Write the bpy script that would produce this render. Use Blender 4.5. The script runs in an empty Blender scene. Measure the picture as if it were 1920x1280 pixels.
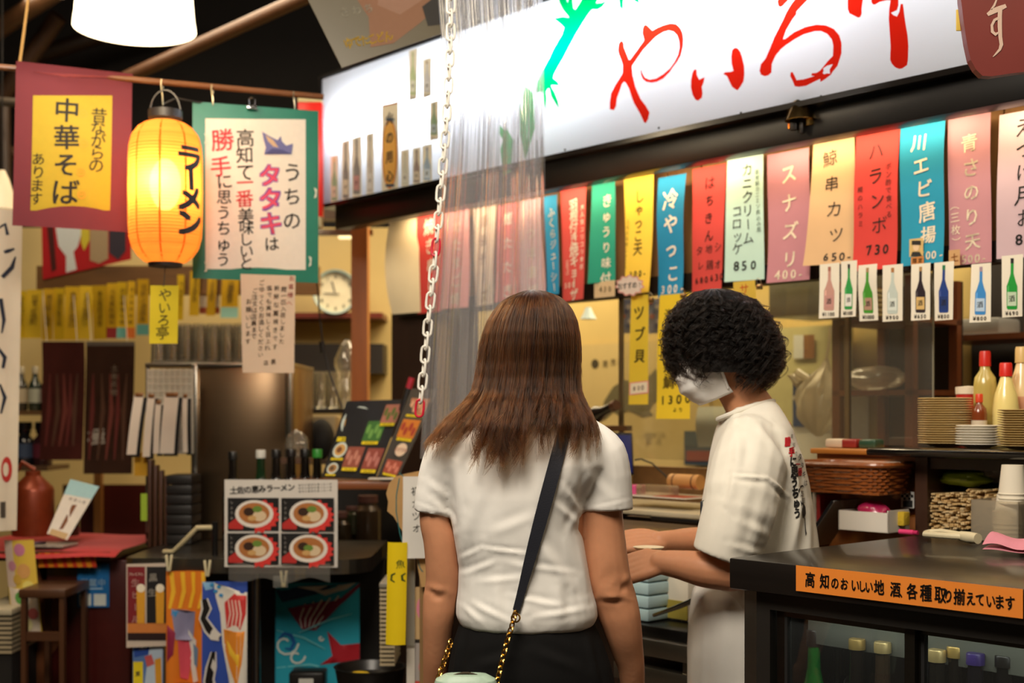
import bpy, bmesh, math, random
import numpy as np
from mathutils import Vector, Matrix, noise
from mathutils.geometry import delaunay_2d_cdt, tessellate_polygon

# ------------------------------------------------------------------ camera, world, light, exposure
SC = bpy.context.scene
COL = SC.collection
F, HZ, CX, HC = 2400.0, 775.0, 960.0, 1.30      # focal length in pixels, horizon row, centre column, eye height
cam_d = bpy.data.cameras.new('camera'); cam = bpy.data.objects.new('camera', cam_d); COL.objects.link(cam)
cam.location = (0, 0, HC); cam.rotation_euler = (math.pi / 2, 0, 0)
cam_d.sensor_width = 36; cam_d.lens = F / 1920 * 36; cam_d.shift_y = (HZ - 640) / 1920
cam_d.clip_start = 0.05; cam_d.clip_end = 60
cam_d.dof.use_dof = True; cam_d.dof.focus_distance = 2.62; cam_d.dof.aperture_fstop = 3.2
SC.camera = cam
SC.view_settings.view_transform = 'Standard'; SC.view_settings.look = 'None'
SC.view_settings.gamma = 1; SC.view_settings.use_curve_mapping = False
SC.view_settings.exposure = 0.0
w = bpy.data.worlds.new('world'); SC.world = w; w.use_nodes = True
w.node_tree.nodes['Background'].inputs[0].default_value = (1.0, 0.78, 0.5, 1)
w.node_tree.nodes['Background'].inputs[1].default_value = 0.035
cy = SC.cycles
cy.max_bounces = 10; cy.diffuse_bounces = 4; cy.glossy_bounces = 4; cy.transmission_bounces = 8
cy.transparent_max_bounces = 40; cy.sample_clamp_indirect = 6; cy.caustics_reflective = False; cy.caustics_refractive = False

FANG = math.radians(42)                          # the shop front runs obliquely to the view
FD = Vector((math.sin(FANG), -math.cos(FANG), 0))   # along the front, to the right and nearer
FN = Vector((-math.cos(FANG), -math.sin(FANG), 0))  # out of the front
FROT = math.atan2(FD.y, FD.x)
def FW(s, c, z): return FD * s - FN * c + Vector((0, 0, z))

def area(name, loc, target, size, size_y, power, color, spread=math.pi):
    l = bpy.data.lights.new(name, 'AREA'); l.shape = 'RECTANGLE'; l.size = size; l.size_y = size_y
    l.energy = power; l.color = color; l.spread = spread
    o = bpy.data.objects.new(name, l); COL.objects.link(o); o.location = loc
    d = Vector(target) - Vector(loc)
    o.rotation_euler = d.to_track_quat('-Z', 'Y').to_euler()
    return o
WARM = (1.0, 0.80, 0.55); TUNG = (1.0, 0.68, 0.36); COOL = (0.92, 0.97, 1.0)
area('ceiling_lamp_light', (-0.5, 1.3, 3.05), (0.1, 2.6, 1.1), 1.2, 0.9, 88, (1.0, 0.89, 0.74))
area('ceiling_lamp_light', (1.5, 1.6, 3.0), (1.2, 3.0, 0.9), 0.7, 0.7, 10, WARM)
area('ceiling_lamp_light', (-1.9, 3.6, 3.3), (-1.5, 4.8, 0.9), 1.0, 0.8, 27, WARM)
area('back_room_light', (-1.7, 6.2, 3.35), (-1.7, 6.6, 1.2), 1.6, 0.6, 25, WARM)
area('kitchen_light', FW(-4.7, 4.0, 2.62), FW(-4.7, 4.05, 0.9), 1.0, 0.35, 26, (1.0, 0.80, 0.50))
area('kitchen_light', FW(-3.2, 3.95, 2.62), FW(-3.2, 4.0, 0.9), 1.2, 0.35, 30, (1.0, 0.80, 0.50))
area('kitchen_light', FW(-1.6, 3.95, 2.62), FW(-1.6, 4.0, 0.9), 1.0, 0.35, 14, (1.0, 0.84, 0.6))

# ------------------------------------------------------------------ materials
def lin(h):
    if isinstance(h, str):
        h = h.lstrip('#'); v = [int(h[i:i + 2], 16) / 255 for i in (0, 2, 4)]
        return tuple(x / 12.92 if x <= 0.04045 else ((x + 0.055) / 1.055) ** 2.4 for x in v)
    return tuple(h)
_M = {}
def mat(col, rough=0.6, metal=0.0, var=0.06, scale=25.0, bump=0.0, bscale=120.0, spec=0.5, emit=None, es=0.0, stretch=None, trans=0.0, coat=0.0, sheen=0.0, sss=0.0):
    key = (str(col), rough, metal, var, scale, bump, bscale, spec, str(emit), es, str(stretch), trans, coat, sheen, sss)
    if key in _M: return _M[key]
    m = bpy.data.materials.new('surface'); m.use_nodes = True
    nt = m.node_tree; N = nt.nodes; L = nt.links; b = N['Principled BSDF']; c = lin(col)
    b.inputs['Roughness'].default_value = rough; b.inputs['Metallic'].default_value = metal
    b.inputs['Specular IOR Level'].default_value = spec
    b.inputs['Transmission Weight'].default_value = trans
    b.inputs['Coat Weight'].default_value = coat; b.inputs['Coat Roughness'].default_value = 0.1
    b.inputs['Sheen Weight'].default_value = sheen
    if sss:
        b.inputs['Subsurface Weight'].default_value = sss; b.inputs['Subsurface Scale'].default_value = 0.008
        b.inputs['Subsurface Radius'].default_value = (1.0, 0.35, 0.2)
    tc = N.new('ShaderNodeTexCoord'); mp = N.new('ShaderNodeMapping')
    L.new(tc.outputs['Object'], mp.inputs[0])
    if stretch: mp.inputs['Scale'].default_value = stretch
    nz = N.new('ShaderNodeTexNoise'); nz.inputs['Scale'].default_value = scale; nz.inputs['Detail'].default_value = 4
    L.new(mp.outputs[0], nz.inputs['Vector'])
    mr = N.new('ShaderNodeMapRange'); mr.inputs[3].default_value = 1 - var * 1.6; mr.inputs[4].default_value = 1 + var * 1.6
    L.new(nz.outputs[0], mr.inputs[0])
    mx = N.new('ShaderNodeMix'); mx.data_type = 'RGBA'; mx.blend_type = 'MULTIPLY'; mx.inputs[0].default_value = 1
    mx.inputs[6].default_value = (*c, 1); L.new(mr.outputs[0], mx.inputs[7]); L.new(mx.outputs[2], b.inputs['Base Color'])
    if bump:
        n2 = N.new('ShaderNodeTexNoise'); n2.inputs['Scale'].default_value = bscale; n2.inputs['Detail'].default_value = 3
        L.new(mp.outputs[0], n2.inputs['Vector'])
        bp = N.new('ShaderNodeBump'); bp.inputs['Strength'].default_value = bump; bp.inputs['Distance'].default_value = 0.004
        L.new(n2.outputs[0], bp.inputs['Height']); L.new(bp.outputs[0], b.inputs['Normal'])
    if emit is not None:
        b.inputs['Emission Color'].default_value = (*lin(emit), 1); b.inputs['Emission Strength'].default_value = es
    _M[key] = m
    return m
def wood(col, rough=0.45, var=0.22, axis=2, coat=0.2):
    st = [14, 14, 14]; st[axis] = 1.2
    return mat(col, rough, var=var, scale=2.6, stretch=tuple(st), coat=coat, bump=0.08, bscale=4)
def paper(col): return mat(col, 0.75, var=0.035, scale=14, spec=0.25)
def ink(col): return mat(col, 0.6, var=0.03, scale=60, spec=0.3)
def steel(col='#a8a59e', rough=0.28): return mat(col, rough, 1.0, var=0.05, scale=3, stretch=(1, 1, 40))
def clear(tint=(1, 1, 1), gloss=0.04, haze=0.0, rough=0.03, hazecol=(0.9, 0.9, 0.9), edge=0.6):
    key = ('clear', tint, gloss, haze, rough, hazecol, edge)
    if key in _M: return _M[key]
    m = bpy.data.materials.new('clear'); m.use_nodes = True; nt = m.node_tree; N = nt.nodes; L = nt.links
    N.remove(N['Principled BSDF']); out = N['Material Output']
    t = N.new('ShaderNodeBsdfTransparent'); t.inputs[0].default_value = (*tint, 1)
    d = N.new('ShaderNodeBsdfTranslucent'); d.inputs[0].default_value = (*hazecol, 1)
    d2 = N.new('ShaderNodeBsdfDiffuse'); d2.inputs[0].default_value = (*hazecol, 1)
    dm = N.new('ShaderNodeMixShader'); dm.inputs[0].default_value = 0.5; L.new(d.outputs[0], dm.inputs[1]); L.new(d2.outputs[0], dm.inputs[2])
    g = N.new('ShaderNodeBsdfGlossy'); g.inputs['Roughness'].default_value = rough
    m1 = N.new('ShaderNodeMixShader'); m1.inputs[0].default_value = haze; L.new(t.outputs[0], m1.inputs[1]); L.new(dm.outputs[0], m1.inputs[2])
    lw = N.new('ShaderNodeLayerWeight'); lw.inputs[0].default_value = 0.25
    pw = N.new('ShaderNodeMath'); pw.operation = 'MULTIPLY_ADD'; L.new(lw.outputs['Fresnel'], pw.inputs[0]); pw.inputs[1].default_value = edge; pw.inputs[2].default_value = gloss
    pw.use_clamp = True
    m2 = N.new('ShaderNodeMixShader'); L.new(pw.outputs[0], m2.inputs[0]); L.new(m1.outputs[0], m2.inputs[1]); L.new(g.outputs[0], m2.inputs[2])
    L.new(m2.outputs[0], out.inputs[0]); _M[key] = m
    return m
def translucent(col, mixd=0.4, var=0.0):
    key = ('trl', str(col), mixd)
    if key in _M: return _M[key]
    m = bpy.data.materials.new('backlit'); m.use_nodes = True; nt = m.node_tree; N = nt.nodes; L = nt.links
    N.remove(N['Principled BSDF']); out = N['Material Output']; c = lin(col)
    t = N.new('ShaderNodeBsdfTranslucent'); t.inputs[0].default_value = (*c, 1)
    d = N.new('ShaderNodeBsdfDiffuse'); d.inputs[0].default_value = (*c, 1)
    m1 = N.new('ShaderNodeMixShader'); m1.inputs[0].default_value = mixd; L.new(t.outputs[0], m1.inputs[1]); L.new(d.outputs[0], m1.inputs[2])
    L.new(m1.outputs[0], out.inputs[0]); _M[key] = m
    return m
def glow(col, strength):
    key = ('glow', str(col), strength)
    if key in _M: return _M[key]
    m = bpy.data.materials.new('glow'); m.use_nodes = True; nt = m.node_tree; N = nt.nodes
    N.remove(N['Principled BSDF']); e = N.new('ShaderNodeEmission'); e.inputs[0].default_value = (*lin(col), 1); e.inputs[1].default_value = strength
    nt.links.new(e.outputs[0], N['Material Output'].inputs[0]); _M[key] = m
    return m

# ------------------------------------------------------------------ mesh builder
def P(px, py, Y): return Vector(((px - CX) / F * Y, Y, HC - (py - HZ) / F * Y))
def Zat(py, Y): return HC - (py - HZ) / F * Y
def Xat(px, Y): return (px - CX) / F * Y
def fhit(px, py, c):                              # pixel -> (s, z) on the plane parallel to the shop front at distance c
    r = Vector(((px - CX) / F, 1, -(py - HZ) / F)); t = -c / (r.dot(FN)); q = r * t
    return q.dot(FD), HC + q.z
def fY(px, c): return -c / (Vector(((px - CX) / F, 1, 0)).dot(FN))

class MB:
    def __init__(s): s.v = []; s.f = []; s.mi = []; s.mats = []; s.cur = 0; s.T = None
    def m(s, material):
        if material not in s.mats: s.mats.append(material)
        s.cur = s.mats.index(material); return s
    def add(s, vs, fs):
        k = len(s.v)
        if s.T is not None: vs = [s.T @ Vector(v) for v in vs]
        s.v.extend([tuple(v) for v in vs]); s.f.extend([tuple(i + k for i in f) for f in fs]); s.mi.extend([s.cur] * len(fs)); return s
    def box(s, c, d, rz=0.0, R=None, bev=0.0):
        x, y, z = d[0] / 2, d[1] / 2, d[2] / 2
        if R is None: R = Matrix.Rotation(rz, 3, 'Z')
        c = Vector(c)
        if bev <= 0:
            vs = [c + R @ Vector((i, j, k)) for i in (-x, x) for j in (-y, y) for k in (-z, z)]
            return s.add(vs, [(0, 1, 3, 2), (4, 6, 7, 5), (0, 4, 5, 1), (2, 3, 7, 6), (0, 2, 6, 4), (1, 5, 7, 3)])
        b = min(bev, x * 0.95, y * 0.95, z * 0.95)
        bm = bmesh.new(); bmesh.ops.create_cube(bm, size=1); bmesh.ops.scale(bm, vec=(2 * x, 2 * y, 2 * z), verts=bm.verts)
        bmesh.ops.bevel(bm, geom=bm.edges[:], offset=b, segments=2, affect='EDGES', profile=0.5)
        bm.verts.index_update()
        vs = [c + R @ v.co for v in bm.verts]; fs = [[v.index for v in f.verts] for f in bm.faces]; bm.free()
        return s.add(vs, fs)
    def box2(s, a, b, bev=0.0):
        a = Vector(a); b = Vector(b)
        return s.box((a + b) / 2, [abs(b[i] - a[i]) for i in range(3)], bev=bev)
    def tube(s, pts, r, n=10, caps=True, flat=None, up=None, closed=False):
        pts = [Vector(p) for p in pts]; k = len(pts)
        rs = r if isinstance(r, (list, tuple)) else [r] * k
        vs = []; fs = []; pu = None
        for i, p in enumerate(pts):
            if closed: t = pts[(i + 1) % k] - pts[i - 1]
            else: t = pts[min(i + 1, k - 1)] - pts[max(i - 1, 0)]
            if t.length < 1e-9: t = Vector((0, 0, 1))
            t.normalize()
            if pu is None:
                a = Vector(up) if up is not None else (Vector((0, 0, 1)) if abs(t.z) < 0.9 else Vector((1, 0, 0)))
            else: a = pu
            u = a - t * a.dot(t)
            if u.length < 1e-6: u = t.orthogonal()
            u.normalize(); w_ = t.cross(u); pu = u
            ri = rs[i]; ru, rw = ri if isinstance(ri, (list, tuple)) else (ri, ri)
            if flat: rw *= flat
            for j in range(n):
                q = 2 * math.pi * j / n
                vs.append(p + u * (math.cos(q) * ru) + w_ * (math.sin(q) * rw))
        for i in range(k if closed else k - 1):
            i2 = (i + 1) % k
            for j in range(n):
                j2 = (j + 1) % n; fs.append((i * n + j, i * n + j2, i2 * n + j2, i2 * n + j))
        if caps and not closed: fs.append(tuple(range(n - 1, -1, -1))); fs.append(tuple(range((k - 1) * n, k * n)))
        return s.add(vs, fs)
    def cyl(s, a, b, r, r2=None, n=16): return s.tube([a, b], [r, r if r2 is None else r2], n)
    def lathe(s, prof, c=(0, 0, 0), n=24, axis=None, closed=False):
        c = Vector(c); vs = []; fs = []; k = len(prof)
        R = Vector((0, 0, 1)).rotation_difference(Vector(axis)).to_matrix() if axis is not None else Matrix.Identity(3)
        for r, z in prof:
            for j in range(n):
                q = 2 * math.pi * j / n; vs.append(c + R @ Vector((r * math.cos(q), r * math.sin(q), z)))
        for i in range(k - 1):
            for j in range(n):
                j2 = (j + 1) % n; fs.append((i * n + j, i * n + j2, (i + 1) * n + j2, (i + 1) * n + j))
        if closed or prof[0][0] > 1e-6: fs.append(tuple(range(n - 1, -1, -1)))
        if closed or prof[-1][0] > 1e-6: fs.append(tuple(range((k - 1) * n, k * n)))
        return s.add(vs, fs)
    def ell(s, c, r, n=16, k=10, R=None):
        c = Vector(c); vs = []; fs = []
        for i in range(k + 1):
            a = math.pi * i / k
            for j in range(n):
                q = 2 * math.pi * j / n
                p = Vector((r[0] * math.sin(a) * math.cos(q), r[1] * math.sin(a) * math.sin(q), r[2] * math.cos(a)))
                vs.append(c + (R @ p if R is not None else p))
        for i in range(k):
            for j in range(n):
                j2 = (j + 1) % n; fs.append((i * n + j, (i + 1) * n + j, (i + 1) * n + j2, i * n + j2))
        return s.add(vs, fs)
    def grid(s, fn, nu, nv):
        vs = [fn(i / nu, j / nv) for j in range(nv + 1) for i in range(nu + 1)]
        fs = [(j * (nu + 1) + i, j * (nu + 1) + i + 1, (j + 1) * (nu + 1) + i + 1, (j + 1) * (nu + 1) + i) for j in range(nv) for i in range(nu)]
        return s.add(vs, fs)
    def poly(s, pts, ext=None):
        pts = [Vector(p) for p in pts]
        if ext is None:
            tr = tessellate_polygon([pts]); return s.add(pts, [tuple(t) for t in tr])
        e = Vector(ext); k = len(pts); tr = tessellate_polygon([pts])
        s.add(pts + [p + e for p in pts], [tuple(t) for t in tr] + [tuple(i + k for i in reversed(t)) for t in tr] + [(i, (i + 1) % k, (i + 1) % k + k, i + k) for i in range(k)])
        return s
    def build(s, name, parent=None, label=None, cat=None, group=None, kind=None, loc=None, rotz=0.0, recenter=False, smooth=True, angle=35, weld=True, dup_ok=None):
        me = bpy.data.meshes.new(name)
        v = s.v
        if recenter:
            a = np.array(v); lo = a.min(0); hi = a.max(0); o = Vector(((lo[0] + hi[0]) / 2, (lo[1] + hi[1]) / 2, lo[2]))
            v = [(p[0] - o.x, p[1] - o.y, p[2] - o.z) for p in v]; loc = o
        me.from_pydata(v, [], s.f)
        for m_ in s.mats: me.materials.append(m_)
        me.polygons.foreach_set('material_index', s.mi)
        bm = bmesh.new(); bm.from_mesh(me)
        if weld: bmesh.ops.remove_doubles(bm, verts=bm.verts, dist=1e-6)
        bmesh.ops.recalc_face_normals(bm, faces=bm.faces); bm.to_mesh(me); bm.free()
        if smooth: me.shade_smooth(); me.set_sharp_from_angle(angle=math.radians(angle))
        o = bpy.data.objects.new(name, me); COL.objects.link(o)
        if loc is not None: o.location = loc
        o.rotation_euler = (0, 0, rotz)
        if parent is not None: o.parent = parent
        tag(o, label, cat, group, kind)
        return o
def tag(o, label=None, cat=None, group=None, kind=None):
    if label: o['label'] = label
    if cat: o['category'] = cat
    if group: o['group'] = group
    if kind: o['kind'] = kind
    return o
def thing(name, label, cat, loc=(0, 0, 0), rotz=0.0, group=None):
    o = bpy.data.objects.new(name, None); COL.objects.link(o); o.empty_display_size = 0.05
    o.location = loc; o.rotation_euler = (0, 0, rotz)
    return tag(o, label, cat, group)
def dup(root, loc, rotz=None, label=None, group=None, scale=None):
    r = root.copy(); COL.objects.link(r); r.location = loc
    if rotz is not None: r.rotation_euler = (0, 0, rotz)
    if scale is not None: r.scale = scale
    if label: r['label'] = label
    if group: r['group'] = group
    for ch in list(root.children):
        c = ch.copy(); COL.objects.link(c); c.parent = r
        for g in list(ch.children):
            d = g.copy(); COL.objects.link(d); d.parent = c
    return r

# ------------------------------------------------------------------ lettering as outlines in an em box
_G = {}
def glyph(ch, bold=0.0):
    k = ch
    if k in _G: return _G[k]
    cu = bpy.data.curves.new('glyph', 'FONT'); cu.body = ch; cu.resolution_u = 2
    o = bpy.data.objects.new('glyph', cu); COL.objects.link(o)
    dg = bpy.context.evaluated_depsgraph_get(); dg.update()
    me = bpy.data.meshes.new_from_object(o.evaluated_get(dg))
    vs = [(v.co.x, v.co.y - 0.38) for v in me.vertices]; fs = [tuple(p.vertices) for p in me.polygons]
    if vs:
        if ord(ch) < 0x2000:
            x0 = min(v[0] for v in vs); x1 = max(v[0] for v in vs); vs = [(x - (x0 + x1) / 2, y) for x, y in vs]
        else: vs = [(x - 0.5, y) for x, y in vs]
    bpy.data.objects.remove(o); bpy.data.curves.remove(cu); bpy.data.meshes.remove(me)
    _G[k] = (vs, fs)
    return _G[k]
RNG = random.Random(7)
TURN = set('ー（）()〜-')
def text_cells(chars, p0, p1, size, bold, hand=0.0, wide=1.0, vertical=True):
    """yield (vertices, faces) in plane coordinates (x right, z up), cells spread from p0 to p1"""
    n = len(chars)
    for i, ch in enumerate(chars):
        if ch in ' 　': continue
        t = 0.5 if n == 1 else i / (n - 1)
        x = p0[0] + (p1[0] - p0[0]) * t; z = p0[1] + (p1[1] - p0[1]) * t
        vs, fs = glyph(ch, bold)
        rot = RNG.uniform(-1, 1) * 0.13 * hand; sc = size * (1 + RNG.uniform(-0.12, 0.12) * hand); sh = 0.12 * hand
        if vertical and ch in TURN: rot -= math.pi / 2
        cr, sr = math.cos(rot), math.sin(rot)
        jx = RNG.uniform(-0.06, 0.06) * size * hand
        out = []
        for a, b in vs:
            b2 = b + a * sh * 0.9; out.append((x + jx + (a * cr - b2 * sr) * sc * wide, z + (a * sr + b2 * cr) * sc))
        if bold <= .004: yield out, fs; continue
        e = bold * size * .8                             # a fuller brush: the outline laid over itself
        for ex, ez in ((-e, -e), (e, -e), (-e, e), (e, e)) + (((0, 0),) if bold > .03 else ()): yield [(p + ex, q + ez) for p, q in out], fs

def refine(vs, fs, levels=2):
    """split the faces of a flat outline so that it can follow a curved surface"""
    vs = list(vs); tr = []
    for f in fs:
        for i in range(1, len(f) - 1): tr.append((f[0], f[i], f[i + 1]))
    for _ in range(levels):
        mid = {}; out = []
        def mp_(a, b):
            k = (min(a, b), max(a, b))
            if k not in mid: mid[k] = len(vs); vs.append(((vs[a][0] + vs[b][0]) / 2, (vs[a][1] + vs[b][1]) / 2))
            return mid[k]
        for a, b, c in tr:
            ab, bc, ca = mp_(a, b), mp_(b, c), mp_(c, a); out += [(a, ab, ca), (ab, b, bc), (ca, bc, c), (ab, bc, ca)]
        tr = out
    return vs, tr

class Sheet:
    """a sheet of paper in a vertical plane, authored in pixels of the photograph and unprojected onto its own plane"""
    def __init__(s, box, col, Y=None, yaw=None, c=None, bend=None, nx=10, ny=18, matr=None, back=None):
        x0, y0, x1, y1 = box; cx = (x0 + x1) / 2
        if c is not None: Y = fY(cx, c); yaw = FROT
        s.yaw = yaw or 0.0; s.Y = Y; s.cx = cx
        s.o = P(cx, y0, Y); s.r = Vector((math.cos(s.yaw), math.sin(s.yaw), 0)); s.nrm = Vector((s.r.y, -s.r.x, 0))
        s.k = Y / F
        s.x0 = s.to((x0, y0))[0]; s.x1 = s.to((x1, y0))[0]; s.z1 = -(y1 - y0) * s.k
        s.bend = bend; s.mb = MB(); s.lay = 0
        s.mb.m(matr or paper(col))
        s.mb.grid(lambda u, v: s.pt(s.x0 + (s.x1 - s.x0) * u, s.z1 * v, 0), nx, ny)
    def to(s, p):
        r = Vector(((p[0] - CX) / F, 1, -(p[1] - HZ) / F)); o = s.o - Vector((0, 0, HC))
        t = o.dot(s.nrm) / r.dot(s.nrm); q = r * t - o
        return q.dot(s.r), q.z
    def pt(s, x, z, lay):
        u = (x - s.x0) / (s.x1 - s.x0); v = z / s.z1; dx = dy = dz = 0.0
        if s.bend: dx, dy, dz = s.bend(u, v)
        return (x + dx, dy - lay, z + dz)
    def flat(s, x, z): return s.pt(x, z, s.lay)
    def poly(s, pts, col, matr=None, lay=None):
        if lay is None: s.lay += 0.00025
        l = s.lay + 0.0008 if lay is None else lay
        s.mb.m(matr or ink(col))
        if s.bend is not None:
            xs = [p[0] for p in pts]; ys = [p[1] for p in pts]; st = 7.0
            if max(xs) - min(xs) > st or max(ys) - min(ys) > 2 * st:      # follow the hang of the sheet inside the outline too
                gx = np.arange(min(xs) + st * .5, max(xs), st); gy = np.arange(min(ys) + st * .5, max(ys), st * 1.6)
                vv = [Vector(p) for p in pts] + [Vector((float(a), float(b))) for b in gy for a in gx]
                ov, _e, of, _1, _2, _3 = delaunay_2d_cdt(vv, [], [list(range(len(pts)))], 1, 1e-4)
                s.mb.add([s.pt(*s.to((p.x, p.y)), l) for p in ov], [tuple(f) for f in of]); return s
        q = [s.to(p) for p in pts]
        tr = tessellate_polygon([[Vector((a, b, 0)) for a, b in q]])
        s.mb.add([s.pt(a, b, l) for a, b in q], [tuple(t) for t in tr]); return s
    def rect(s, x0, y0, x1, y1, col, ny=8, matr=None):
        l = [(x0, y0 + (y1 - y0) * i / ny) for i in range(ny + 1)]; r = [(x1, y0 + (y1 - y0) * i / ny) for i in range(ny, -1, -1)]
        if s.bend is None: l = [(x0, y0), (x0, y1)]; r = [(x1, y1), (x1, y0)]
        return s.poly(l + r, col, matr)
    def ellipse(s, cx, cy_, rx, ry, col, n=22): return s.poly([(cx + rx * math.cos(2 * math.pi * i / n), cy_ + ry * math.sin(2 * math.pi * i / n)) for i in range(n)], col)
    def stroke(s, pts, wd, col):
        if not isinstance(wd, (list, tuple)): wd = [wd] * len(pts)
        L_ = []; R_ = []
        for i, p in enumerate(pts):
            a = Vector(pts[max(i - 1, 0)]); b = Vector(pts[min(i + 1, len(pts) - 1)]); t = (b - a)
            if t.length < 1e-6: t = Vector((1, 0))
            t.normalize(); nn = Vector((-t.y, t.x)) * wd[i] / 2; L_.append(tuple(Vector(p) + nn)); R_.append(tuple(Vector(p) - nn))
        s.lay += 0.0002; l = s.lay + 0.0008; s.mb.m(ink(col)); k = len(L_)
        s.mb.add([s.pt(*s.to(p), l) for p in L_ + R_], [(i, i + 1, k + i + 1, k + i) for i in range(k - 1)]); return s
    def text(s, chars, p0, p1, size, col, bold=0.012, hand=0.6, wide=1.0, vertical=None):
        if vertical is None: vertical = abs(p1[1] - p0[1]) >= abs(p1[0] - p0[0])
        s.lay += 0.0002; l = s.lay + 0.001; s.mb.m(ink(col))
        for vs, fs in text_cells(chars, s.to(p0), s.to(p1), size * s.k, bold, hand, wide, vertical):
            s.mb.add([s.pt(a, b, l) for a, b in vs], fs)
        return s
    def bottle(s, x0, y0, x1, y1, body, cap, label=None, neck=0.26, mark='#333333'):
        W = x1 - x0; H_ = y1 - y0; X = lambda a: x0 + W * (0.5 + a); Yv = lambda b: y0 + H_ * b
        prof = [(neck / 2, 0.07), (neck / 2 * 1.05, 0.3), (0.33, 0.45), (0.5, 0.55), (0.5, 0.97), (0.42, 1.0)]
        s.poly([(X(-a), Yv(b)) for a, b in prof] + [(X(a), Yv(b)) for a, b in reversed(prof)], body)
        s.rect(X(-neck / 2 * 1.1), Yv(0), X(neck / 2 * 1.1), Yv(0.1), cap)
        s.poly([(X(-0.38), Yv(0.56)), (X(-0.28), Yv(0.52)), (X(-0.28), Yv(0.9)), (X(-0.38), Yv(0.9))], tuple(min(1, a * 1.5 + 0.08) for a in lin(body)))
        if label: s.rect(X(-0.42), Yv(0.66), X(0.42), Yv(0.93), label); s.text('酒', (X(0), Yv(0.79)), (X(0), Yv(0.79)), W * 0.62, mark, 0.01, 0.5)
        return s
    def build(s, name, label, cat, group=None, parent=None, kind=None):
        return s.mb.build(name, parent, label, cat, group, kind, loc=s.o, rotz=s.yaw, weld=False, angle=60)
def curl(a=0.01, b=0.0, tw=0.0, ph=0.0):
    """a gentle hang: bulge a, bottom kick b towards the viewer, twist tw"""
    def f(u, v): return (0.004 * math.sin(3 * v + ph) * (a / 0.01), -a * math.sin(math.pi * v + ph * 0.3) - b * v ** 3 + tw * (u - 0.5) * v + 0.25 * a * math.sin(7 * v + ph), 0)
    return f
# ================================================================== the setting
def struct(name, mb, **k): return mb.build(name, kind='structure', **k)
def fbox(mb, s0, s1, c0, c1, z0, z1, bev=0.0):
    """a box in the shop front's own frame"""
    R = Matrix.Rotation(FROT, 3, 'Z')
    return mb.box(FW((s0 + s1) / 2, (c0 + c1) / 2, (z0 + z1) / 2), (abs(s1 - s0), abs(c1 - c0), abs(z1 - z0)), R=R, bev=bev)
dark = mat('#17110d', 0.7, var=0.2)
darkwood = wood('#3a2116', 0.4)
struct('floor', MB().m(mat('#4a4038', 0.35, var=0.15, scale=3)).box2((-6, -1.5, -0.1), (5, 9, 0)))
struct('ceiling', MB().m(mat('#120d0a', 0.8, var=0.2)).box2((-6, -1.5, 4.3), (5, 9, 4.4)))
cream = mat('#d9c184', 0.6, var=0.05, scale=4)
m = MB().m(cream).box2((-4.5, 7.3, 0), (-0.4, 7.42, 2.36)); struct('wall_back', m)
struct('wall_back_upper', MB().m(dark).box2((-6, 8.3, 0), (3, 8.4, 4.3)))
struct('wall_left', MB().m(dark).box2((-4.6, 2.5, 0), (-4.5, 8.4, 4.3)))
m = MB().m(mat('#d6bd78', 0.55, var=0.07, scale=3)); fbox(m, -5.9, 1.2, 4.5, 4.6, 0, 2.72); struct('wall_kitchen', m)
m = MB().m(mat('#b8a06a', 0.7)); fbox(m, -4.8, 1.2, 3.40, 4.6, 2.72, 2.78); struct('ceiling_kitchen', m)
m = MB().m(dark); fbox(m, -4.5, 1.2, 3.24, 3.4, 2.17, 4.3); struct('wall_front', m)
m = MB().m(mat('#0d0a09', 0.35, var=0.1)); fbox(m, -4.5, 1.2, 3.05, 3.12, 2.075, 2.168, 0.003)
struct('trim_fascia', m)
# boards behind the menu strips
m = MB()
kraft = [wood('#8a6236', 0.7, coat=0), wood('#7a5730', 0.7, coat=0), wood('#9b7243', 0.7, coat=0)]
x = -4.42
while x < 1.1:
    ww = RNG.uniform(0.14, 0.24); m.m(RNG.choice(kraft)); fbox(m, x, x + ww - 0.006, 3.37, 3.385, 1.775, 2.24); x += ww
m.m(dark); fbox(m, -4.45, 1.2, 3.386, 3.40, 1.77, 2.24)
struct('wall_front_boards', m)
m = MB().m(mat('#241a12', 0.5)); fbox(m, -4.45, 1.2, 3.34, 3.40, 1.715, 1.775); struct('trim_rail', m)
m = MB().m(wood('#2c1a12', 0.5)); fbox(m, -4.50, -4.20, 3.345, 3.42, 0, 2.17); struct('pillar', m)
m = MB().m(mat('#241811', 0.6)); fbox(m, -4.05, -3.98, 3.30, 3.40, 0, 1.72); struct('pillar_inner', m)
m = MB().m(mat('#b08a50', 0.6)); fbox(m, -4.22, -4.05, 3.36, 3.40, 0.9, 1.72); struct('wall_front_left', m)
# corner post and header of the back room
m = MB().m(wood('#a35a24', 0.4)); m.box2((Xat(660, 5.75), 5.72, 0.6), (Xat(690, 5.75), 5.82, 2.32)); struct('trim_post', m)
m = MB().m(wood('#6b4320', 0.5)); m.box2((Xat(560, 5.9), 5.86, Zat(442, 5.9)), (Xat(700, 5.9), 5.9, Zat(432, 5.9))); struct('trim_header', m)
m = MB().m(wood('#5a3d22', 0.5)); m.box2((Xat(575, 6.2), 6.18, Zat(412, 6.2)), (Xat(720, 6.2), 6.26, Zat(372, 6.2))); struct('trim_lintel', m)
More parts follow.
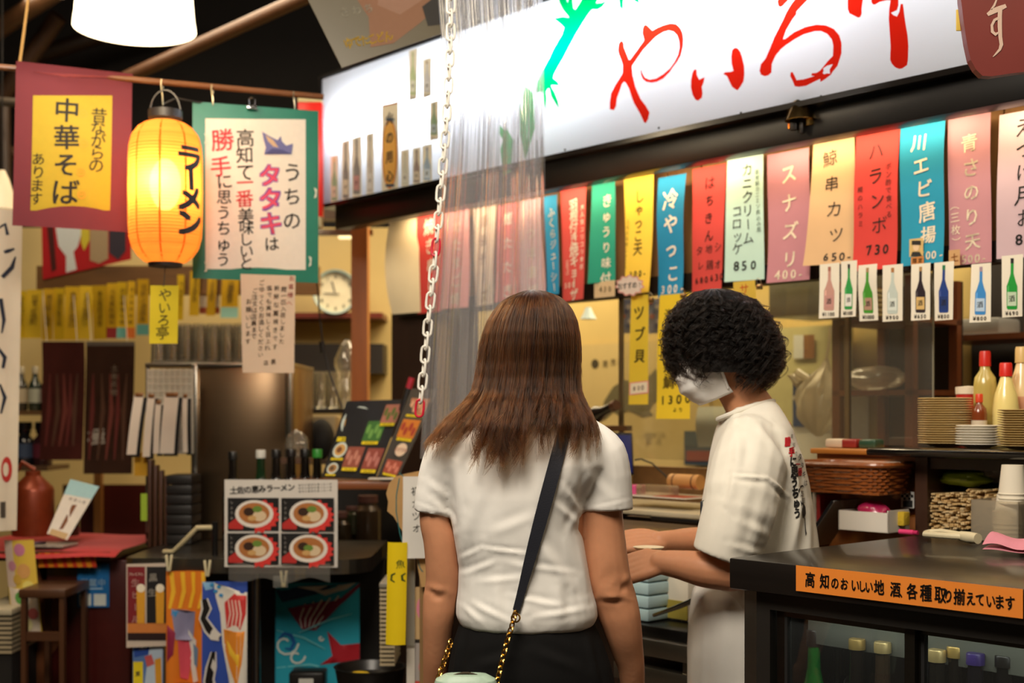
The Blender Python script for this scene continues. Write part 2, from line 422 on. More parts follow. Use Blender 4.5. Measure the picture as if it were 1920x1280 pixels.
# roof timbers in the dark
def beam(name, a, b, r, col='#4a2c12'):
    mb = MB().m(wood(col, 0.55)); A = Vector(a); B = Vector(b)
    mb.tube([A, A.lerp(B, .3), A.lerp(B, .62), B], [r, r * 1.04, r * .97, r], 12); struct(name, mb)
beam('trim_beam', P(232, 148, 6.6), P(600, -18, 6.0), 0.034)
beam('trim_beam', P(-40, 78, 6.8), P(110, -20, 6.4), 0.05, '#4a2f18')
beam('trim_beam', P(-30, 230, 7.2), P(110, 30, 7.0), 0.05, '#3a2413')
beam('trim_beam', P(60, 108, 7.6), P(330, 20, 7.6), 0.05, '#2a1a0f')
beam('trim_beam', P(-30, 188, 6.3), P(70, 196, 6.3), 0.022, '#4a4034')
beam('trim_beam', P(-20, 290, 6.8), P(60, 286, 6.8), 0.04, '#3f2916')
beam('trim_beam', P(12, 400, 6.7), P(8, 200, 6.7), 0.03, '#33200f')

# ------------------------------------------------------------------ lights behind the fascia and inside the sign
for s0, s1 in ((-4.3, -3.45), (-3.4, -2.5), (-2.45, -1.75), (-1.7, -0.7)):
    area('strip_tube_light', FW((s0 + s1) / 2, 3.22, 2.125), FW((s0 + s1) / 2, 3.31, 1.95), s1 - s0, 0.03, 3.3 * (s1 - s0), (1.0, 0.74, 0.44))
for s0, s1, z, p in ((-4.5, -3.75, 2.49, 15), (-3.75, -2.9, 2.53, 40), (-2.85, -2.0, 2.56, 24), (-1.95, -1.0, 2.62, 18)):
    o = area('sign_tube_light', FW((s0 + s1) / 2, 3.135, z), FW((s0 + s1) / 2, 3.02, z), s1 - s0, 0.05, p * 0.21, COOL)

# ------------------------------------------------------------------ the lit sign
SGC = 3.02
sg0 = fhit(603, 300, SGC)[0]; sg1 = -0.55; SZ0, SZ1 = 2.175, 2.715
K1 = lambda L_: [(1120 + a * .1719, 20 + b * .1719) for a, b in L_]
K2 = lambda L_: [(1400 + a * .17186, b * .17186) for a, b in L_]
K3 = lambda L_: [(980 + a * .1719, b * .1719) for a, b in L_]
RED, GRN, WHT = 1, 2, 0
shapes = [
 (RED, K1([(270,325),(290,350),(292,400),(320,470),(345,535),(360,600),(378,620),(385,700),(415,830),(470,960),(530,1040),(570,1110),(555,1180),(530,1225),(510,1220),(470,1130),(400,1010),(370,930),(345,850),(310,790),(290,770),(275,690),(275,590),(255,530),(230,470),(222,430),(232,360),(250,332)])),
 (RED, K1([(275,680),(310,700),(295,770),(270,800),(250,860),(215,950),(205,1040),(180,1085),(135,1075),(135,1000),(150,900),(195,810),(240,740)])),
 (RED, K1([(340,600),(345,540),(360,530),(440,420),(510,320),(488,250),(490,200),(505,160),(530,148),(555,165),(600,215),(660,180),(740,150),(800,135),(860,145),(905,185),(930,240),(940,310),(935,390),(910,490),(870,560),(820,625),(790,670),(720,740),(650,775),(590,786),(530,775),(495,745),(475,700),(470,660),(480,632),(490,680),(520,730),(570,752),(640,740),(720,690),(790,630),(840,560),(880,480),(895,400),(890,330),(870,270),(830,230),(780,218),(720,235),(640,285),(580,345),(500,430),(430,530),(380,600),(375,640)])),
 (RED, K1([(1070,635),(1083,650),(1085,700),(1110,752),(1140,740),(1170,725),(1160,780),(1140,830),(1148,900),(1140,950),(1100,982),(1070,970),(1040,920),(1020,840),(1022,760),(1035,690),(1050,650)])),
 (RED, K1([(1500,402),(1530,410),(1560,450),(1580,510),(1600,600),(1605,690),(1595,770),(1560,830),(1530,868),(1510,860),(1470,830),(1440,770),(1415,715),(1375,690),(1395,670),(1450,668),(1485,655),(1465,580),(1460,500),(1470,430)])),
 (RED, K2([(340,0),(420,-90),(540,-90),(455,0),(400,60),(370,80),(345,65),(335,20)])),
 (RED, K2([(520,0),(560,-90),(730,-90),(665,0),(545,125),(540,160),(500,210),(430,330),(395,430),(420,425),(520,350),(640,295),(760,268),(860,275),(950,315),(1010,385),(1035,470),(1035,580),(1010,660),(990,720),(940,780),(920,815),(900,830),(860,860),(805,895),(800,860),(720,900),(650,935),(570,948),(525,940),(500,880),(475,830),(480,790),(500,785),(520,820),(545,875),(620,865),(690,845),(740,830),(705,825),(710,800),(760,795),(800,770),(850,710),(890,660),(940,610),(945,500),(930,430),(880,370),(810,338),(740,340),(620,375),(520,430),(430,490),(370,540),(320,600),(290,660),(275,700),(270,790),(240,820),(200,832),(155,815),(140,770),(155,700),(205,640),(260,510),(300,410),(350,310),(390,230),(430,140),(470,70)])),
 (WHT, K2([(940,700),(905,760),(910,805),(880,800),(845,810),(830,800),(840,770),(835,745),(880,715)])),
 (RED, K2([(1100,-120),(1280,-120),(1268,0),(1255,90),(1255,150),(1240,185),(1215,193),(1180,175),(1120,145),(1103,100),(1100,0)])),
 (RED, K2([(1360,-60),(1360,20),(1375,48),(1400,50),(1450,20),(1530,3),(1600,3),(1600,-60)])),
 (RED, K2([(1580,-60),(1655,-60),(1655,60),(1640,110),(1575,140),(1600,165),(1640,180),(1665,130),(1680,45),(1705,42),(1720,160),(1735,270),(1755,380),(1765,500),(1760,650),(1750,710),(1700,745),(1665,752),(1620,735),(1580,690),(1565,650),(1570,500),(1560,350),(1550,200),(1555,100)])),
 (GRN, K3([(640,0),(690,-80),(880,-80),(815,0),(800,35),(860,30),(920,5),(870,75),(820,105),(760,105),(720,150),(650,260),(590,360),(520,490),(440,640),(370,760),(340,820),(335,855),(380,890),(405,935),(310,930),(320,960),(350,1010),(385,1100),(400,1190),(350,1120),(310,1050),(290,970),(280,960),(255,1000),(262,1080),(255,1150),(262,1225),(235,1150),(220,1000),(140,1010),(160,880),(250,700),(290,630),(320,560),(380,450),(430,370),(450,300),(410,260),(335,200),(430,180),(505,190),(440,110),(400,30),(390,-40),(470,-40),(490,30),(500,-40),(540,-40),(555,90),(575,105)])),
 (GRN, K3([(1045,-40),(1100,-40),(1095,115),(1060,80)])), (GRN, K3([(1205,0),(1190,-40),(1260,-40),(1275,45)])),
 (GRN, [(985, 160), (1000, 175), (1003, 240), (985, 300), (975, 250), (975, 200)]), (GRN, [(950, 240), (962, 262), (958, 322), (944, 330), (938, 280)]), (GRN, [(937, 235), (948, 246), (943, 262), (936, 250)]),
]
V2 = [Vector((sg0 + 0.006, SZ0 + 0.006)), Vector((sg1, SZ0 + 0.006)), Vector((sg1, SZ1 - 0.006)), Vector((sg0 + 0.006, SZ1 - 0.006))]
FC = [[0, 1, 2, 3]]; KK = [WHT]
for kd, pts in shapes:
    q = [fhit(a, b, SGC) for a, b in pts]
    if sum(q[i - 1][0] * q[i][1] - q[i][0] * q[i - 1][1] for i in range(len(q))) < 0: q.reverse()
    k = len(V2); V2 += [Vector((a, min(b, SZ1 - 0.008))) for a, b in q]; FC.append(list(range(k, k + len(q)))); KK.append(kd)
ov, oe, of, _a, _b, ofo = delaunay_2d_cdt(V2, [], FC, 1, 1e-5)
sign = thing('shop_sign', 'long backlit white shop sign with red brush letters and a green bamboo over the counter', 'shop sign', FW(sg0, SGC, SZ0), FROT)
m = MB(); pm = [translucent('#f2f6ff', 0.25), translucent('#da2414', 0.3), translucent('#009a52', 0.3)]
byk = {0: [], 1: [], 2: []}
for f_, src in zip(of, ofo):
    kd = KK[max(src)] if src else 0
    byk[kd].append(tuple(f_))
vs = [(p.x - sg0, 0.0, p.y - SZ0) for p in ov]
for kd in (0, 1, 2):
    m.m(pm[kd]); k = len(m.v); m.v.extend(vs); m.f.extend([tuple(i + k for i in f_) for f_ in byk[kd]]); m.mi.extend([m.cur] * len(byk[kd]))
m.build('lit_panel', sign, smooth=False)
W_ = sg1 - sg0; H_ = SZ1 - SZ0
m = MB().m(mat('#15110f', 0.18, var=0.05))
m.box2((-0.004, -0.012, -0.012), (W_ + .01, 0.16, 0.004)); m.box2((-0.004, -0.008, H_ - 0.004), (W_ + .01, 0.16, H_ + 0.01)); m.box2((-0.012, -0.008, -0.012), (0.005, 0.16, H_ + 0.01)); m.box2((W_, -0.008, -0.012), (W_ + .012, 0.16, H_ + 0.01))
m.build('frame', sign)
m = MB().m(mat('#e8e8e8', 0.8)).box2((0, 0.15, 0), (W_, 0.158, H_)); m.build('back_plate', sign)
m = MB().m(mat('#222222', 0.4))
for px, py in ((1060, 281), (1236, 240), (1390, 212), (1540, 181)):
    s_, z_ = fhit(px, py, SGC); MB().m(mat('#222222', 0.4)).ell((s_ - sg0, -0.002, z_ - SZ0), (0.004, 0.003, 0.004), 8, 6).build('screw', sign)
# bottle pictures stuck on the sign's left end
SC_ = 'bottle pictures stuck on the sign'
cards = [((620, 292, 634, 385), '#2f8a3a', '#c8b040', '#c8b9a0', 'green bottle picture, leftmost in the low row on the sign'),
 ((641, 264, 656, 381), '#2a2420', '#222222', '#d8c9a8', 'dark bottle picture with tan label, second from the left on the sign'),
 ((660, 257, 678, 373), '#2a2420', '#222222', '#b04848', 'dark bottle picture with red label on the sign'),
 ((687, 250, 701, 370), '#b8b0a8', '#777070', '#d8d4d0', 'grey bottle picture left of the orange oval tag on the sign'),
 ((752, 281, 767, 355), '#d8dac8', '#c0b890', '#e8e8dc', 'pale bottle picture right of the orange oval tag on the sign'),
 ((774, 277, 789, 351), '#6a3a28', '#4a2a1c', '#d8c9b0', 'brown bottle picture low on the sign near the vinyl curtain'),
 ((792, 272, 810, 347), '#5a90c0', '#3060a0', '#b8d0e8', 'blue bottle picture low on the sign beside the chain'),
 ((806, 190, 822, 262), '#2f8a4a', '#1e5a30', '#9ac0d8', 'tall green bottle picture at mid height beside the chain'),
 ((767, 93, 782, 187), '#a8c87a', '#90a858', '#e8f0dc', 'pale green bottle picture high on the sign'),
 ((793, 110, 809, 182), '#c8ccd8', '#8a6a3a', '#e0e4ee', 'white bottle picture with brown neck high on the sign')]
for bx, bc, cc, lc, lab in cards:
    bc, cc, lc = (tuple(a * .72 + .28 for a in lin(q)) for q in (bc, cc, lc))  # whitened colours stand in for the sign's light coming through
    sh = Sheet(bx, '#f4f0e2', c=SGC - 0.004, nx=1, ny=1); x0, y0, x1, y1 = bx; ww = x1 - x0
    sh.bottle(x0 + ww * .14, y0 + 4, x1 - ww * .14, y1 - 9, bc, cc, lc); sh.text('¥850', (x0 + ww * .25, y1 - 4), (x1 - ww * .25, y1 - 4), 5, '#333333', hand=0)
    sh.build('bottle_picture', lab, 'picture card', SC_)
sh = Sheet((716, 194, 747, 360), '#efe6d0', c=SGC - 0.004, nx=1, ny=1)
sh.poly([(717, 197), (746, 191), (746, 194), (717, 200)], '#d08a5a'); sh.ellipse(731, 288, 14.5, 66, '#d98a3a', 30); sh.ellipse(731, 288, 12.2, 61, '#efb860', 30)
sh.text('火の用心', (731, 222), (731, 330), 24, '#22324a', 0.03, 0.3); sh.rect(724, 222, 740, 226, '#30506a'); sh.rect(724, 345, 740, 350, '#30506a')
sh.build('oval_tag', 'upright tag with an orange oval and dark lettering on the sign', 'tag')

# ------------------------------------------------------------------ menu strips under the sign
MG = 'hand lettered menu strips under the sign'
def strip(box, col, label, texts=(), c=3.30, b=None, prices=(), small=()):
    r = random.Random(int(box[0]) * 7 + 1)
    bend = curl(r.uniform(-.004, .012), r.uniform(-0.004, .022), r.uniform(-.03, .03), r.uniform(0, 5)) if b is None else b
    sh = Sheet(box, col, c=c + r.uniform(-.006, .006), bend=bend, nx=4, ny=14)
    for t in texts: sh.text(*t)
    for ch, x_, y_, sz, cl in prices:
        n = len(ch); sh.text(ch, (x_ - sz * .3 * (n - 1), y_ + n * .4), (x_ + sz * .3 * (n - 1), y_ - n * .4), sz, cl, 0.02, 0.7, vertical=False)
    for ch, a_, b_, sz, cl in small: sh.text(ch, a_, b_, sz, cl, 0.0, 0.5)
    return sh, label
def done(sl, name='menu_strip'): return sl[0].build(name, sl[1], 'menu strip', MG)
BK, WH, CRM = '#1a1512', '#efe6d8', '#eadcc4'
done(strip((1023, 367, 1048, 552), '#2a8ec2', 'narrow blue menu strip with white kana beside the vinyl curtain', [('ふくらジューシー', (1037, 398), (1038, 538), 19, WH, .012, .8)]))
done(strip((1052, 352, 1100, 563), '#cf4f4c', 'pink-red menu strip for winged gyoza right of the narrow blue strip', [('羽根付き焼ギョーザ', (1077, 384), (1078, 552), 25, WH, .014, .9)], prices=[('500', 1068, 534, 14, WH)], small=[('大人気コリコリ食感', (1094, 388), (1094, 500), 11, WH), ('（五コ）', (1063, 486), (1063, 517), 10, WH)]))
sl = strip((1110, 342, 1153, 530), '#2a9a84', 'teal green cucumber menu strip with a tan price tag at its foot', [('きゅうり味付', (1138, 376), (1139, 522), 24, WH, .016, .9)]); done(sl)
sh = Sheet((1114, 527, 1153, 557), '#d9c09a', c=3.29, nx=1, ny=1); sh.text('430', (1126, 542), (1144, 541), 15, '#7a6a50', hand=.7, vertical=False); sh.build('price_tag', 'tan price tag at the foot of the green menu strip', 'price tag')
done(strip((1170, 322, 1226, 551), '#ecc948', 'yellow menu strip with widely spaced black kana and a round recommendation badge', [('しゃっこ天', (1199, 368), (1196, 466), 25, '#5a4a18', .012, .6)], prices=[('300-', 1198, 513, 17, BK)], small=[('土佐の名物じゃこ天', (1176, 415), (1170, 500), 9, '#7a6a28')]))
done(strip((1236, 330, 1288, 556), '#1f86b8', 'bright blue chilled tofu menu strip priced 300 in white', [('冷やっこ', (1262, 374), (1266, 512), 37, WH, .02, .8)], prices=[('300-', 1267, 541, 22, WH)]))
done(strip((1298, 312, 1361, 546), '#c94541', 'red menu strip with black lettering and two prices beside the blue tofu strip', [('はちきん', (1330, 343), (1332, 442), 24, BK, .006, .8), ('タレ', (1314, 470), (1316, 498), 19, BK, .004, .8), ('地鶏', (1333, 467), (1335, 497), 20, BK, .004, .8), ('シオ', (1351, 463), (1352, 496), 19, BK, .004, .8)], prices=[('680', 1318, 525, 17, BK), ('630', 1350, 520, 17, BK)]))
done(strip((1364, 290, 1431, 526), '#bfe0d6', 'pale mint crab cream croquette menu strip priced 850', [('カニクリーム', (1402, 318), (1404, 446), 25, BK, .004, .6), ('コロッケ', (1384, 396), (1386, 466), 25, BK, .004, .6)], prices=[('850', 1398, 497, 24, BK)], small=[('自家製カニミソ煮込み風', (1420, 322), (1423, 430), 10, '#556a66')]))
done(strip((1443, 284, 1521, 528), '#b9808c', 'mauve menu strip with large cream katakana priced 400', [('スナズリ', (1484, 326), (1484, 486), 36, CRM, .018, .7)], prices=[('400-', 1484, 514, 23, CRM)]))
done(strip((1525, 258, 1601, 497), '#cfab82', 'tan whale skewer menu strip with thin black lettering', [('鯨串カツ', (1557, 297), (1573, 440), 31, '#2a211a', -.004, .7)], prices=[('650-', 1577, 481, 20, BK)], b=curl(.004, .03, .05, 1)))
done(strip((1606, 250, 1687, 506), '#cc403b', 'bright red menu strip with four black katakana priced 730', [('ハランボ', (1644, 284), (1653, 422), 35, BK, .004, .7)], prices=[('730', 1651, 467, 26, BK)], small=[('ポン酢で食べる', (1670, 312), (1672, 402), 13, BK), ('鰹のハラミ', (1618, 356), (1619, 420), 12, BK)]))
sl = strip((1692, 226, 1776, 496), '#2390b4', 'deep blue river shrimp menu strip with cream lettering', [('川エビ唐揚', (1728, 268), (1746, 440), 36, CRM, .02, .7)], prices=[('500-', 1752, 478, 21, CRM)]); done(sl)
done(strip((1780, 218, 1860, 495), '#c08a94', 'dusty pink seaweed menu strip with cream lettering right of the deep blue strip', [('青さのり天', (1822, 268), (1825, 452), 36, CRM, .012, .7)], prices=[('500-', 1827, 484, 21, CRM)], small=[('（三枚）', (1791, 384), (1794, 454), 20, CRM)]))
done(strip((1873, 208, 1962, 482), '#ccb2bc', 'lavender menu strip with black lettering at the right end of the row', [('えつけ月お', (1920, 238), (1924, 408), 38, BK, -.002, .7)], prices=[('850', 1928, 447, 26, BK)]))
done(strip((783, 402, 833, 586), '#cf4440', 'red menu strip with white lettering behind the hanging chain', [('焼き串にし', (806, 425), (812, 570), 30, WH, .014, .8)]))
sh, _l = strip((730, 412, 785, 588), '#ecdcb8', '', b=lambda u, v: (0.045 * v ** 1.6 * (1 - .7 * u), -0.035 * math.sin(2.6 * v) * (1 - u), 0)); sh.build('menu_strip', 'blank cream strip curled away at the left end of the row', 'menu strip', MG)
done(strip((836, 396, 880, 578), '#e39a9c', 'salmon pink menu strip seen through the left of the vinyl curtain', [('地たまご焼', (858, 425), (858, 560), 25, WH, .01, .8)]))
done(strip((888, 388, 930, 572), '#efd8c4', 'pale cream menu strip seen through the middle of the vinyl curtain', [('酒盗チーズ', (908, 415), (908, 555), 25, '#7a5a50', .0, .8)]))
done(strip((936, 382, 974, 566), '#d86c6c', 'rose red menu strip seen through the vinyl curtain above the long hair', [('鰹たたき', (955, 410), (955, 545), 26, WH, .01, .8)]))
done(strip((980, 374, 1018, 560), '#d9b0b8', 'light pink menu strip seen through the right edge of the vinyl curtain', [('うつぼ唐揚', (999, 402), (999, 545), 22, WH, .01, .8)]))
# hangers lower down
sh, _ = strip((1183, 553, 1216, 758), '#e8c83c', '', [('ツブ貝', (1199, 586), (1201, 667), 28, BK, .018, .7)], c=3.25, b=curl(.004, .008, .01, 1)); sh.poly([(1184, 717), (1217, 713), (1217, 737), (1184, 741)], '#e89a8a'); sh.poly([(1186, 719), (1215, 715.5), (1215, 735), (1186, 738.5)], '#f0e2c8'); sh.text('800', (1193, 728), (1207, 726), 12, '#6a4a3a', hand=.6, vertical=False)
sh.build('menu_strip', 'narrow yellow whelk menu strip hanging low between the two people', 'menu strip', 'yellow menu strips hung below the rail')
sh, _ = strip((1237, 551, 1293, 785), '#ecca30', '', [('海老天然鯛', (1256, 590), (1258, 716), 25, '#4a3a14', .018, .8)], prices=[('1300', 1268, 748, 23, BK)], c=3.24, b=curl(.006, .01, .02, 2)); sh.text('より', (1268, 768), (1278, 768), 9, BK, hand=.5, vertical=False)
sh.build('menu_strip', 'wide yellow menu strip priced 1300 partly behind the curly hair', 'menu strip', 'yellow menu strips hung below the rail')
sh, _ = strip((1380, 527, 1421, 650), '#e0bc4c', '', [('サ', (1400, 542), (1400, 542), 22, '#c8502a', .0, .5), ('ラダ', (1400, 580), (1400, 620), 22, '#c8502a', .0, .5)], c=3.24)
sh.build('menu_strip', 'short yellow menu strip with red lettering above the curly hair', 'menu strip', 'yellow menu strips hung below the rail')
sh = Sheet((1154, 513, 1209, 557), '#f2d8cc', c=3.22, nx=1, ny=1); sh.mb = MB(); cp = []
for i in range(44):
    a = 2 * math.pi * i / 44; k = 1 + .10 * math.sin(11 * a); cp.append((1181 + 26 * k * math.cos(a), 535 + 19 * k * math.sin(a)))
sh.poly(cp, '#e0a094'); sh.poly([(1181 + (a - 1181) * .88, 535 + (b - 535) * .86) for a, b in cp], '#f6e2d4'); sh.text('おすすめ!', (1163, 537), (1200, 533), 13, BK, .015, .5, vertical=False)
sh.build('badge', 'pink scalloped recommendation badge clipped on the yellow strip', 'badge')
# postage sized pictures on the blue strip
sh = Sheet((1705, 447, 1731, 480), '#d8b878', c=3.275, nx=1, ny=1); sh.ellipse(1718, 463, 6, 8, '#e8c8a0'); sh.poly([(1708, 480), (1711, 472), (1725, 472), (1729, 480)], '#2a2a2a'); sh.rect(1710, 451, 1727, 459, '#2a2622', 1); sh.build('portrait_stamp', 'tiny portrait picture stuck on the deep blue menu strip', 'picture card')
sh = Sheet((1708, 481, 1732, 497), '#d08a4a', c=3.275, nx=1, ny=1); sh.text('限定', (1715, 489), (1726, 488), 10, BK, vertical=False); sh.build('note_tag', 'small orange tag under the tiny portrait picture', 'tag')
sh = Sheet((1779, 468, 1800, 498), '#caa070', c=3.275, nx=1, ny=1); sh.text('土', (1790, 483), (1790, 483), 18, '#a05a20'); sh.build('note_tag', 'small tan tag at the lower left of the seaweed strip', 'tag')
# sake cards along the rail
SKC = 'sake bottle price cards under the rail'
for bx, bc, cc, lc, pr, lab in [
 ((1537, 494, 1574, 596), '#c8978a', '#a86a58', '#c8948c', '¥1100', 'price card of a pinkish bottle, leftmost of the sake cards'),
 ((1577, 489, 1607, 594), '#2f9a4a', '#1a1a1a', '#e8e8e0', '¥1100', 'tilted price card of a slim green bottle with black cap'),
 ((1611, 496, 1646, 601), '#4a9a30', '#a88a60', '#b8907a', '¥1000', 'price card of a green bottle with a brown label'),
 ((1655, 496, 1693, 602), '#c8d4cc', '#b07a48', '#dfe8e0', '¥900', 'price card of a clear glass bottle with green print'),
 ((1709, 494, 1745, 600), '#2a1f28', '#b08a58', '#e0bc78', '¥650', 'price card of a dark bottle with a gold label'),
 ((1752, 491, 1789, 600), '#20408a', '#2a7a50', '#203a78', '¥800', 'price card of a blue bottle with a green shoulder'),
 ((1821, 494, 1858, 604), '#3a8ad0', '#a890a0', '#bcd4ec', '¥800', 'price card of a bright blue bottle with a pale label'),
 ((1878, 478, 1918, 594), '#1f9a3a', '#1a1a1a', '#c8dcc0', '¥690', 'price card of a green bottle with black cap at the right edge')]:
    sh = Sheet(bx, '#f1ead8', c=3.245, nx=2, ny=6, bend=curl(RNG.uniform(0, .004), RNG.uniform(0, .006), RNG.uniform(-.01, .01), RNG.uniform(0, 4))); x0, y0, x1, y1 = bx; ww = x1 - x0
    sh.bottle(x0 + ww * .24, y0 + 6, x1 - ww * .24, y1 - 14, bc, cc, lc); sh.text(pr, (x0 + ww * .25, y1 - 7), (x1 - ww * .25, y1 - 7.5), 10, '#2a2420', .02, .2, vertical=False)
    sh.build('price_card', lab, 'price card', SKC)
# clips
def clip(px, py, c, lab):
    s_, z_ = fhit(px, py, c); t = thing('paper_clip', lab, 'clip', FW(s_, c, z_), FROT, 'metal clips on the rail')
    MB().m(steel('#b09a70')).box2((-.009, -.006, -.012), (.009, .006, .004), bev=.002).build('jaw', t)
    MB().m(steel('#d8d0c0')).tube([(-.006, 0, 0), (-.008, -.006, .016), (0, -.008, .022), (.008, -.006, .016), (.006, 0, 0)], .0014, 6).build('handle', t)
clip(1221, 560, 3.23, 'metal clip beside the scalloped badge'); clip(1281, 552, 3.22, 'metal clip above the wide yellow strip'); clip(1424, 535, 3.22, 'metal clip at the foot of the mint strip')
# the bare clamp lamp between the two fascia boards
s_, z_ = fhit(1525, 222, 3.1); t = thing('clamp_lamp', 'small shiny clamp lamp under the sign above the whale strip', 'lamp', FW(s_, 3.04, z_ + .03), FROT)
MB().m(steel('#c8a468', .2)).lathe([(.012, .02), (.03, 0), (.046, -.045), (.044, -.046), (.027, -.002), (.01, .015)], (0, 0, 0), 20).build('shade', t)
MB().m(steel('#d0a860', .16)).box2((-.05, .004, -.062), (.036, .02, .03), bev=.003).build('reflector', t)
MB().m(mat('#1a1412', .4)).tube([(0, 0, .015), (.02, .0, .03), (.06, .03, .035), (.09, .06, .02)], .006, 8).build('arm', t)
MB().m(mat('#17120f', .4)).box2((-.03, -.014, -.072), (-.006, .0, -.03), bev=.003).box2((0, -.01, -.085), (.012, .0, -.04), bev=.003).build('clamp', t)
# ================================================================== the two people
from mathutils.bvhtree import BVHTree
def organic(mb, voxel, iters, disp=None):
    """grow one continuous skin over overlapping volumes"""
    me = bpy.data.meshes.new('volume'); me.from_pydata(mb.v, [], mb.f)
    bm = bmesh.new(); bm.from_mesh(me); bmesh.ops.recalc_face_normals(bm, faces=bm.faces); bm.to_mesh(me); bm.free()
    o = bpy.data.objects.new('volume', me); COL.objects.link(o)
    r = o.modifiers.new('r', 'REMESH'); r.mode = 'VOXEL'; r.voxel_size = voxel
    s = o.modifiers.new('s', 'SMOOTH'); s.iterations = iters; s.factor = 0.5
    dg = bpy.context.evaluated_depsgraph_get(); dg.update()
    out = bpy.data.meshes.new_from_object(o.evaluated_get(dg))
    bpy.data.objects.remove(o); bpy.data.meshes.remove(me)
    if disp is not None:
        n = len(out.vertices); co = np.empty(n * 3, 'f'); out.vertices.foreach_get('co', co); co = co.reshape(-1, 3)
        no = np.empty(n * 3, 'f'); out.vertex_normals.foreach_get('vector', no); no = no.reshape(-1, 3)
        co = disp(co, no); out.vertices.foreach_set('co', co.astype('f').ravel())
    out.shade_smooth(); out.update()
    return out
def put(me, name, material, parent, **k):
    me.materials.clear()
    for mm in (material if isinstance(material, list) else [material]): me.materials.append(mm)
    o = bpy.data.objects.new(name, me); COL.objects.link(o); o.parent = parent; tag(o, **k); return o
def loft(mb, secs, n=28, pw=2.4):
    """closed loft of superellipse sections (centre, half x, half y)"""
    vs = []; fs = []
    for c, a, b in secs:
        for j in range(n):
            q = 2 * math.pi * j / n; cq, sq = math.cos(q), math.sin(q)
            vs.append((c[0] + a * math.copysign(abs(cq) ** (2 / pw), cq), c[1] + b * math.copysign(abs(sq) ** (2 / pw), sq), c[2]))
    k = len(secs)
    for i in range(k - 1):
        for j in range(n): fs.append((i * n + j, i * n + (j + 1) % n, (i + 1) * n + (j + 1) % n, (i + 1) * n + j))
    fs.append(tuple(range(n - 1, -1, -1))); fs.append(tuple(range((k - 1) * n, k * n)))
    return mb.add(vs, fs)
def limb(mb, pts, rs, n=16):
    """tapered round-ended limb, resampled smoothly"""
    pts = [Vector(p) for p in pts]; P_ = []; R_ = []
    for i in range(len(pts) - 1):
        p0 = pts[max(i - 1, 0)]; p1 = pts[i]; p2 = pts[i + 1]; p3 = pts[min(i + 2, len(pts) - 1)]
        for t in (0, .25, .5, .75):
            P_.append(0.5 * ((2 * p1) + (p2 - p0) * t + (2 * p0 - 5 * p1 + 4 * p2 - p3) * t * t + (3 * p1 - p0 - 3 * p2 + p3) * t ** 3)); R_.append(rs[i] + (rs[i + 1] - rs[i]) * t)
    P_.append(pts[-1]); R_.append(rs[-1])
    t0 = (P_[1] - P_[0]).normalized(); t1 = (P_[-1] - P_[-2]).normalized()
    A = [(P_[0] - t0 * R_[0] * a, R_[0] * b) for a, b in ((.95, .3), (.7, .72), (.35, .93))]; B = [(P_[-1] + t1 * R_[-1] * a, R_[-1] * b) for a, b in ((.35, .93), (.7, .72), (.95, .3))]
    return mb.tube([p for p, _ in A] + P_ + [p for p, _ in B], [r for _, r in A] + R_ + [r for _, r in B], n)
def hand(mb, wrist, fwd, back, thumb_side, curl_=0.5, sc=1.0, wr=0.026):
    """palm, four unequal fingers and a thumb; `back` is the outward normal of the back of the hand"""
    w_ = Vector(wrist); f = Vector(fwd).normalized(); b = Vector(back); b = (b - f * b.dot(f)).normalized(); s_ = b.cross(f)
    if s_.dot(Vector(thumb_side)) < 0: s_ = -s_
    L_ = 0.085 * sc
    for k in range(5):                                   # metacarpal fans make a flat palm
        o = (k - 2) * 0.0165 * sc
        limb(mb, [w_ + s_ * o * .55, w_ + f * L_ * .5 + s_ * o * .9 + b * .003, w_ + f * L_ + s_ * o * 1.0 - b * .002], [.0145 * sc, .0135 * sc, .0105 * sc], 10)
    for k, (ln, of) in enumerate(((.070, 1.5), (.078, .5), (.073, -.5), (.056, -1.5))):
        p = w_ + f * L_ * (1 - .03 * abs(of)) + s_ * of * .0205 * sc; a = curl_ * (1 + .1 * k); d = f.copy(); pts = [p - f * .012]; rr = [.0098 * sc]
        for j, seg in enumerate((.45, .31, .24)):
            ang = a * (0.7, 1.0, .7)[j]; d = (d * math.cos(ang) - b * math.sin(ang)).normalized()
            b_ = b; pts.append(pts[-1] + d * ln * seg * sc + (f * .012 if j == 0 else Vector())); rr.append((.0092, .0083, .0072)[j] * sc)
        limb(mb, pts, rr, 10)
    t0 = w_ + f * .018 * sc + s_ * .022 * sc - b * .006; d1 = (f * .6 + s_ * .75 - b * .35).normalized(); d2 = (f * .9 + s_ * .15 - b * .4).normalized()
    limb(mb, [t0, t0 + d1 * .038 * sc, t0 + d1 * .038 * sc + d2 * .03 * sc, t0 + d1 * .036 * sc + d2 * .052 * sc], [.014 * sc, .0115 * sc, .0095 * sc, .008 * sc], 10)
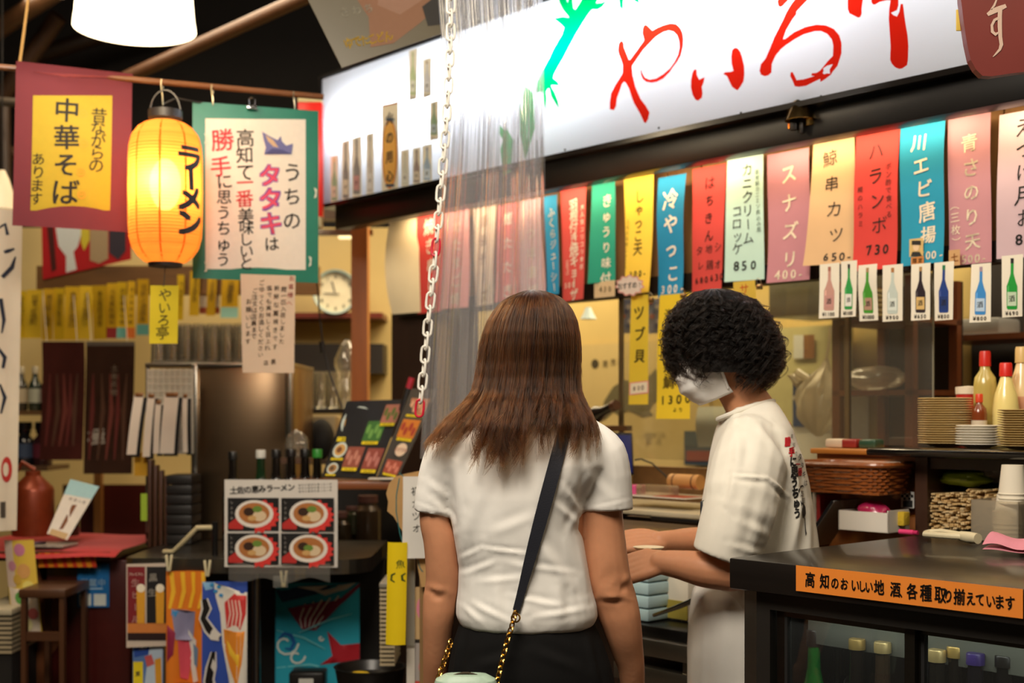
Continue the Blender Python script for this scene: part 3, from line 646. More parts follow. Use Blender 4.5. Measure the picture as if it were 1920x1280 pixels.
def head(mb, c, fwd, up, sc=1.0):
    f = Vector(fwd).normalized(); u = Vector(up); u = (u - f * u.dot(f)).normalized(); r = f.cross(u)
    R = Matrix((r, f, u)).transposed(); c = Vector(c)
    q = lambda x, y, z: c + R @ Vector((x * sc, y * sc, z * sc))
    E = lambda p, rad: mb.ell(q(*p), [a * sc for a in rad], 20, 12, R)
    E((0, -.012, .02), (.075, .094, .088)); E((0, .022, -.03), (.062, .068, .075)); E((0, .042, -.072), (.043, .044, .036))   # skull, face, jaw
    E((0, .060, -.098), (.020, .020, .016)); E((0, .078, .018), (.050, .018, .018))                                          # chin, brow
    limb(mb, [q(0, .088, .004), q(0, .098, -.018), q(0, .104, -.034)], [.008 * sc, .009 * sc, .0115 * sc], 10)
    for x in (-1, 1):
        E((x * .012, .096, -.036), (.008, .009, .007)); E((x * .032, .078, -.002), (.014, .010, .009)); E((x * .042, .062, -.03), (.022, .026, .022))
        E((x * .074, -.004, -.012), (.009, .017, .030)); E((x * .079, -.010, .002), (.006, .018, .022))
    E((0, .088, -.060), (.024, .010, .0055)); E((0, .086, -.069), (.021, .010, .0065))                                        # lips
    return q
skin = mat('#c58a66', 0.5, var=0.05, scale=60, sss=0.12, spec=0.35, bump=0.05, bscale=700)
def hair_mat(col, rough=0.32):
    m_ = bpy.data.materials.new('hair'); m_.use_nodes = True; nt = m_.node_tree; nt.nodes.remove(nt.nodes['Principled BSDF'])
    h = nt.nodes.new('ShaderNodeBsdfHairPrincipled'); h.parametrization = 'COLOR'; h.inputs['Color'].default_value = (*lin(col), 1)
    h.inputs['Roughness'].default_value = rough; h.inputs['Radial Roughness'].default_value = 0.5; h.inputs['IOR'].default_value = 1.33
    hi = nt.nodes.new('ShaderNodeHairInfo'); mr = nt.nodes.new('ShaderNodeMapRange'); mr.inputs[3].default_value = 0.45; mr.inputs[4].default_value = 1.6
    mx = nt.nodes.new('ShaderNodeMix'); mx.data_type = 'RGBA'; mx.blend_type = 'MULTIPLY'; mx.inputs[0].default_value = 1; mx.inputs[6].default_value = (*lin(col), 1)
    nt.links.new(hi.outputs['Random'], mr.inputs[0])
    tc = nt.nodes.new('ShaderNodeTexCoord'); mp = nt.nodes.new('ShaderNodeMapping'); mp.inputs['Scale'].default_value = (75, 75, 4); nz = nt.nodes.new('ShaderNodeTexNoise'); nz.inputs['Scale'].default_value = 1.0; nz.inputs['Detail'].default_value = 2
    nt.links.new(tc.outputs['Object'], mp.inputs[0]); nt.links.new(mp.outputs[0], nz.inputs['Vector']); m2 = nt.nodes.new('ShaderNodeMapRange'); m2.inputs[1].default_value = .3; m2.inputs[2].default_value = .7; m2.inputs[3].default_value = .35; m2.inputs[4].default_value = 1.9; nt.links.new(nz.outputs[0], m2.inputs[0])
    mu = nt.nodes.new('ShaderNodeMath'); mu.operation = 'MULTIPLY'; nt.links.new(mr.outputs[0], mu.inputs[0]); nt.links.new(m2.outputs[0], mu.inputs[1]); nt.links.new(mu.outputs[0], mx.inputs[7]); nt.links.new(mx.outputs[2], h.inputs['Color'])
    nt.links.new(h.outputs[0], nt.nodes['Material Output'].inputs[0]); return m_
def hair_object(name, strands, radius, material, parent):
    hc = bpy.data.hair_curves.new(name); hc.add_curves([len(s) for s in strands])
    a = np.concatenate([np.asarray(s, 'f') for s in strands]); hc.attributes['position'].data.foreach_set('vector', a.ravel())
    ra = hc.attributes.new('radius', 'FLOAT', 'POINT'); rr = np.concatenate([radius * np.clip(np.linspace(1.0, 0.35, len(s)) * 1.15, 0, 1) for s in strands]).astype('f')
    ra.data.foreach_set('value', rr); hc.materials.append(material)
    o = bpy.data.objects.new(name, hc); COL.objects.link(o); o.parent = parent; return o
class Levels:
    """stacked ellipses of a hair mass, read off by height"""
    def __init__(s, rows): r = np.array(sorted(rows)); s.z, s.cx, s.w, s.cy, s.d = r.T
    def at(s, z): return [np.interp(z, s.z, a) for a in (s.cx, s.w, s.cy, s.d)]
    def pt(s, z, phi, a=1.0):
        cx, w_, cy_, d = s.at(z); return (cx + a * w_ * math.sin(phi), cy_ - a * d * math.cos(phi), z)
def creases(list_, to):
    """folds in cloth: each (p, q, width, height, side) in photograph pixels on the near side"""
    segs = [(np.array(to(*a)), np.array(to(*b)), w_, h) for a, b, w_, h in list_]
    def f(xz):
        out = np.zeros(len(xz))
        for a, b, w_, h in segs:
            ab = b - a; t = np.clip(((xz - a) @ ab) / (ab @ ab), 0, 1); pr = a + t[:, None] * ab; dv = xz - pr; d = np.linalg.norm(dv, axis=1)
            nrm = np.array([-ab[1], ab[0]]) / np.linalg.norm(ab); sd = dv @ nrm; taper = np.sin(np.pi * np.clip(t, .04, .96)) ** .6
            out += h * taper * (np.exp(-(d / w_) ** 2) - 0.75 * np.exp(-((d / w_ - 1.6) / 1.1) ** 2) * (sd > 0))
        return out
    return f
def fbm(co, sc, seed=0.0):
    return np.array([noise.noise((p[0] * sc[0] + seed, p[1] * sc[1], p[2] * sc[2])) for p in co])

# ---------------------------------------------------------------- the woman with long brown hair, seen from behind
WY = 2.57; WO = Vector((Xat(985, WY), WY, 0))
def wp(px, py, dy=0.0): return P(px, py, WY + dy) - WO
wk = WY / F
woman = thing('person', 'person seen from behind with long brown hair, white t-shirt and black trousers', 'person', WO)
m = MB()
head(m, wp(1000, 668, .03), (0.12, 1, -.12), (0, .1, 1))
limb(m, [wp(1000, 740, .02), wp(997, 790, .0), wp(993, 820, 0)], [.052, .056, .07])
def wsec(py, l, r, hd, dy=0.0, inset=0.0): c = wp((l + r) / 2, py, dy); return ((c.x, c.y, c.z), (r - l) / 2 * wk - inset, hd - inset)
loft(m, [wsec(795, 900, 1080, .05, 0), wsec(825, 845, 1130, .075), wsec(870, 838, 1132, .09), wsec(930, 850, 1095, .095), wsec(1060, 874, 1092, .085), wsec(1110, 882, 1092, .085), wsec(1160, 890, 1090, .085), wsec(1250, 870, 1115, .10), wsec(1330, 862, 1130, .10)])
la = [(852, 850, 0), (828, 905, 0), (815, 965, .0), (824, 1015, 0), (829, 1063, .005), (829, 1098, .01), (825, 1120, .012), (822, 1155, .012), (820, 1195, .02), (818, 1235, .03), (815, 1275, .045), (812, 1330, .07)]
limb(m, [wp(*p) for p in la], [.046, .038, .031, .0325, .034, .034, .0345, .0325, .0300, .0275, .024, .0205])
ra = [(1118, 850, 0), (1128, 905, 0), (1128.5, 965, 0), (1133, 1024, 0), (1138.5, 1070, 0), (1144, 1098, .005), (1152, 1124, .01), (1162, 1156, .01), (1170, 1190, .015), (1177, 1222, .025), (1184, 1256, .035), (1188, 1325, .06)]
limb(m, [wp(*p) for p in ra], [.050, .046, .0425, .0445, .0455, .0455, .0455, .0425, .0375, .0325, .0275, .0215])
hand(m, wp(812, 1335, .07), (0, .12, -1), (-1, -.2, 0), (0, 1, 0), .25); hand(m, wp(1189, 1330, .06), (0.02, .12, -1), (1, -.2, 0), (0, 1, 0), .25)
for sx in (-1, 1): limb(m, [(sx * .085, 0, .72), (sx * .085, .01, .48), (sx * .085, 0, .3), (sx * .085, -.01, .08)], [.085, .06, .052, .038]); m.ell((sx * .085, .05, .035), (.04, .11, .035))
def wdisp(co, no):
    to = lambda x, y: tuple(wp(x, y))[0::2]
    g = creases([((803, 1107), (836, 1112), .006, -.0035), ((812, 1116), (832, 1118), .006, -.003), ((1126, 1122), (1166, 1123), .006, -.0035), ((1160, 1095), (1175, 1100), .010, -.004), ((1115, 1100), (1160, 1112), .02, .004)], to)(co[:, [0, 2]].astype('d'))
    return co + no * (g * (co[:, 1] < 0.01))[:, None]
put(organic(m, .0042, 6, wdisp), 'body', skin, woman)
# t-shirt
m = MB()
loft(m, [wsec(782, 935, 1045, .050, .0), wsec(788, 905, 1080, .062), wsec(803, 858, 1122, .080), wsec(825, 830, 1143, .094), wsec(870, 826, 1146, .106), wsec(930, 840, 1100, .112), wsec(985, 847, 1090, .112), wsec(1060, 860, 1104, .108), wsec(1105, 858, 1111, .112), wsec(1132, 855, 1118, .118), wsec(1152, 855, 1120, .119), wsec(1168, 862, 1112, .116), wsec(1176, 875, 1100, .105)], 36, 2.3)
limb(m, [wp(875, 828, 0), wp(842, 858, 0), wp(821, 905, 0)], [.046, .050, .043]); limb(m, [wp(1095, 826, 0), wp(1124, 856, 0), wp(1135, 900, 0)], [.050, .056, .054])
m.tube([wp(828, 890, 0), wp(816, 930, 0), wp(811, 962, 0)], [.045, .041, .0385], 24); m.tube([wp(1134, 890, 0), wp(1136, 925, 0), wp(1137, 956, 0)], [.054, .053, .0535], 24)
WCR = [((905, 1018), (992, 1027), .004, .0035), ((1005, 1000), (1066, 1092), .011, .007), ((955, 1102), (1052, 1123), .006, .004), ((948, 1043), (1072, 1064), .006, .0035), ((866, 1072), (935, 1040), .006, .004), ((868, 1040), (905, 1018), .005, .003), ((1030, 930), (1078, 975), .007, .0055), ((1050, 905), (1086, 955), .007, .0055), ((1062, 990), (1085, 950), .007, .004),
       ((812, 935), (850, 978), .007, .005), ((848, 870), (852, 985), .008, -.006), ((1090, 860), (1086, 968), .008, -.006), ((872, 960), (868, 1080), .011, .005), ((905, 900), (880, 1000), .012, .004), ((975, 1040), (995, 1140), .014, .006), ((930, 1060), (935, 1150), .012, .005), ((1040, 1080), (1050, 1150), .010, .005), ((1080, 1010), (1098, 1110), .009, .004),
       ((890, 1120), (960, 1150), .006, .004), ((870, 1128), (905, 1152), .006, .004), ((1000, 1140), (1090, 1130), .006, .004), ((925, 990), (1000, 960), .010, .003), ((900, 1080), (980, 1070), .006, .003), ((1095, 880), (1150, 940), .010, .004), ((800, 900), (840, 930), .008, .003), ((780, 942), (846, 962), .003, .0018), ((1087, 953), (1184, 934), .003, .0018)]
def shirt_disp(co, no):
    to = lambda x, y: tuple(wp(x, y))[0::2]
    g = creases(WCR, to)(co[:, [0, 2]].astype('d')) * (co[:, 1] < 0.02)
    n1 = fbm(co, (9, 9, 5)) * .0035 + fbm(co, (30, 30, 14), 5) * .0013
    lowz = np.clip((1.0 - co[:, 2]) / .12, 0, 1); n2 = fbm(co, (34, 34, 6), 9) * .0045 * lowz
    return co + no * (g * .55 + n1 * .5 + n2 * .35)[:, None]
cotton = mat('#e9e6e0', 0.85, var=0.02, scale=40, bump=0.15, bscale=1500, sheen=0.15, spec=0.2)
wsh = put(organic(m, .0042, 5, shirt_disp), 't_shirt', cotton, woman, label='plain white t-shirt tucked in at the back')
# trousers
m = MB()
loft(m, [wsec(1138, 868, 1108, .104), wsec(1165, 862, 1113, .110), wsec(1200, 850, 1130, .118), wsec(1245, 841, 1146, .124), wsec(1290, 836, 1156, .126), wsec(1360, 832, 1162, .125), wsec(1400, 838, 1158, .12)], 36, 2.2)
for sx in (-1, 1): m.tube([(sx * .082, 0, .70), (sx * .088, 0, .5), (sx * .092, 0, .3), (sx * .095, 0, .14)], [(.095, .098), (.09, .09), (.092, .092), (.096, .096)], 24)
def pants_disp(co, no):
    to = lambda x, y: tuple(wp(x, y))[0::2]
    g = creases([((868, 1170), (852, 1280), .006, .004), ((1095, 1175), (1120, 1280), .008, .004), ((900, 1230), (960, 1210), .01, .003), ((1000, 1200), (1080, 1235), .01, .003)], to)(co[:, [0, 2]].astype('d')) * (co[:, 1] < 0)
    return co + no * (g + fbm(co, (10, 10, 4)) * .002)[:, None]
put(organic(m, .006, 6, pants_disp), 'trousers', mat('#0d0c0c', 0.85, var=0.12, scale=80, bump=0.2, bscale=900, spec=.2, stretch=(3, 3, 1)), woman, label='black high-waisted trousers')
# long hair
rows = [(541, 1000, 1000, .03, .002), (544, 982, 1022, .03, .03), (550, 966, 1040, .03, .055), (560, 945, 1058, .03, .078), (580, 928, 1073, .03, .096), (600, 916, 1081, .03, .105), (625, 907, 1086, .03, .112), (650, 901, 1089, .03, .115), (680, 896, 1089, .028, .114), (710, 891, 1088, .02, .110), (735, 884, 1090, .01, .108), (755, 868, 1097, -.005, .106), (775, 848, 1105, -.01, .108), (800, 822, 1112, -.012, .113), (830, 797, 1114, -.014, .116), (870, 790, 1110, -.018, .118)]
LV = Levels([(wp(0, y)[2], wp((l + r) / 2, y)[0], (r - l) / 2 * wk, cyy, d) for y, l, r, cyy, d in rows])
zt = wp(0, 541.5)[2]
def zpx(py): return Zat(py, WY)
m = MB().m(mat('#2a160c', 0.5, var=0.25, scale=30, stretch=(9, 9, .6)))
zs = [zpx(y) for y in (543, 546, 552, 562, 580, 600, 625, 650, 680, 710, 735, 752, 764)]
vs = []; fs = []
for z in zs:
    for j in range(40): vs.append(LV.pt(z, 2 * math.pi * j / 40, .93))
for i in range(len(zs) - 1):
    for j in range(40):
        a = 2 * math.pi * (j + .5) / 40
        if i > 4 and math.cos(a) < -.35: continue              # open at the face
        fs.append((i * 40 + j, i * 40 + (j + 1) % 40, (i + 1) * 40 + (j + 1) % 40, (i + 1) * 40 + j))
fs.append(tuple(range(40))); m.add(vs, fs); hair = m.build('hair', woman, label='long straight brown hair with loose ends')
R_ = random.Random(3); strands = []
for ci in range(330):
    ph = R_.uniform(-math.pi, math.pi)
    if abs(ph) > 2.1 and R_.random() < .6: ph = R_.uniform(-2.0, 2.0)
    lay = R_.uniform(.86, 1.0)
    xs = math.sin(ph); back = math.cos(ph) > -0.1
    px_guess = 955 + 150 * xs
    if back:
        if xs < -.62: ye = R_.choice([R_.uniform(775, 812), R_.uniform(805, 838)])
        elif xs < -.1: ye = R_.uniform(832, 869) if R_.random() < .8 else R_.uniform(790, 835)
        elif xs < .12: ye = R_.choice([R_.uniform(790, 830), R_.uniform(845, 862)])
        elif xs < .55: ye = R_.choice([R_.uniform(755, 776), R_.uniform(758, 784), R_.uniform(760, 790), R_.uniform(815, 852)])
        else: ye = R_.choice([R_.uniform(768, 800), R_.uniform(775, 806), R_.uniform(805, 842)])
    else: ye = R_.uniform(770, 830)
    wob = R_.uniform(0, 6.28); wa = R_.uniform(.02, .07); tipk = R_.uniform(-.25, .25); n_s = R_.randint(17, 30)
    drift = R_.uniform(-.10, .10)
    for si in range(n_s):
        dphi = R_.gauss(0, .055); dl = R_.gauss(0, .022); yel = ye + R_.gauss(0, 10); ze = zpx(yel); npt = 30; pts = []
        y0 = 541.5 + abs(R_.gauss(0, 3))
        for k in range(npt):
            t = k / (npt - 1); yy = y0 + (yel - y0) * (t ** 1.0 if t > .12 else (t / .12) ** 2.0 * .12)
            z = zpx(yy); pinch = 1 - .72 * max(0, (t - .4) / .6) ** .8
            p_ = ph + dphi * pinch * (1 + .3 * math.sin(5 * t + wob)) + wa * math.sin(4.2 * t + wob) * t + drift * t * t
            if t > .86: p_ += tipk * ((t - .86) / .14) ** 2 * .8
            a_ = lay + dl * pinch + .02 * math.sin(9 * t + wob + si) * t
            # locks fall straight below the jaw instead of following the flare, except the outer ones
            cx_, w_, cy_, d_ = LV.at(z); wj = float(np.interp(zpx(735), LV.z, LV.w)); cj = float(np.interp(zpx(735), LV.z, LV.cx))
            if yy > 735:
                e = min(1, max(0, (abs(math.sin(ph)) - .45) / .45)); w_ = wj + (w_ - wj) * e; cx_ = cj + (cx_ - cj) * (e if xs < 0 else e * .6) - .020 * (1 - e) * ((yy - 735) / 100)
            x = cx_ + a_ * w_ * math.sin(p_); cq = math.cos(p_); ex = 1 - .5 * min(1, max(0, (yy - 740) / 50)); yv = cy_ - a_ * d_ * math.copysign(abs(cq) ** ex, cq) - .010 * max(0, cq) * min(1, max(0, (yy - 745) / 50))
            pts.append((x, yv - (.004 if t > .8 else 0), z))
        strands.append(pts)
for fl in range(110):                                                # flyaways
    ph = R_.uniform(-1.7, 1.7); ye = R_.uniform(700, 850); wob = R_.uniform(0, 6); sw = R_.uniform(.0, .05)
    strands.append([LV.pt(zpx(542 + (ye - 542) * t), ph + .12 * math.sin(3 * t + wob), 1.0 + sw * t + .02 * math.sin(6 * t + wob)) for t in np.linspace(0, 1, 26)])
hair_object('strands', strands, .00042, hair_mat('#381f0d'), hair)
# shoulder bag worn across the back
bvh = BVHTree.FromPolygons([v.co for v in wsh.data.vertices], [tuple(p.vertices) for p in wsh.data.polygons])
def onback(px, py, off=.003):
    o = -WO + Vector((0, 0, HC)); d = (P(px, py, 1) - Vector((0, 0, HC))).normalized(); h = bvh.ray_cast(o, d)
    return (h[0] + Vector((0, -off, 0))) if h[0] is not None else wp(px, py, -.115 if py > 900 else -.062)
bag = thing('crossbody_bag', 'mint shoulder bag on a navy strap and gold chain, worn across the white t-shirt', 'bag', WO)
path = [(1074, 766), (1066, 782), (1060, 800), (1053, 825), (1045, 855), (1036, 890), (1025, 930), (1013, 975), (1001, 1020), (990, 1060), (981, 1095), (973, 1128), (968, 1143)]
wd = [25, 25, 25, 25, 25, 25, 25, 24, 22, 19, 16, 14, 13]
m = MB().m(mat('#24252c', 0.35, var=0.08, bump=.1, bscale=400)); L_ = []; Rr = []; Lb = []; Rb = []
cen = [onback(*p) for p in path]
for _ in range(2): cen = [cen[0]] + [(cen[i - 1] + cen[i] * 2 + cen[i + 1]) / 4 for i in range(1, len(cen) - 1)] + [cen[-1]]
vs = []; fs = []
for i, p in enumerate(cen):
    t = (cen[min(i + 1, len(cen) - 1)] - cen[max(i - 1, 0)]).normalized(); sd = t.cross(Vector((0, -1, 0))).normalized() * wd[i] * wk / 2; ou = Vector((0, -.0035, 0))
    vs += [p + sd - ou * .5, p + sd + ou, p - sd + ou, p - sd - ou * .5]
for i in range(len(cen) - 1):
    for j in range(4): fs.append((i * 4 + j, i * 4 + (j + 1) % 4, i * 4 + 4 + (j + 1) % 4, i * 4 + 4 + j))
fs += [(0, 1, 2, 3), (len(vs) - 4, len(vs) - 3, len(vs) - 2, len(vs) - 1)]
m.add(vs, fs); m.build('strap', bag, label='navy leather strap')
gold = mat('#c99a4a', 0.25, 1.0, var=.05)
def chain(mb, pts, link_l, link_w, wire, alt=True):
    pts = [Vector(p) for p in pts]; seg = [(pts[i + 1] - pts[i]).length for i in range(len(pts) - 1)]; tot = sum(seg); n = max(2, int(tot / (link_l * .72)))
    def at(d):
        for i, s_ in enumerate(seg):
            if d <= s_ or i == len(seg) - 1: return pts[i].lerp(pts[i + 1], d / s_), (pts[i + 1] - pts[i]).normalized()
            d -= s_
    for k in range(n):
        c, t = at((k + .5) * tot / n); a = Vector((0, 1, 0)) if abs(t.y) < .9 else Vector((1, 0, 0)); u = t.cross(a).normalized(); v = t.cross(u).normalized()
        ang = (0.75 if k % 2 else -0.75) if alt else 0.3; s_ = u * math.cos(ang) + v * math.sin(ang)
        ring = []
        for j in range(12):
            q = 2 * math.pi * j / 12; ring.append(c + t * math.cos(q) * link_l / 2 + s_ * math.sin(q) * link_w / 2)
        mb.tube(ring, wire, 6, closed=True)
m = MB().m(gold); cpts = [wp(967, 1146, -.128), wp(960, 1172, -.132), wp(950, 1205, -.14), wp(941, 1240, -.15), wp(933, 1276, -.158), wp(932, 1292, -.16)]
chain(m, cpts, .014, .010, .0017); m.tube([wp(967, 1158, -.13) + Vector((.008 * math.cos(q), 0, .008 * math.sin(q))) for q in np.linspace(0, 6.283, 14)[:-1]], .0018, 6, closed=True); m.build('chain', bag, label='gold chain end of the strap')
m = MB().m(gold); chain(m, [wp(846, 1200, -.11), wp(836, 1232, -.135), wp(826, 1258, -.15), wp(818, 1285, -.158)], .014, .010, .0017); m.build('chain', bag, label='second gold chain by the elbow')
mint = mat('#9fb7a4', 0.45, var=.08, bump=.1, bscale=200)
m = MB().m(mint); c0 = wp(873, 1345, -.175); loft(m, [((c0.x, c0.y, c0.z - .10), .055, .030), ((c0.x, c0.y, c0.z - .06), .064, .036), ((c0.x, c0.y, c0.z), .066, .037), ((c0.x, c0.y, c0.z + .05), .064, .036), ((c0.x, c0.y, c0.z + .072), .056, .030), ((c0.x, c0.y, c0.z + .081), .040, .020)], 32, 3.0); m.build('bag_body', bag, label='mint green leather body')
m = MB().m(mat('#3a2f20', 0.4)); m.tube([(c0.x - .056 + .112 * t, c0.y - .002, c0.z + .058 + .026 * math.sin(math.pi * t)) for t in np.linspace(0, 1, 14)], .0022, 6); m.build('zip', bag, label='dark zip along the top')

# ---------------------------------------------------------------- the shop worker in profile
KY = 3.15; KO = Vector((Xat(1420, KY), KY, 0)); kk = KY / F
def kp(px, py, dy=0.0): return P(px, py, KY + dy) - KO
worker = thing('person', 'person in profile with curly black hair, white face mask and printed white t-shirt', 'person', KO)
m = MB(); hc = kp(1338, 655, 0); hf = Vector((-.95, .05, -.40))
hq = head(m, hc, hf, (-.25, 0, 1))
limb(m, [kp(1362, 690, 0), kp(1388, 735, 0), kp(1412, 775, 0), kp(1420, 805, 0)], [.052, .054, .060, .085])
def ksec(py, l, r, hd, inset=0.0, dy=0.0): c = kp((l + r) / 2, py, dy); return ((c.x, c.y, c.z), (r - l) / 2 * kk - inset, hd - inset)
loft(m, [ksec(775, 1375, 1462, .08), ksec(800, 1352, 1472, .14), ksec(850, 1345, 1488, .165), ksec(950, 1345, 1500, .15), ksec(1060, 1345, 1505, .145), ksec(1150, 1340, 1515, .16), ksec(1250, 1345, 1520, .15)])
limb(m, [kp(1405, 845, -.14), kp(1400, 910, -.185), kp(1392, 990, -.2), kp(1385, 1066, -.2), kp(1350, 1070, -.19), kp(1315, 1066, -.175), kp(1272, 1058, -.15), kp(1240, 1054, -.135)], [.052, .048, .046, .045, .044, .042, .034, .0285])
limb(m, [kp(1400, 845, .14), kp(1385, 920, .17), kp(1375, 990, .17), kp(1345, 1015, .15), kp(1300, 1012, .12), kp(1262, 1013, .09), kp(1238, 1014, .07)], [.052, .046, .044, .040, .033, .027, .025])
hand(m, kp(1240, 1053, -.135), (-.95, .35, -.25), (-.1, -.75, .65), (0, .3, 1), .62, .98); hand(m, kp(1238, 1014, .07), (-.96, -.1, .02), (.1, -.5, .85), (-.2, -1, -.2), .85, .98)
for sx in (-1, 1): limb(m, [(.0, sx * .09, .72), (.01, sx * .09, .46), (.02, sx * .09, .28), (.02, sx * .09, .08)], [.085, .06, .052, .038]); m.ell((-.03, sx * .09, .035), (.11, .04, .035))
put(organic(m, .004, 5), 'body', skin, worker)
m = MB()
loft(m, [ksec(752, 1396, 1452, .062), ksec(762, 1374, 1460, .085), ksec(780, 1354, 1470, .125), ksec(805, 1345, 1482, .165), ksec(850, 1334, 1499, .19), ksec(900, 1325, 1511, .192), ksec(950, 1317, 1521, .185), ksec(1000, 1314, 1529, .18), ksec(1060, 1314, 1536, .18), ksec(1110, 1316, 1540, .182), ksec(1160, 1320, 1540, .18)], 36, 2.2)
limb(m, [kp(1408, 835, -.12), kp(1402, 880, -.17), kp(1392, 930, -.195)], [.075, .086, .088]); m.tube([kp(1398, 905, -.185), kp(1388, 955, -.2), kp(1374, 1000, -.2), kp(1358, 1046, -.198)], [.086, .086, .082, .076], 26)
limb(m, [kp(1405, 835, .12), kp(1395, 900, .17)], [.075, .08]); m.tube([kp(1398, 890, .17), kp(1380, 960, .18), kp(1368, 1005, .17)], [.08, .078, .072], 24)
KCR = [((1340, 882), (1400, 886), .004, .003), ((1400, 886), (1456, 926), .004, .003), ((1345, 889), (1400, 893), .006, -.003), ((1400, 893), (1452, 934), .006, -.004), ((1456, 926), (1434, 1040), .010, -.010), ((1425, 920), (1400, 1010), .014, .003), ((1360, 900), (1340, 1000), .014, .003), ((1385, 930), (1370, 1040), .014, .002), ((1350, 960), (1400, 985), .010, .004), ((1335, 1000), (1395, 1020), .008, .003), ((1390, 790), (1460, 900), .012, .007), ((1460, 850), (1475, 960), .012, .006), ((1440, 800), (1490, 870), .012, .004), ((1470, 920), (1460, 1030), .012, .006), ((1495, 940), (1490, 1040), .012, .005), ((1360, 810), (1345, 870), .010, .005), ((1330, 930), (1345, 870), .008, .004), ((1310, 1026), (1390, 1050), .003, .002), ((1380, 760), (1352, 800), .004, .003)]
def kdisp(co, no):
    to = lambda x, y: tuple(kp(x, y))[0::2]
    return co + no * (creases(KCR, to)(co[:, [0, 2]].astype('d')) * (co[:, 1] < 0.03) + fbm(co, (8, 8, 4), 3) * .004 + fbm(co, (24, 24, 10), 7) * .0012)[:, None]
cotton2 = mat('#e4dfd2', 0.85, var=0.03, scale=30, bump=0.15, bscale=1400, sheen=0.15, spec=0.2)
ksh = put(organic(m, .0048, 5, kdisp), 't_shirt', cotton2, worker, label='loose white t-shirt with brush lettering down the back')
#m = MB(); m.tube([kp(1388 + 36 * math.cos(q) - 2, 757 - 9 * math.cos(q) * 0 + 14 * -math.cos(q) + 6, -.062 * math.sin(q) * -1) for q in np.linspace(0, 2 * math.pi, 28)[:-1]], .006, 8, closed=True)
kb = BVHTree.FromPolygons([v.co for v in ksh.data.vertices], [tuple(p.vertices) for p in ksh.data.polygons])
def onk(px, py, off=.0016):
    o = -KO + Vector((0, 0, HC)); d = (P(px, py, 1) - Vector((0, 0, HC))).normalized(); h = kb.ray_cast(o, d)
    return (h[0] + h[1] * off) if h[0] is not None else None
m = MB()
def kprint(chars, p0, p1, size, col, wide=.55, bold=.03, hand_=.6, tilt=0.12):
    m.m(ink(col))
    for vs, fs in text_cells(chars, (p0[0], -p0[1]), (p1[0], -p1[1]), size, bold, hand_, wide):
        cx_ = sum(v[0] for v in vs) / len(vs); q = [onk(a + (-(b) - (p0[1] + p1[1]) / 2) * 0, -b) for a, b in vs]
        if all(p is not None for p in q): m.add(q, fs)
kprint('うちのタタキは', (1489, 808), (1510, 905), 15, '#23201e', .5, .0); kprint('高知で', (1484, 818), (1492, 850), 9, '#4a4542', .5, -.01); kprint('一番', (1496, 870), (1499, 884), 17, '#b8202a', .5, .03)
kprint('勝手', (1476, 828), (1483, 847), 19, '#b8202a', .6, .05); kprint('に思うちゅう', (1487, 865), (1494, 962), 22, '#1a1817', .62, .04)
kprint('高知', (1503, 925), (1505, 938), 13, '#6a6560', .5, -.01)
def kpoly(pts, col):
    q = [onk(*p) for p in pts]
    if all(p is not None for p in q): m.m(ink(col)); m.add(q, [tuple(t) for t in tessellate_polygon([[Vector((a, b, 0)) for a, b in pts]])])
kpoly([(1497, 916), (1500, 910), (1504, 909), (1507, 913), (1503, 912), (1499, 917), (1498, 925), (1496, 922)], '#1a1817')
kpoly([(1500, 938), (1505, 942), (1509, 950), (1510, 962), (1508, 970), (1504, 960), (1502, 948)], '#1a1817'); kpoly([(1507.5, 970), (1508.6, 970), (1510.5, 992), (1512, 1000), (1510, 1004), (1509, 995)], '#1a1817')
m.build('print', ksh, smooth=False)
m = MB(); loft(m, [ksec(1085, 1322, 1530, .165), ksec(1110, 1302, 1538, .172), ksec(1160, 1294, 1542, .176), ksec(1220, 1290, 1545, .176), ksec(1300, 1290, 1545, .175), ksec(1360, 1300, 1540, .17)], 34, 2.3)
for sx in (-1, 1): m.tube([(-.02, sx * .085, .66), (-.02, sx * .09, .45), (-.01, sx * .09, .25), (0, sx * .09, .1)], [(.115, .095), (.10, .09), (.095, .09), (.09, .085)], 22)
def kpd(co, no): return co + no * (fbm(co, (14, 14, 3), 2) * .006 + fbm(co, (30, 30, 6), 4) * .002)[:, None]
MB().m(cotton2).tube([kp(1450 - 104 * (.5 - .5 * math.cos(q)), 752 + 34 * (.5 - .5 * math.cos(q)) ** 1.3, -.078 * math.sin(q)) for q in np.linspace(0, 2 * math.pi, 30)[:-1]], .0065, 8, closed=True).build('collar', ksh)
put(organic(m, .006, 5, kpd), 'trousers', mat('#dcd8d0', 0.85, var=.03, bump=.1, bscale=900), worker, label='loose white work trousers')
# mask
m = MB(); f = hf.normalized(); u = Vector((-.25, 0, 1)); u = (u - f * u.dot(f)).normalized(); r = f.cross(u); RM = Matrix((r, f, u)).transposed()
def mk(u_, v_):
    q = (u_ - .5) * 2; a = abs(q); e = min(1, a * 1.7); side = max(0, a - .59) / .41; pinch = 1 - .22 * max(0, v_ - .55) / .45
    fr = .116 - .030 * max(0, v_ - .62) / .38 - .020 * max(0, .32 - v_) / .32
    lat = math.copysign(.071 * math.sin(e * math.pi / 2) ** .9 * pinch + .005 * side, q)
    fwd = fr * (1 - .48 * e ** 2.2) - .048 * side * (1 - .25 * abs(v_ - .5))
    z = .004 - .118 * v_ + side * (v_ - .55) * .026 - .010 * side
    return hc + RM @ Vector((lat + math.copysign(.0012 * math.sin(v_ * 24), q) * side, fwd + .0014 * math.sin(v_ * 24) * (1 - side), z))
m.m(mat('#e9e6e2', 0.8, var=.02, bump=.2, bscale=500)).grid(mk, 22, 16)
mask = m.build('face_mask', worker, label='white cloth face mask')
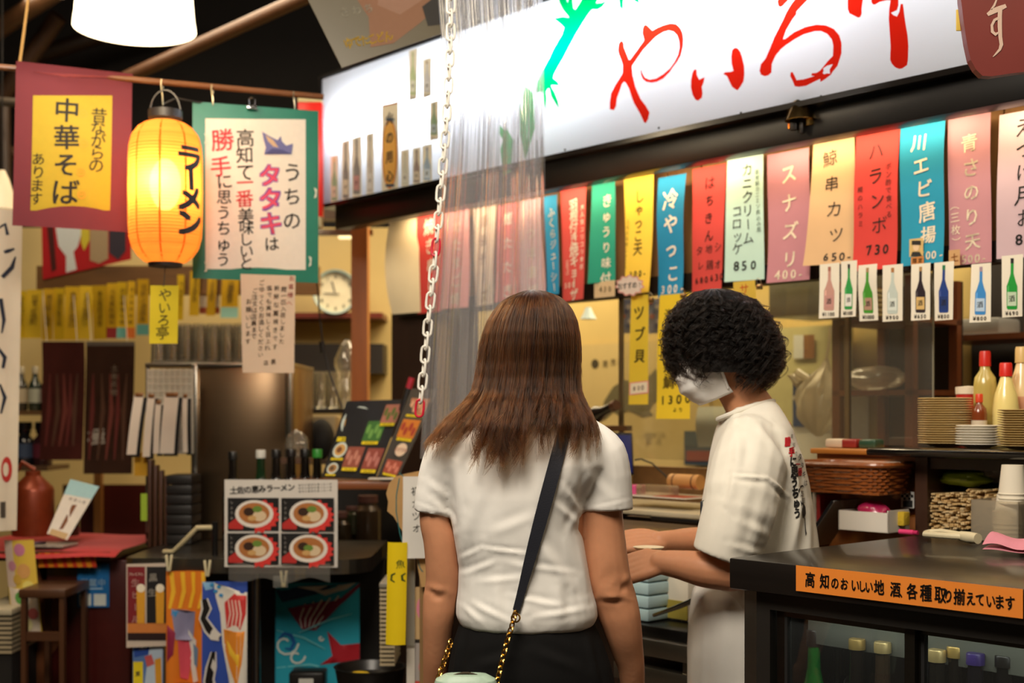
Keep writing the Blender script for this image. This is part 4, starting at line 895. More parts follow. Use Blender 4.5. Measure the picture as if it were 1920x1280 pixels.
so = mask.modifiers.new('thick', 'SOLIDIFY'); so.thickness = .0022
for sgn, nm in ((1, 'strap'), (-1, 'strap')):
    MB().m(mat('#efece8', 0.8)).tube([mk(0.02 if sgn < 0 else .98, .12), hc + RM @ Vector((sgn * .088, .022, -.005)), hc + RM @ Vector((sgn * .09, -.012, .018)), hc + RM @ Vector((sgn * .089, -.022, -.01)), hc + RM @ Vector((sgn * .088, .012, -.045)), mk(0.02 if sgn < 0 else .98, .85)], .0036, 8).build(nm, mask)
# curly hair
rows = [(541, 1338, 1340, 0, .002), (544, 1318, 1362, 0, .04), (550, 1300, 1385, 0, .065), (565, 1279, 1414, 0, .092), (585, 1264, 1434, 0, .108), (610, 1253, 1450, 0, .118), (640, 1248, 1463, 0, .124), (665, 1248, 1469, 0, .126), (690, 1254, 1466, 0, .124), (710, 1262, 1456, 0, .118), (725, 1272, 1442, 0, .112), (745, 1284, 1425, 0, .105)]
KL = Levels([(kp(0, y)[2], kp((l + r_) / 2, y)[0], (r_ - l) / 2 * kk, c_, d) for y, l, r_, c_, d in rows])
def kz(py): return Zat(py, KY)
m = MB().m(mat('#0d0907', 0.6, var=.2)); ys = (543, 547, 555, 568, 588, 612, 640, 665, 685, 700); vs = []; fs = []
for y in ys:
    for j in range(40): vs.append(KL.pt(kz(y), 2 * math.pi * j / 40, .86))
for i in range(len(ys) - 1):
    for j in range(40):
        a = 2 * math.pi * (j + .5) / 40
        if i > 4 and math.sin(a) < -.55: continue
        fs.append((i * 40 + j, i * 40 + (j + 1) % 40, (i + 1) * 40 + (j + 1) % 40, (i + 1) * 40 + j))
fs.append(tuple(range(40))); m.add(vs, fs); khair = m.build('hair', worker, label='chin-length curly black hair')
R_ = random.Random(11); strands = []
for ci in range(760):
    ph = R_.uniform(-math.pi, math.pi); xs = math.sin(ph)
    if xs < -.35: ye = R_.uniform(690, 722)
    elif xs < .15: ye = R_.uniform(676, 702)
    elif xs < .45: ye = R_.uniform(700, 730)
    else: ye = R_.uniform(705, 735)
    if R_.random() < .45: ye = R_.uniform(580, ye)
    y0 = 541.5 + (R_.random() ** 1.4) * 70; lay = R_.uniform(.84, 1.0); hr = R_.uniform(.006, .0125); turns = R_.uniform(.022, .040); w0 = R_.uniform(0, 6.28); dirn = R_.choice([-1, 1])
    if ci % 11 == 0: lay = R_.uniform(1.0, 1.07)
    for si in range(R_.randint(7, 12) if lay <= 1 else 4):
        dp = R_.gauss(0, .022); dl = R_.gauss(0, .010); npt = 40; pts = []; yel = ye + R_.gauss(0, 4); hh = hr * R_.uniform(.8, 1.2); wo = w0 + R_.gauss(0, .28)
        for k in range(npt):
            t = k / (npt - 1); yy = y0 + (yel - y0) * t; z = kz(yy); x, y, z = KL.pt(z, ph + dp, lay + dl); ang = dirn * (t * (yel - y0) * kk / turns * 2 * math.pi * .8) + wo; am = hh * min(1, t * 4)
            lc = (math.cos(ph), math.sin(ph)); x += am * math.cos(ang) * lc[0]; y += am * math.cos(ang) * lc[1]; rad = am * .8 * math.sin(ang); x += rad * math.sin(ph); y -= rad * math.cos(ph); z += am * .5 * math.sin(ang + 1)
            pts.append((x, y, z))
        strands.append(pts)
hair_object('strands', strands, .00042, hair_mat('#0c0705', .42), khair)
# what the worker holds
t = thing('dish', 'small pale dish held in the hands of the masked person', 'dish', KO + kp(1216, 1031, -.03))
MB().m(mat('#e6d9bc', .4)).lathe([(.0, 0), (.028, 0), (.036, .006), (.038, .008), (.034, .007), (.0, .003)], n=24).build('plate', t)
# pen and pad in the chest pocket
t = thing('order_pad', 'small dark order pad tucked in the chest pocket of the printed t-shirt', 'pad', KO + kp(1318, 950, -.13))
MB().m(mat('#20242c', .4)).box((0, 0, -.02), (.006, .05, .07), rz=-.3, bev=.002).build('cover', t); MB().m(paper('#d8d4c8')).box((.005, 0, -.018), (.004, .046, .064), rz=-.3).build('pages', t)
# ================================================================== the counter fridge and the kitchen at the right
def fp(px, py, c): s_, z_ = fhit(px, py, c); return FW(s_, c, z_)
def fbx(mb, x0, x1, y0, y1, z0, z1, bev=0): return mb.box2((x0, y0, z0), (x1, y1, z1), bev)
FT = 0.99; fs0 = fhit(1367, 1045, 2.19)[0]; FWD = 1.30
fr = thing('display_fridge', 'glass-fronted drinks fridge with a black wood-grain top and an orange notice', 'fridge', FW(fs0, 2.19, 0), FROT)
blk = wood('#171311', 0.32, axis=0, var=.3, coat=.3)
m = MB().m(blk); fbx(m, 0, FWD, 0, .86, FT - .066, FT, .004); m.build('worktop', fr)
m = MB().m(steel('#8f8b82', .35)); fbx(m, .018, .05, .03, .75, .05, FT - .067); m.build('side_panel', fr)
m = MB().m(mat('#2a2724', .4, .3)); fbx(m, .05, .085, .03, .07, .05, FT - .067); fbx(m, .085, FWD, .03, .06, FT - .105, FT - .067); fbx(m, .05, FWD, .03, .07, .05, .12); m.build('front_frame', fr)
m = MB().m(mat('#35332f', .6)); fbx(m, .05, FWD, .72, .75, .05, FT - .067); m.build('back_panel', fr)
m = MB().m(mat('#5e5f58', .5)); fbx(m, .09, FWD, .16, .19, FT - .19, FT - .08); m.build('inner_header', fr, label='pale grey inner header')
m = MB().m(mat('#6a6a66', .5)); fbx(m, .06, FWD, .1, .7, .455, .462); m.build('shelf', fr)
m = MB().m(mat('#1d1b1a', .6)); fbx(m, .05, FWD, .07, .74, .05, .1); m.build('plinth', fr)
xm = fhit(1688, 1140, 2.2)[0] - fs0
gl = clear((.86, .90, .89), .05, .015, .02)
for nm_x0, x1, y in ((.092, xm + .01, .045), (xm - .005, FWD - .02, .06)):
    d = MB().m(steel('#56524c', .35)); z0, z1 = .12, FT - .106
    for a, b in ((nm_x0, nm_x0 + .02), (x1 - .022, x1)): fbx(d, a, b, y, y + .018, z0, z1)
    fbx(d, nm_x0, x1, y, y + .018, z1 - .012, z1); fbx(d, nm_x0, x1, y, y + .018, z0, z0 + .02)
    door = d.build('sliding_door', fr)
    g = MB().m(gl); fbx(g, nm_x0 + .02, x1 - .022, y + .007, y + .010, z0 + .02, z1 - .012); g.build('glass', door)
    s_ = MB().m(mat('#0e0d0d', .7)); fbx(s_, nm_x0 + .021, nm_x0 + .028, y - .002, y + .012, z0 + .02, z1 - .012); s_.build('gasket', door)
# orange notice, its own slight slope is perspective
sh = Sheet((1493, 1068, 1919, 1146), '#e0822c', c=2.186, nx=6, ny=1); sh.mb = MB(); sh.mb.m(mat('#e2832e', .55, var=.03, spec=.4))
q = [sh.to(p) for p in ((1493, 1059), (1918.5, 1095), (1918.5, 1152), (1493, 1107))]; zt_, zb_ = q[0][1], q[3][1]
sh.mb.add([(a, -.001, b) for a, b in ((q[0][0], zt_), (q[1][0], zt_), (q[1][0], zb_), (q[0][0], zb_))], [(0, 1, 2, 3)])
chars = '高知のおいしい地酒、各種取り揃えています'
tx = [1519, 1547, 1566, 1584, 1604, 1617, 1630, 1650, 1680, 1694, 1711, 1737, 1763, 1780, 1799, 1821, 1839, 1858, 1875, 1894]
for i, ch in enumerate(chars):
    x_ = tx[i]; zc = (zt_ + zb_) / 2; k_ = ord(ch) > 0x3fff; s0, _z = sh.to((x_, 1100)); sh.mb.m(ink('#17110d'))
    sz = (zt_ - zb_) * (.62 if k_ else .5)
    for vs, fs in text_cells(ch, (s0, zc + (0 if k_ else -.002)), (s0, zc), sz, .02, .6, .74, False): sh.mb.add([(a, -.0022, b) for a, b in vs], fs)
sh.build('notice_strip', 'long orange notice strip with black brush lettering on the fridge edge', 'notice')
area('fridge_fill_light', FW(fs0 + .65, 2.275, .90), FW(fs0 + .65, 2.36, .6), 1.1, .02, 1.0, (1.0, .98, .86))  # unseen fill light added to brighten the fridge interior
# bottles behind the glass
def bottle(name, label, base, h, r, body, cap, labcol=None, neck=.012, cap_l=.035, group=None, rotz=0, glass=True, labz=(.18, .5), capr=None):
    t = thing(name, label, 'bottle', base, rotz, group)
    bm_ = mat(body, .08, spec=.6, var=.03, trans=.0, coat=.6) if not glass else mat(body, .06, var=.02, trans=.75, spec=.5)
    MB().m(bm_).lathe([(0, 0), (r * .92, 0), (r, .008), (r, h * .52), (r * .93, h * .60), (r * .55, h * .70), (neck * 1.1, h * .78), (neck, h * .96), (neck, h - cap_l * .5), (0, h - cap_l * .5)], n=20).build('glass_body', t)
    cr = capr or neck * 1.22
    MB().m(mat(cap, .35, .5 if cap in GOLDS else 0, var=.05)).lathe([(neck * .9, h - cap_l), (cr, h - cap_l), (cr, h - .003), (cr * .92, h), (0, h)], n=18).build('cap', t)
    if labcol: MB().m(paper(labcol)).tube([(0, 0, h * labz[0]), (0, 0, h * labz[1])], r * 1.012, 20, caps=False).build('label', t)
    return t
GOLDS = ('#b89a5a', '#c8b07a', '#a88848')
SB = 'sake bottles in the counter fridge'
def inb(px, py, c, h, lab, r, body, cap, labc=None, **k):
    s_, z_ = fhit(px, py, c); return bottle('sake_bottle', lab, FW(s_, c, .463), z_ - .463, r, body, cap, labc, group=SB, **k)
inb(1466, 1178, 2.42, 0, 'pale frosted bottle with a white label, leftmost in the fridge', .036, '#8a8678', '#9a958a', '#b5a890', glass=False, labz=(.3, .78), neck=.014)
inb(1526, 1180, 2.36, 0, 'green bottle with a black stopper in the left half of the fridge', .036, '#0a7a2a', '#12100f', glass=False, neck=.0135)
inb(1571, 1186, 2.44, 0, 'black bottle with a round silver emblem in the fridge', .036, '#0c0b0d', '#15131a', glass=False)
inb(1607, 1197, 2.34, 0, 'dark bottle with gold cap and yellow label in the fridge', .034, '#17110c', '#b89a5a', '#b8a060', glass=False, neck=.0145, cap_l=.022, labz=(.2, .5))
inb(1655, 1203, 2.34, 0, 'clear brown bottle with gold cap beside the fridge mullion', .034, '#3a2a1c', '#c8b07a', '#5a6a3a', glass=False, neck=.0145, cap_l=.022)
inb(1651, 1190, 2.52, 0, 'gold capped bottle standing behind the clear brown one', .036, '#2a1c14', '#a88848', glass=False, neck=.0145, cap_l=.022)
inb(1757, 1217, 2.34, 0, 'silver gold capped bottle, leftmost behind the right door', .034, '#1a1814', '#c8b07a', '#4a4438', glass=False, neck=.0145, cap_l=.024)
inb(1792, 1211, 2.36, 0, 'dark bottle with a worn gold cap, second behind the right door', .034, '#17130f', '#b89a5a', '#7a5a3a', glass=False, neck=.0145, cap_l=.022)
inb(1829, 1224, 2.34, 0, 'bottle with a purple cap behind the right door', .034, '#15121a', '#3a2a6a', '#6a4a48', glass=False, neck=.0145, cap_l=.022)
inb(1884, 1228, 2.36, 0, 'black capped bottle near the right edge of the fridge', .034, '#120f10', '#1a1614', '#5a5a60', glass=False, neck=.0155, cap_l=.022)
inb(1792, 1192, 2.56, 0, 'gold capped bottle at the back of the right half', .036, '#1c1610', '#a88848', glass=False, neck=.0145, cap_l=.022)
inb(1826, 1203, 2.52, 0, 'bottle with brown gold cap behind the purple capped one', .036, '#1c1610', '#b89a5a', glass=False, neck=.0145, cap_l=.022)
inb(1846, 1203, 2.5, 0, 'pale green capped bottle at the back of the right half', .030, '#20241c', '#5a6a58', glass=False, neck=.0135, cap_l=.022)
# emblem on the black bottle is part of it
t = [o for o in bpy.data.objects if o.get('label', '').startswith('black bottle with a round silver')][0]
e = MB().m(mat('#b8b8c0', .3, .6)); e.lathe([(.014, 0), (.0175, 0), (.0175, .001), (.014, .001), (.014, 0)], (0, -.0362, .245), 20, axis=(0, -1, 0)); e.box((0, -.0365, .245), (.002, .001, .02)); e.box((0, -.0365, .245), (.016, .001, .002)); e.build('emblem', t, rotz=.5)

# on top of the fridge
t = thing('marker', 'pink marker pen lying on the black fridge top', 'pen', fp(1701, 1003, 2.93), FROT)
MB().m(mat('#e0407a', .35)).tube([(-.022, 0, .008), (.018, 0, .008)], .0065, 10).build('barrel', t); MB().m(mat('#c02a60', .35)).tube([(.018, 0, .008), (.03, 0, .008)], .0055, 10).build('cap', t)
t = thing('bottle_opener', 'ivory looped opener lying on the black fridge top', 'opener', fp(1780, 1013, 2.84), FROT)
iv = mat('#d8ccaa', .4)
m = MB().m(iv); m.tube([(.055, 0, .012), (.03, .012, .014), (-.03, .018, .018), (-.058, .012, .015), (-.062, 0, .013), (-.058, -.012, .012), (-.02, -.015, .012), (.02, -.012, .012), (.055, -.004, .012)], .0075, 10); m.build('loop', t)
MB().m(iv).tube([(.03, 0, .013), (.06, -.012, .012), (.085, -.022, .012)], [.012, .014, .0125], 12).build('head', t)
m = MB().m(mat('#d88a9a', .9, bump=.4, bscale=900))
def fold(u, v): return (-.07 + .16 * u, -.045 + .09 * v, .012 + .022 * math.sin(math.pi * v) * (1 - .3 * u) + .005 * math.sin(9 * u + 3 * v))
m.grid(fold, 14, 10); m.grid(lambda u, v: (fold(u, v)[0], fold(u, v)[1], .002 + .3 * (fold(u, v)[2] - .012)), 14, 10)
m.build('cloth', label='folded pink checked cloth at the right edge of the fridge top', cat='cloth', loc=fp(1917, 1033, 2.72), rotz=FROT)
m = MB().m(mat('#b8c0bc', .15)); m.box((0, 0, .001), (.22, .14, .002), bev=.0008); m.build('plastic_sheet', label='clear plastic sheet lying on the front right corner of the fridge top', cat='plastic sheet', loc=FW(fs0 + .74, 2.33, FT + .0003), rotz=FROT)

# shelf unit with black counter top
su = fhit(1716, 930, 3.06)[0]
un = thing('shelf_unit', 'dark wooden shelf unit under the black kitchen counter top', 'shelf', FW(su, 3.06, 0), FROT)
dw = wood('#3a2012', .45)
m = MB().m(dw); fbx(m, 0, .035, 0, .3, .0, 1.185); m.build('side_panel', un); m = MB().m(dw); fbx(m, 1.0, 1.03, 0, .3, 0, 1.185); m.build('side_panel', un)
m = MB().m(wood('#1c1410', .5, axis=0)); fbx(m, .035, 1.0, .28, .3, 0, 1.185); m.build('back_panel', un)
m = MB().m(wood('#2c1a10', .5, axis=0)); fbx(m, .035, 1.0, .0, .28, .955, .985); m.build('shelf', un)
m = MB().m(wood('#2c1a10', .5, axis=0)); fbx(m, .035, 1.0, .01, .28, 1.155, 1.185); m.build('rail', un)
ct0 = fhit(1622, 848, 2.98)[0]
m = MB().m(mat('#12100f', .12, coat=.6, var=.1)); R = Matrix.Rotation(FROT, 3, 'Z')
m.box((.75, .21, 0), (1.5, .42, .022), bev=.008); m.build('counter_top', label='glossy black counter top carrying the plates', cat='counter top', loc=FW(ct0, 2.98, 1.198), rotz=FROT)
CTZ = 1.21
# chopsticks
CH = 'disposable chopsticks heaped in the shelf unit'
lig = [mat(c_, .7, var=.1) for c_ in ('#d6b884', '#cfae78', '#dcc293', '#c6a46c')]
cb = MB().m(lig[0]); cb.box((0, 0, 0), (.0085, .19, .0042)); cb.box((.0008, .0, .0), (.0002, .2, .0045))
protos = []
for mm in lig:
    q = MB().m(mm); q.box((-.0026, 0, 0), (.0046, .2, .005), bev=.0008); q.box((.0026, 0, 0), (.0046, .2, .005), bev=.0008); q.box((0, .08, 0), (.009, .04, .005), bev=.0008)
    me_o = q.build('chopsticks'); protos.append(me_o.data); bpy.data.objects.remove(me_o)
rr = random.Random(5); ccount = 0
def chop(px, py, c, tilt, yaw):
    global ccount
    o = bpy.data.objects.new('chopsticks', rr.choice(protos)); COL.objects.link(o); s_, z_ = fhit(px, py, c)
    o.location = FW(s_, c + .1, z_); o.rotation_euler = (rr.uniform(-.04, .04), tilt, FROT + yaw); tag(o, 'pale wooden disposable chopsticks in the heap on the shelf', 'chopsticks', CH); ccount += 1
yy = 994
while yy > 921:
    xx = 1737 + rr.uniform(0, 5)
    top_l = 925
    while xx < 1808:
        if yy > top_l + (xx - 1737) * .02: chop(xx, yy + rr.uniform(-1.2, 1.2), 3.075 + rr.uniform(-.006, .004), rr.uniform(-.12, .12), rr.uniform(-.05, .05))
        xx += rr.uniform(8.2, 9.6)
    yy -= 5.2
yy = 990
while yy > 914:
    xx = 1812 + rr.uniform(0, 6)
    while xx < 1876:
        if yy > 914 + 8 * math.sin(xx * .15): chop(xx, yy + rr.uniform(-2, 2), 3.08 + rr.uniform(-.012, .004), rr.uniform(-.7, .5), rr.uniform(-.12, .12))
        xx += rr.uniform(8.6, 11)
    yy -= 6.4
m = MB().m(mat('#1a1512', .6)); fbx(m, 0, .46, 0, .2, 0, .006); m.build('tray', label='low dark tray under the chopsticks', cat='tray', loc=FW(su + .04, 3.065, .985), rotz=FROT)
# crumpled packs
def crumple(name, label, cat, c, r, col, seed, rough=.25, kind=None, clr=None, R=None):
    mb = MB().m(clr or mat(col, rough, var=.08, coat=.3)); n = 26; k = 16; vs = []; fs = []
    for i in range(k + 1):
        a = math.pi * i / k
        for j in range(n):
            q = 2 * math.pi * j / n; d = Vector((math.sin(a) * math.cos(q), math.sin(a) * math.sin(q), math.cos(a)))
            s_ = 1 + .22 * noise.noise(d * 2.1 + Vector((seed, 0, 0))) + .12 * abs(noise.noise(d * 5 + Vector((0, seed, 0))))
            vs.append((d.x * r[0] * s_, d.y * r[1] * s_, d.z * r[2] * s_ + r[2]))
    for i in range(k):
        for j in range(n): fs.append((i * n + j, (i + 1) * n + j, (i + 1) * n + (j + 1) % n, i * n + (j + 1) % n))
    mb.add(vs, fs); return mb.build(name, None, label, cat, loc=c, rotz=FROT)
crumple('packet', 'crumpled green packet lying on the chopsticks', 'packet', fp(1812, 911, 3.16), (.075, .05, .021), '#9ab83a', 2)
crumple('plastic_bag', 'grey crumpled plastic bag beside the green packet', 'bag', fp(1866, 905, 3.2), (.045, .05, .028), '#8a8684', 7)
# paper cups
def cup_stack(base, n, lab, inverted=True):
    t = thing('paper_cups', lab, 'cups', base, FROT); 
    for k in range(n):
        z = k * .011; mm = MB().m(paper('#efe6d2'))
        mm.lathe([(.034, z), (.035, z + .003), (.033, z + .004), (.0255, z + .072), (.0, z + .072)], n=26); mm.build('cup', t)
    return t
ub = thing('cup_box', 'translucent plastic box of stacked cups beside the chopsticks', 'box', fp(1882, 1012, 2.97), FROT)
m = MB().m(clear((.93, .9, .84), .05, .30, .25, (.85, .78, .65)))
for a in (((-.058, -.05, 0), (.062, .05, .003)), ((-.058, -.05, 0), (-.055, .05, .098)), ((.059, -.05, 0), (.062, .05, .098)), ((-.058, -.05, 0), (.062, -.047, .098)), ((-.058, .047, 0), (.062, .05, .098))): m.box2(*a)
m.build('walls', ub)
cup_stack(fp(1890, 1008, 2.975) + Vector((0, 0, .0)), 4, 'nested paper cups lying inside the translucent box')
cup_stack(fp(1899, 944, 2.975), 3, 'white paper cup tower standing on the translucent box')
# plates
def plates(px, py, c, n, r, col, step, lab, rim='#b89a5a'):
    s_, z_ = fhit(px, py, c); b = FW(s_, c, CTZ)
    pr = MB().m(mat(col, .3, var=.04)); pr.lathe([(0, .002), (r * .55, .0), (r * .6, .003), (r * .97, step * 1.4), (r, step * 1.55), (r * .985, step * 1.75), (r * .6, .006), (0, .006)], n=36)
    o = pr.build('plate', label=lab[0], cat='plate', group=lab[1], loc=b)
    for k in range(1, n):
        q = o.copy(); COL.objects.link(q); q.location = b + Vector((rr.uniform(-.001, .001), rr.uniform(-.001, .001), k * step)); q.rotation_euler = (0, 0, rr.uniform(0, 6))
    return o
plates(1772, 838, 3.24, 20, .072, '#cdb27a', .0064, ('tan plate in the tall stack left of the sauce bottles', 'tan plates in the tall stack'))
plates(1834, 838, 3.14, 8, .057, '#ece6d8', .0068, ('white plate in the low stack between the two tan stacks', 'white plates in the low stack'))
plates(1917, 838, 3.12, 16, .060, '#c0a46c', .0060, ('tan plate in the short stack at the right edge', 'tan plates in the right stack'))
# sauce bottles
def sauce(px, py, c, top, r, body, cap, lab, shape='oil', labc=None):
    s_, z_ = fhit(px, top, c); h = z_ - CTZ; s_, _q = fhit(px, py, c); t = thing('sauce_bottle', lab, 'bottle', FW(s_, c, CTZ), FROT, 'sauce bottles behind the plates')
    if shape == 'oil': pf = [(0, 0), (r * .95, 0), (r, .01), (r, h * .62), (r * .9, h * .72), (r * .45, h * .80), (r * .42, h * .86), (0, h * .86)]
    else: pf = [(0, 0), (r * .9, 0), (r, .02), (r, h * .45), (r * .85, h * .62), (r * .5, h * .78), (r * .36, h * .86), (0, h * .86)]
    MB().m(mat(body, .2, var=.03, coat=.4, sss=0)).lathe(pf, n=24).build('body', t)
    MB().m(mat(cap, .35)).lathe([(r * .36, h * .84), (r * .5, h * .84), (r * .48, h * .98), (r * .42, h), (0, h)], n=20).build('cap', t)
    if labc: MB().m(paper(labc)).tube([(0, 0, h * .15), (0, 0, h * .5)], r * 1.015, 24, caps=False).build('label', t)
    return t
sauce(1847, 800, 3.34, 658, .031, '#b5a45c', '#c8281e', 'amber oil bottle with a red cap behind the white plates')
sauce(1886, 800, 3.28, 680, .034, '#efdc8e', '#d8281e', 'pale yellow mayonnaise bottle with a red cap', 'mayo')
sauce(1916, 800, 3.36, 650, .036, '#e8cfa0', '#d8b878', 'cream coloured sauce bottle at the right edge', 'mayo', '#d8a080')
sauce(1836, 800, 3.24, 738, .020, '#7a3818', '#d0401e', 'small brown sauce bottle with a red cap and white label', 'oil', '#d8c8b0')
s_, z_ = fhit(1815, 728, 3.38); t = thing('tin', 'red tin with a white lid beside the sauce bottles', 'tin', FW(s_, 3.38, CTZ), FROT); MB().m(mat('#b8221c', .4)).lathe([(0, 0), (.03, 0), (.032, .15), (0, .15)], n=22).build('body', t); MB().m(mat('#e0d6c4', .4)).lathe([(.034, .145), (.034, .165), (0, .168)], n=22).build('lid', t)

# wooden cabinet left of the shelf unit
cs0 = fhit(1528, 900, 3.12)[0]; cw = su - cs0 - .004
cab = thing('wooden_cabinet', 'orange-brown wooden cabinet behind the worker', 'cabinet', FW(cs0, 3.12, 0), FROT)
ob = wood('#a8672a', .4, axis=0, coat=.4)
m = MB().m(ob); fbx(m, 0, cw, .01, .24, 0, 1.185); m.build('carcass', cab); m = MB().m(wood('#7a4418', .4, axis=0)); fbx(m, .01, cw, 0, .012, 1.03, 1.165, .004); m.build('drawer', cab); m = MB().m(wood('#8f531f', .4)); fbx(m, .01, cw, .0, .012, .2, 1.02, .004); m.build('door', cab)
m = MB().m(wood('#b8742e', .4, axis=0)); fbx(m, -.01, ct0 - cs0 - .004, -.01, .25, 1.185, 1.20, .003); m.build('top_board', cab)
# wicker basket
s0b, zb = fhit(1516, 918, 3.02); s1b, _q = fhit(1692, 918, 3.02); bw = s1b - s0b; bk = thing('wicker_basket', 'brown wicker basket hung in front of the wooden cabinet', 'basket', FW((s0b + s1b) / 2, 3.015, zb), FROT)
wk_m = mat('#8a4a1c', .4, var=.3, scale=60, coat=.3); hgt = .078
m = MB().m(wk_m)
def ring(z, grow, ph, amp):
    n = 72; out = []
    for j in range(n):
        q = 2 * math.pi * j / n; cx_, sx_ = math.cos(q), math.sin(q); a = (bw / 2 + grow - .02); b = .075 + grow
        out.append((a * math.copysign(abs(cx_) ** .45, cx_) + amp * math.cos(q) * (1 if (j + ph) % 4 < 2 else -1), b * math.copysign(abs(sx_) ** .45, sx_) + amp * math.sin(q) * (1 if (j + ph) % 4 < 2 else -1), z))
    return out
for k in range(9): m.tube(ring(.004 + k * .0085, .0 + .002 * k, k * 2, .0022), .0048, 6, closed=True)
m.build('weave', bk)
MB().m(wk_m).tube(ring(hgt, .021, 0, 0), .0075, 8, closed=True).build('rim', bk); MB().m(wk_m).box((0, 0, .003), (bw - .04, .15, .006)).build('base', bk)
# odds and ends under the basket
s_, z_ = fhit(1640, 1000, 2.98); bx_ = thing('open_box', 'white open box of small things beside the shelf unit', 'box', FW(s_, 2.99, FT), FROT); wp_ = paper('#d8d2c8')
for a in (((-.085, -.05, 0), (.065, -.047, .052)), ((-.085, .05, 0), (.065, .053, .052)), ((-.085, -.05, 0), (-.082, .05, .052)), ((.062, -.05, 0), (.065, .05, .058)), ((-.085, -.05, 0), (.065, .05, .002))): MB().m(wp_).box2(*a).build('wall', bx_)
crumple('sachets', 'crimson and white sachets heaped in the white open box', 'sachets', FW(s_ - .01, 2.99, FT + .012), (.045, .032, .032), '#a82050', 4)
sh = Sheet((1689, 921, 1714, 952), '#e8e6e0', c=3.1, nx=1, ny=1)
for i in range(3):
    for j in range(5):
        if (i + j) % 2: sh.rect(1690 + j * 4.6, 922 + i * 5, 1694.6 + j * 4.6, 927 + i * 5, '#1a1a1a', 1)
sh.rect(1694, 938, 1712, 950, '#2a2a2a', 1); sh.build('check_card', 'small card with a black and white check beside the shelf unit', 'card')
t = thing('folder', 'black folder leaning behind the printed t-shirt', 'folder', fp(1556, 1012, 3.02), FROT); m = MB().m(mat('#17161a', .35)); R_f = Matrix.Rotation(.65, 3, 'Y'); m.box((.0, 0, .045), (.008, .13, .17), R=R_f); m.build('cover', t); m = MB().m(mat('#9a9690', .5)); m.box((.006, 0, .048), (.004, .125, .165), R=R_f); m.build('pages', t)
for px, col, h, lab in ((1536, '#2a6a4a', .1, 'green file spine upright by the cabinet'), (1546, '#e0ded6', .1, 'white file spine upright by the cabinet'), (1554, '#b02a2a', .085, 'red file spine upright by the cabinet')):
    MB().m(mat(col, .5)).box((0, 0, h / 2), (.012, .1, h), bev=.001).build('file', label=lab, cat='file', group='files by the cabinet', loc=FW(fhit(px, 990, 3.06)[0], 3.06, FT), rotz=FROT)
t = thing('sponge', 'yellow sponge block beside the white open box', 'sponge', fp(1694, 985, 3.0), FROT); MB().m(mat('#c8a82a', .9, bump=.5)).box((0, 0, .018), (.02, .03, .036), bev=.003).build('block', t)
for px, col, L_, lab in ((1572, '#c8b8a0', .06, 'ivory packet lying on the cabinet top'), (1600, '#8a2a26', .05, 'dark red packet lying on the cabinet top'), (1634, '#2a4a38', .055, 'dark green packet lying on the cabinet top')):
    MB().m(mat(col, .3, coat=.4)).box((0, 0, .014), (L_, .05, .026), bev=.006).build('seasoning_packet', label=lab, cat='packet', group='packets on the cabinet top', loc=FW(fhit(px, 835, 3.2)[0], 3.2, 1.2), rotz=FROT)

# glass screen along the counter
g0 = fhit(1165, 700, 3.37)[0]; g1 = fhit(1590, 700, 3.37)[0]; g2 = fhit(1749, 700, 3.37)[0]
win = thing('window_1', None, None, FW(g0, 3.37, 1.12), FROT); win['kind'] = 'structure'
pst = mat('#6b5a3e', .4, .4)
for x in (0, g1 - g0): MB().m(pst).box2((x - .007, -.007, 0), (x + .007, .007, .60)).build('post', win)
MB().m(clear((.90, .89, .82), .03, .05, .05, (.8, .72, .55))).box2((.008, -.002, .02), (g1 - g0 - .008, .002, .6)).build('pane', win)
MB().m(clear((.88, .88, .84), .04, .06, .05, (.7, .66, .58))).box2((g1 - g0 + .008, -.002, .085), (g2 - g0, .002, .6)).build('pane', win)
MB().m(mat('#8a8878', .3)).box2((g2 - g0, -.003, .085), (g2 - g0 + .003, .003, .6)).build('edge', win)

# kitchen beyond the glass
KC = 4.47
def kpanel(box, col, label, cat, name, c=KC, **k): sh = Sheet(box, col, c=c, nx=1, ny=1); return sh
sh = Sheet((1085, 640, 1330, 880), '#cdb77c', c=KC, nx=1, ny=1)
sh.ellipse(1116, 682, 7, 9, '#4a4230'); sh.text('南西諸', (1135, 682), (1165, 676), 15, '#4a4230', .0, .8, vertical=False)
sh.poly([(1100, 790), (1128, 780), (1133, 752), (1150, 725), (1170, 712), (1188, 715), (1200, 722), (1222, 700), (1230, 690), (1237, 720), (1243, 752), (1226, 755), (1218, 770), (1226, 778), (1205, 782), (1190, 775), (1178, 770), (1160, 778), (1150, 772), (1135, 786), (1118, 792)], '#6b6448')
sh.text('土佐のくじら', (1210, 815), (1245, 815), 13, '#8a7c52', .0, .6, vertical=False); sh.text('夢の', (1216, 828), (1236, 828), 15, '#8a7c52', .0, .6, vertical=False); sh.text('海道', (1105, 810), (1150, 810), 13, '#8a7c52', .0, .6, vertical=False)
sh.build('wall_map', 'large tan poster with a dark sea creature on the kitchen wall', 'poster')
sh = Sheet((1283, 808, 1335, 872), '#3a4a5a', c=KC - .03, nx=1, ny=1); sh.rect(1283, 808, 1335, 835, '#4a5a66', 1); sh.rect(1287, 845, 1335, 864, '#8a3a38', 1); sh.build('poster', 'small blue and red picture low on the kitchen wall', 'poster')
sh = Sheet((1308, 762, 1368, 838), '#c9cfc6', c=4.1, bend=curl(.01, .0, .0, 2)); sh.build('towel', 'pale towel hanging behind the masked face', 'towel')
m = MB().m(mat('#c8dce0', .5)); m.lathe([(.0, .05), (.012, .05), (.022, .025), (.036, .0), (.03, 0), (.0, .03)], n=9); m.build('bell', label='pale blue crumpled bell hanging left of the glass post', cat='bell', loc=fp(1103, 598, 3.9))
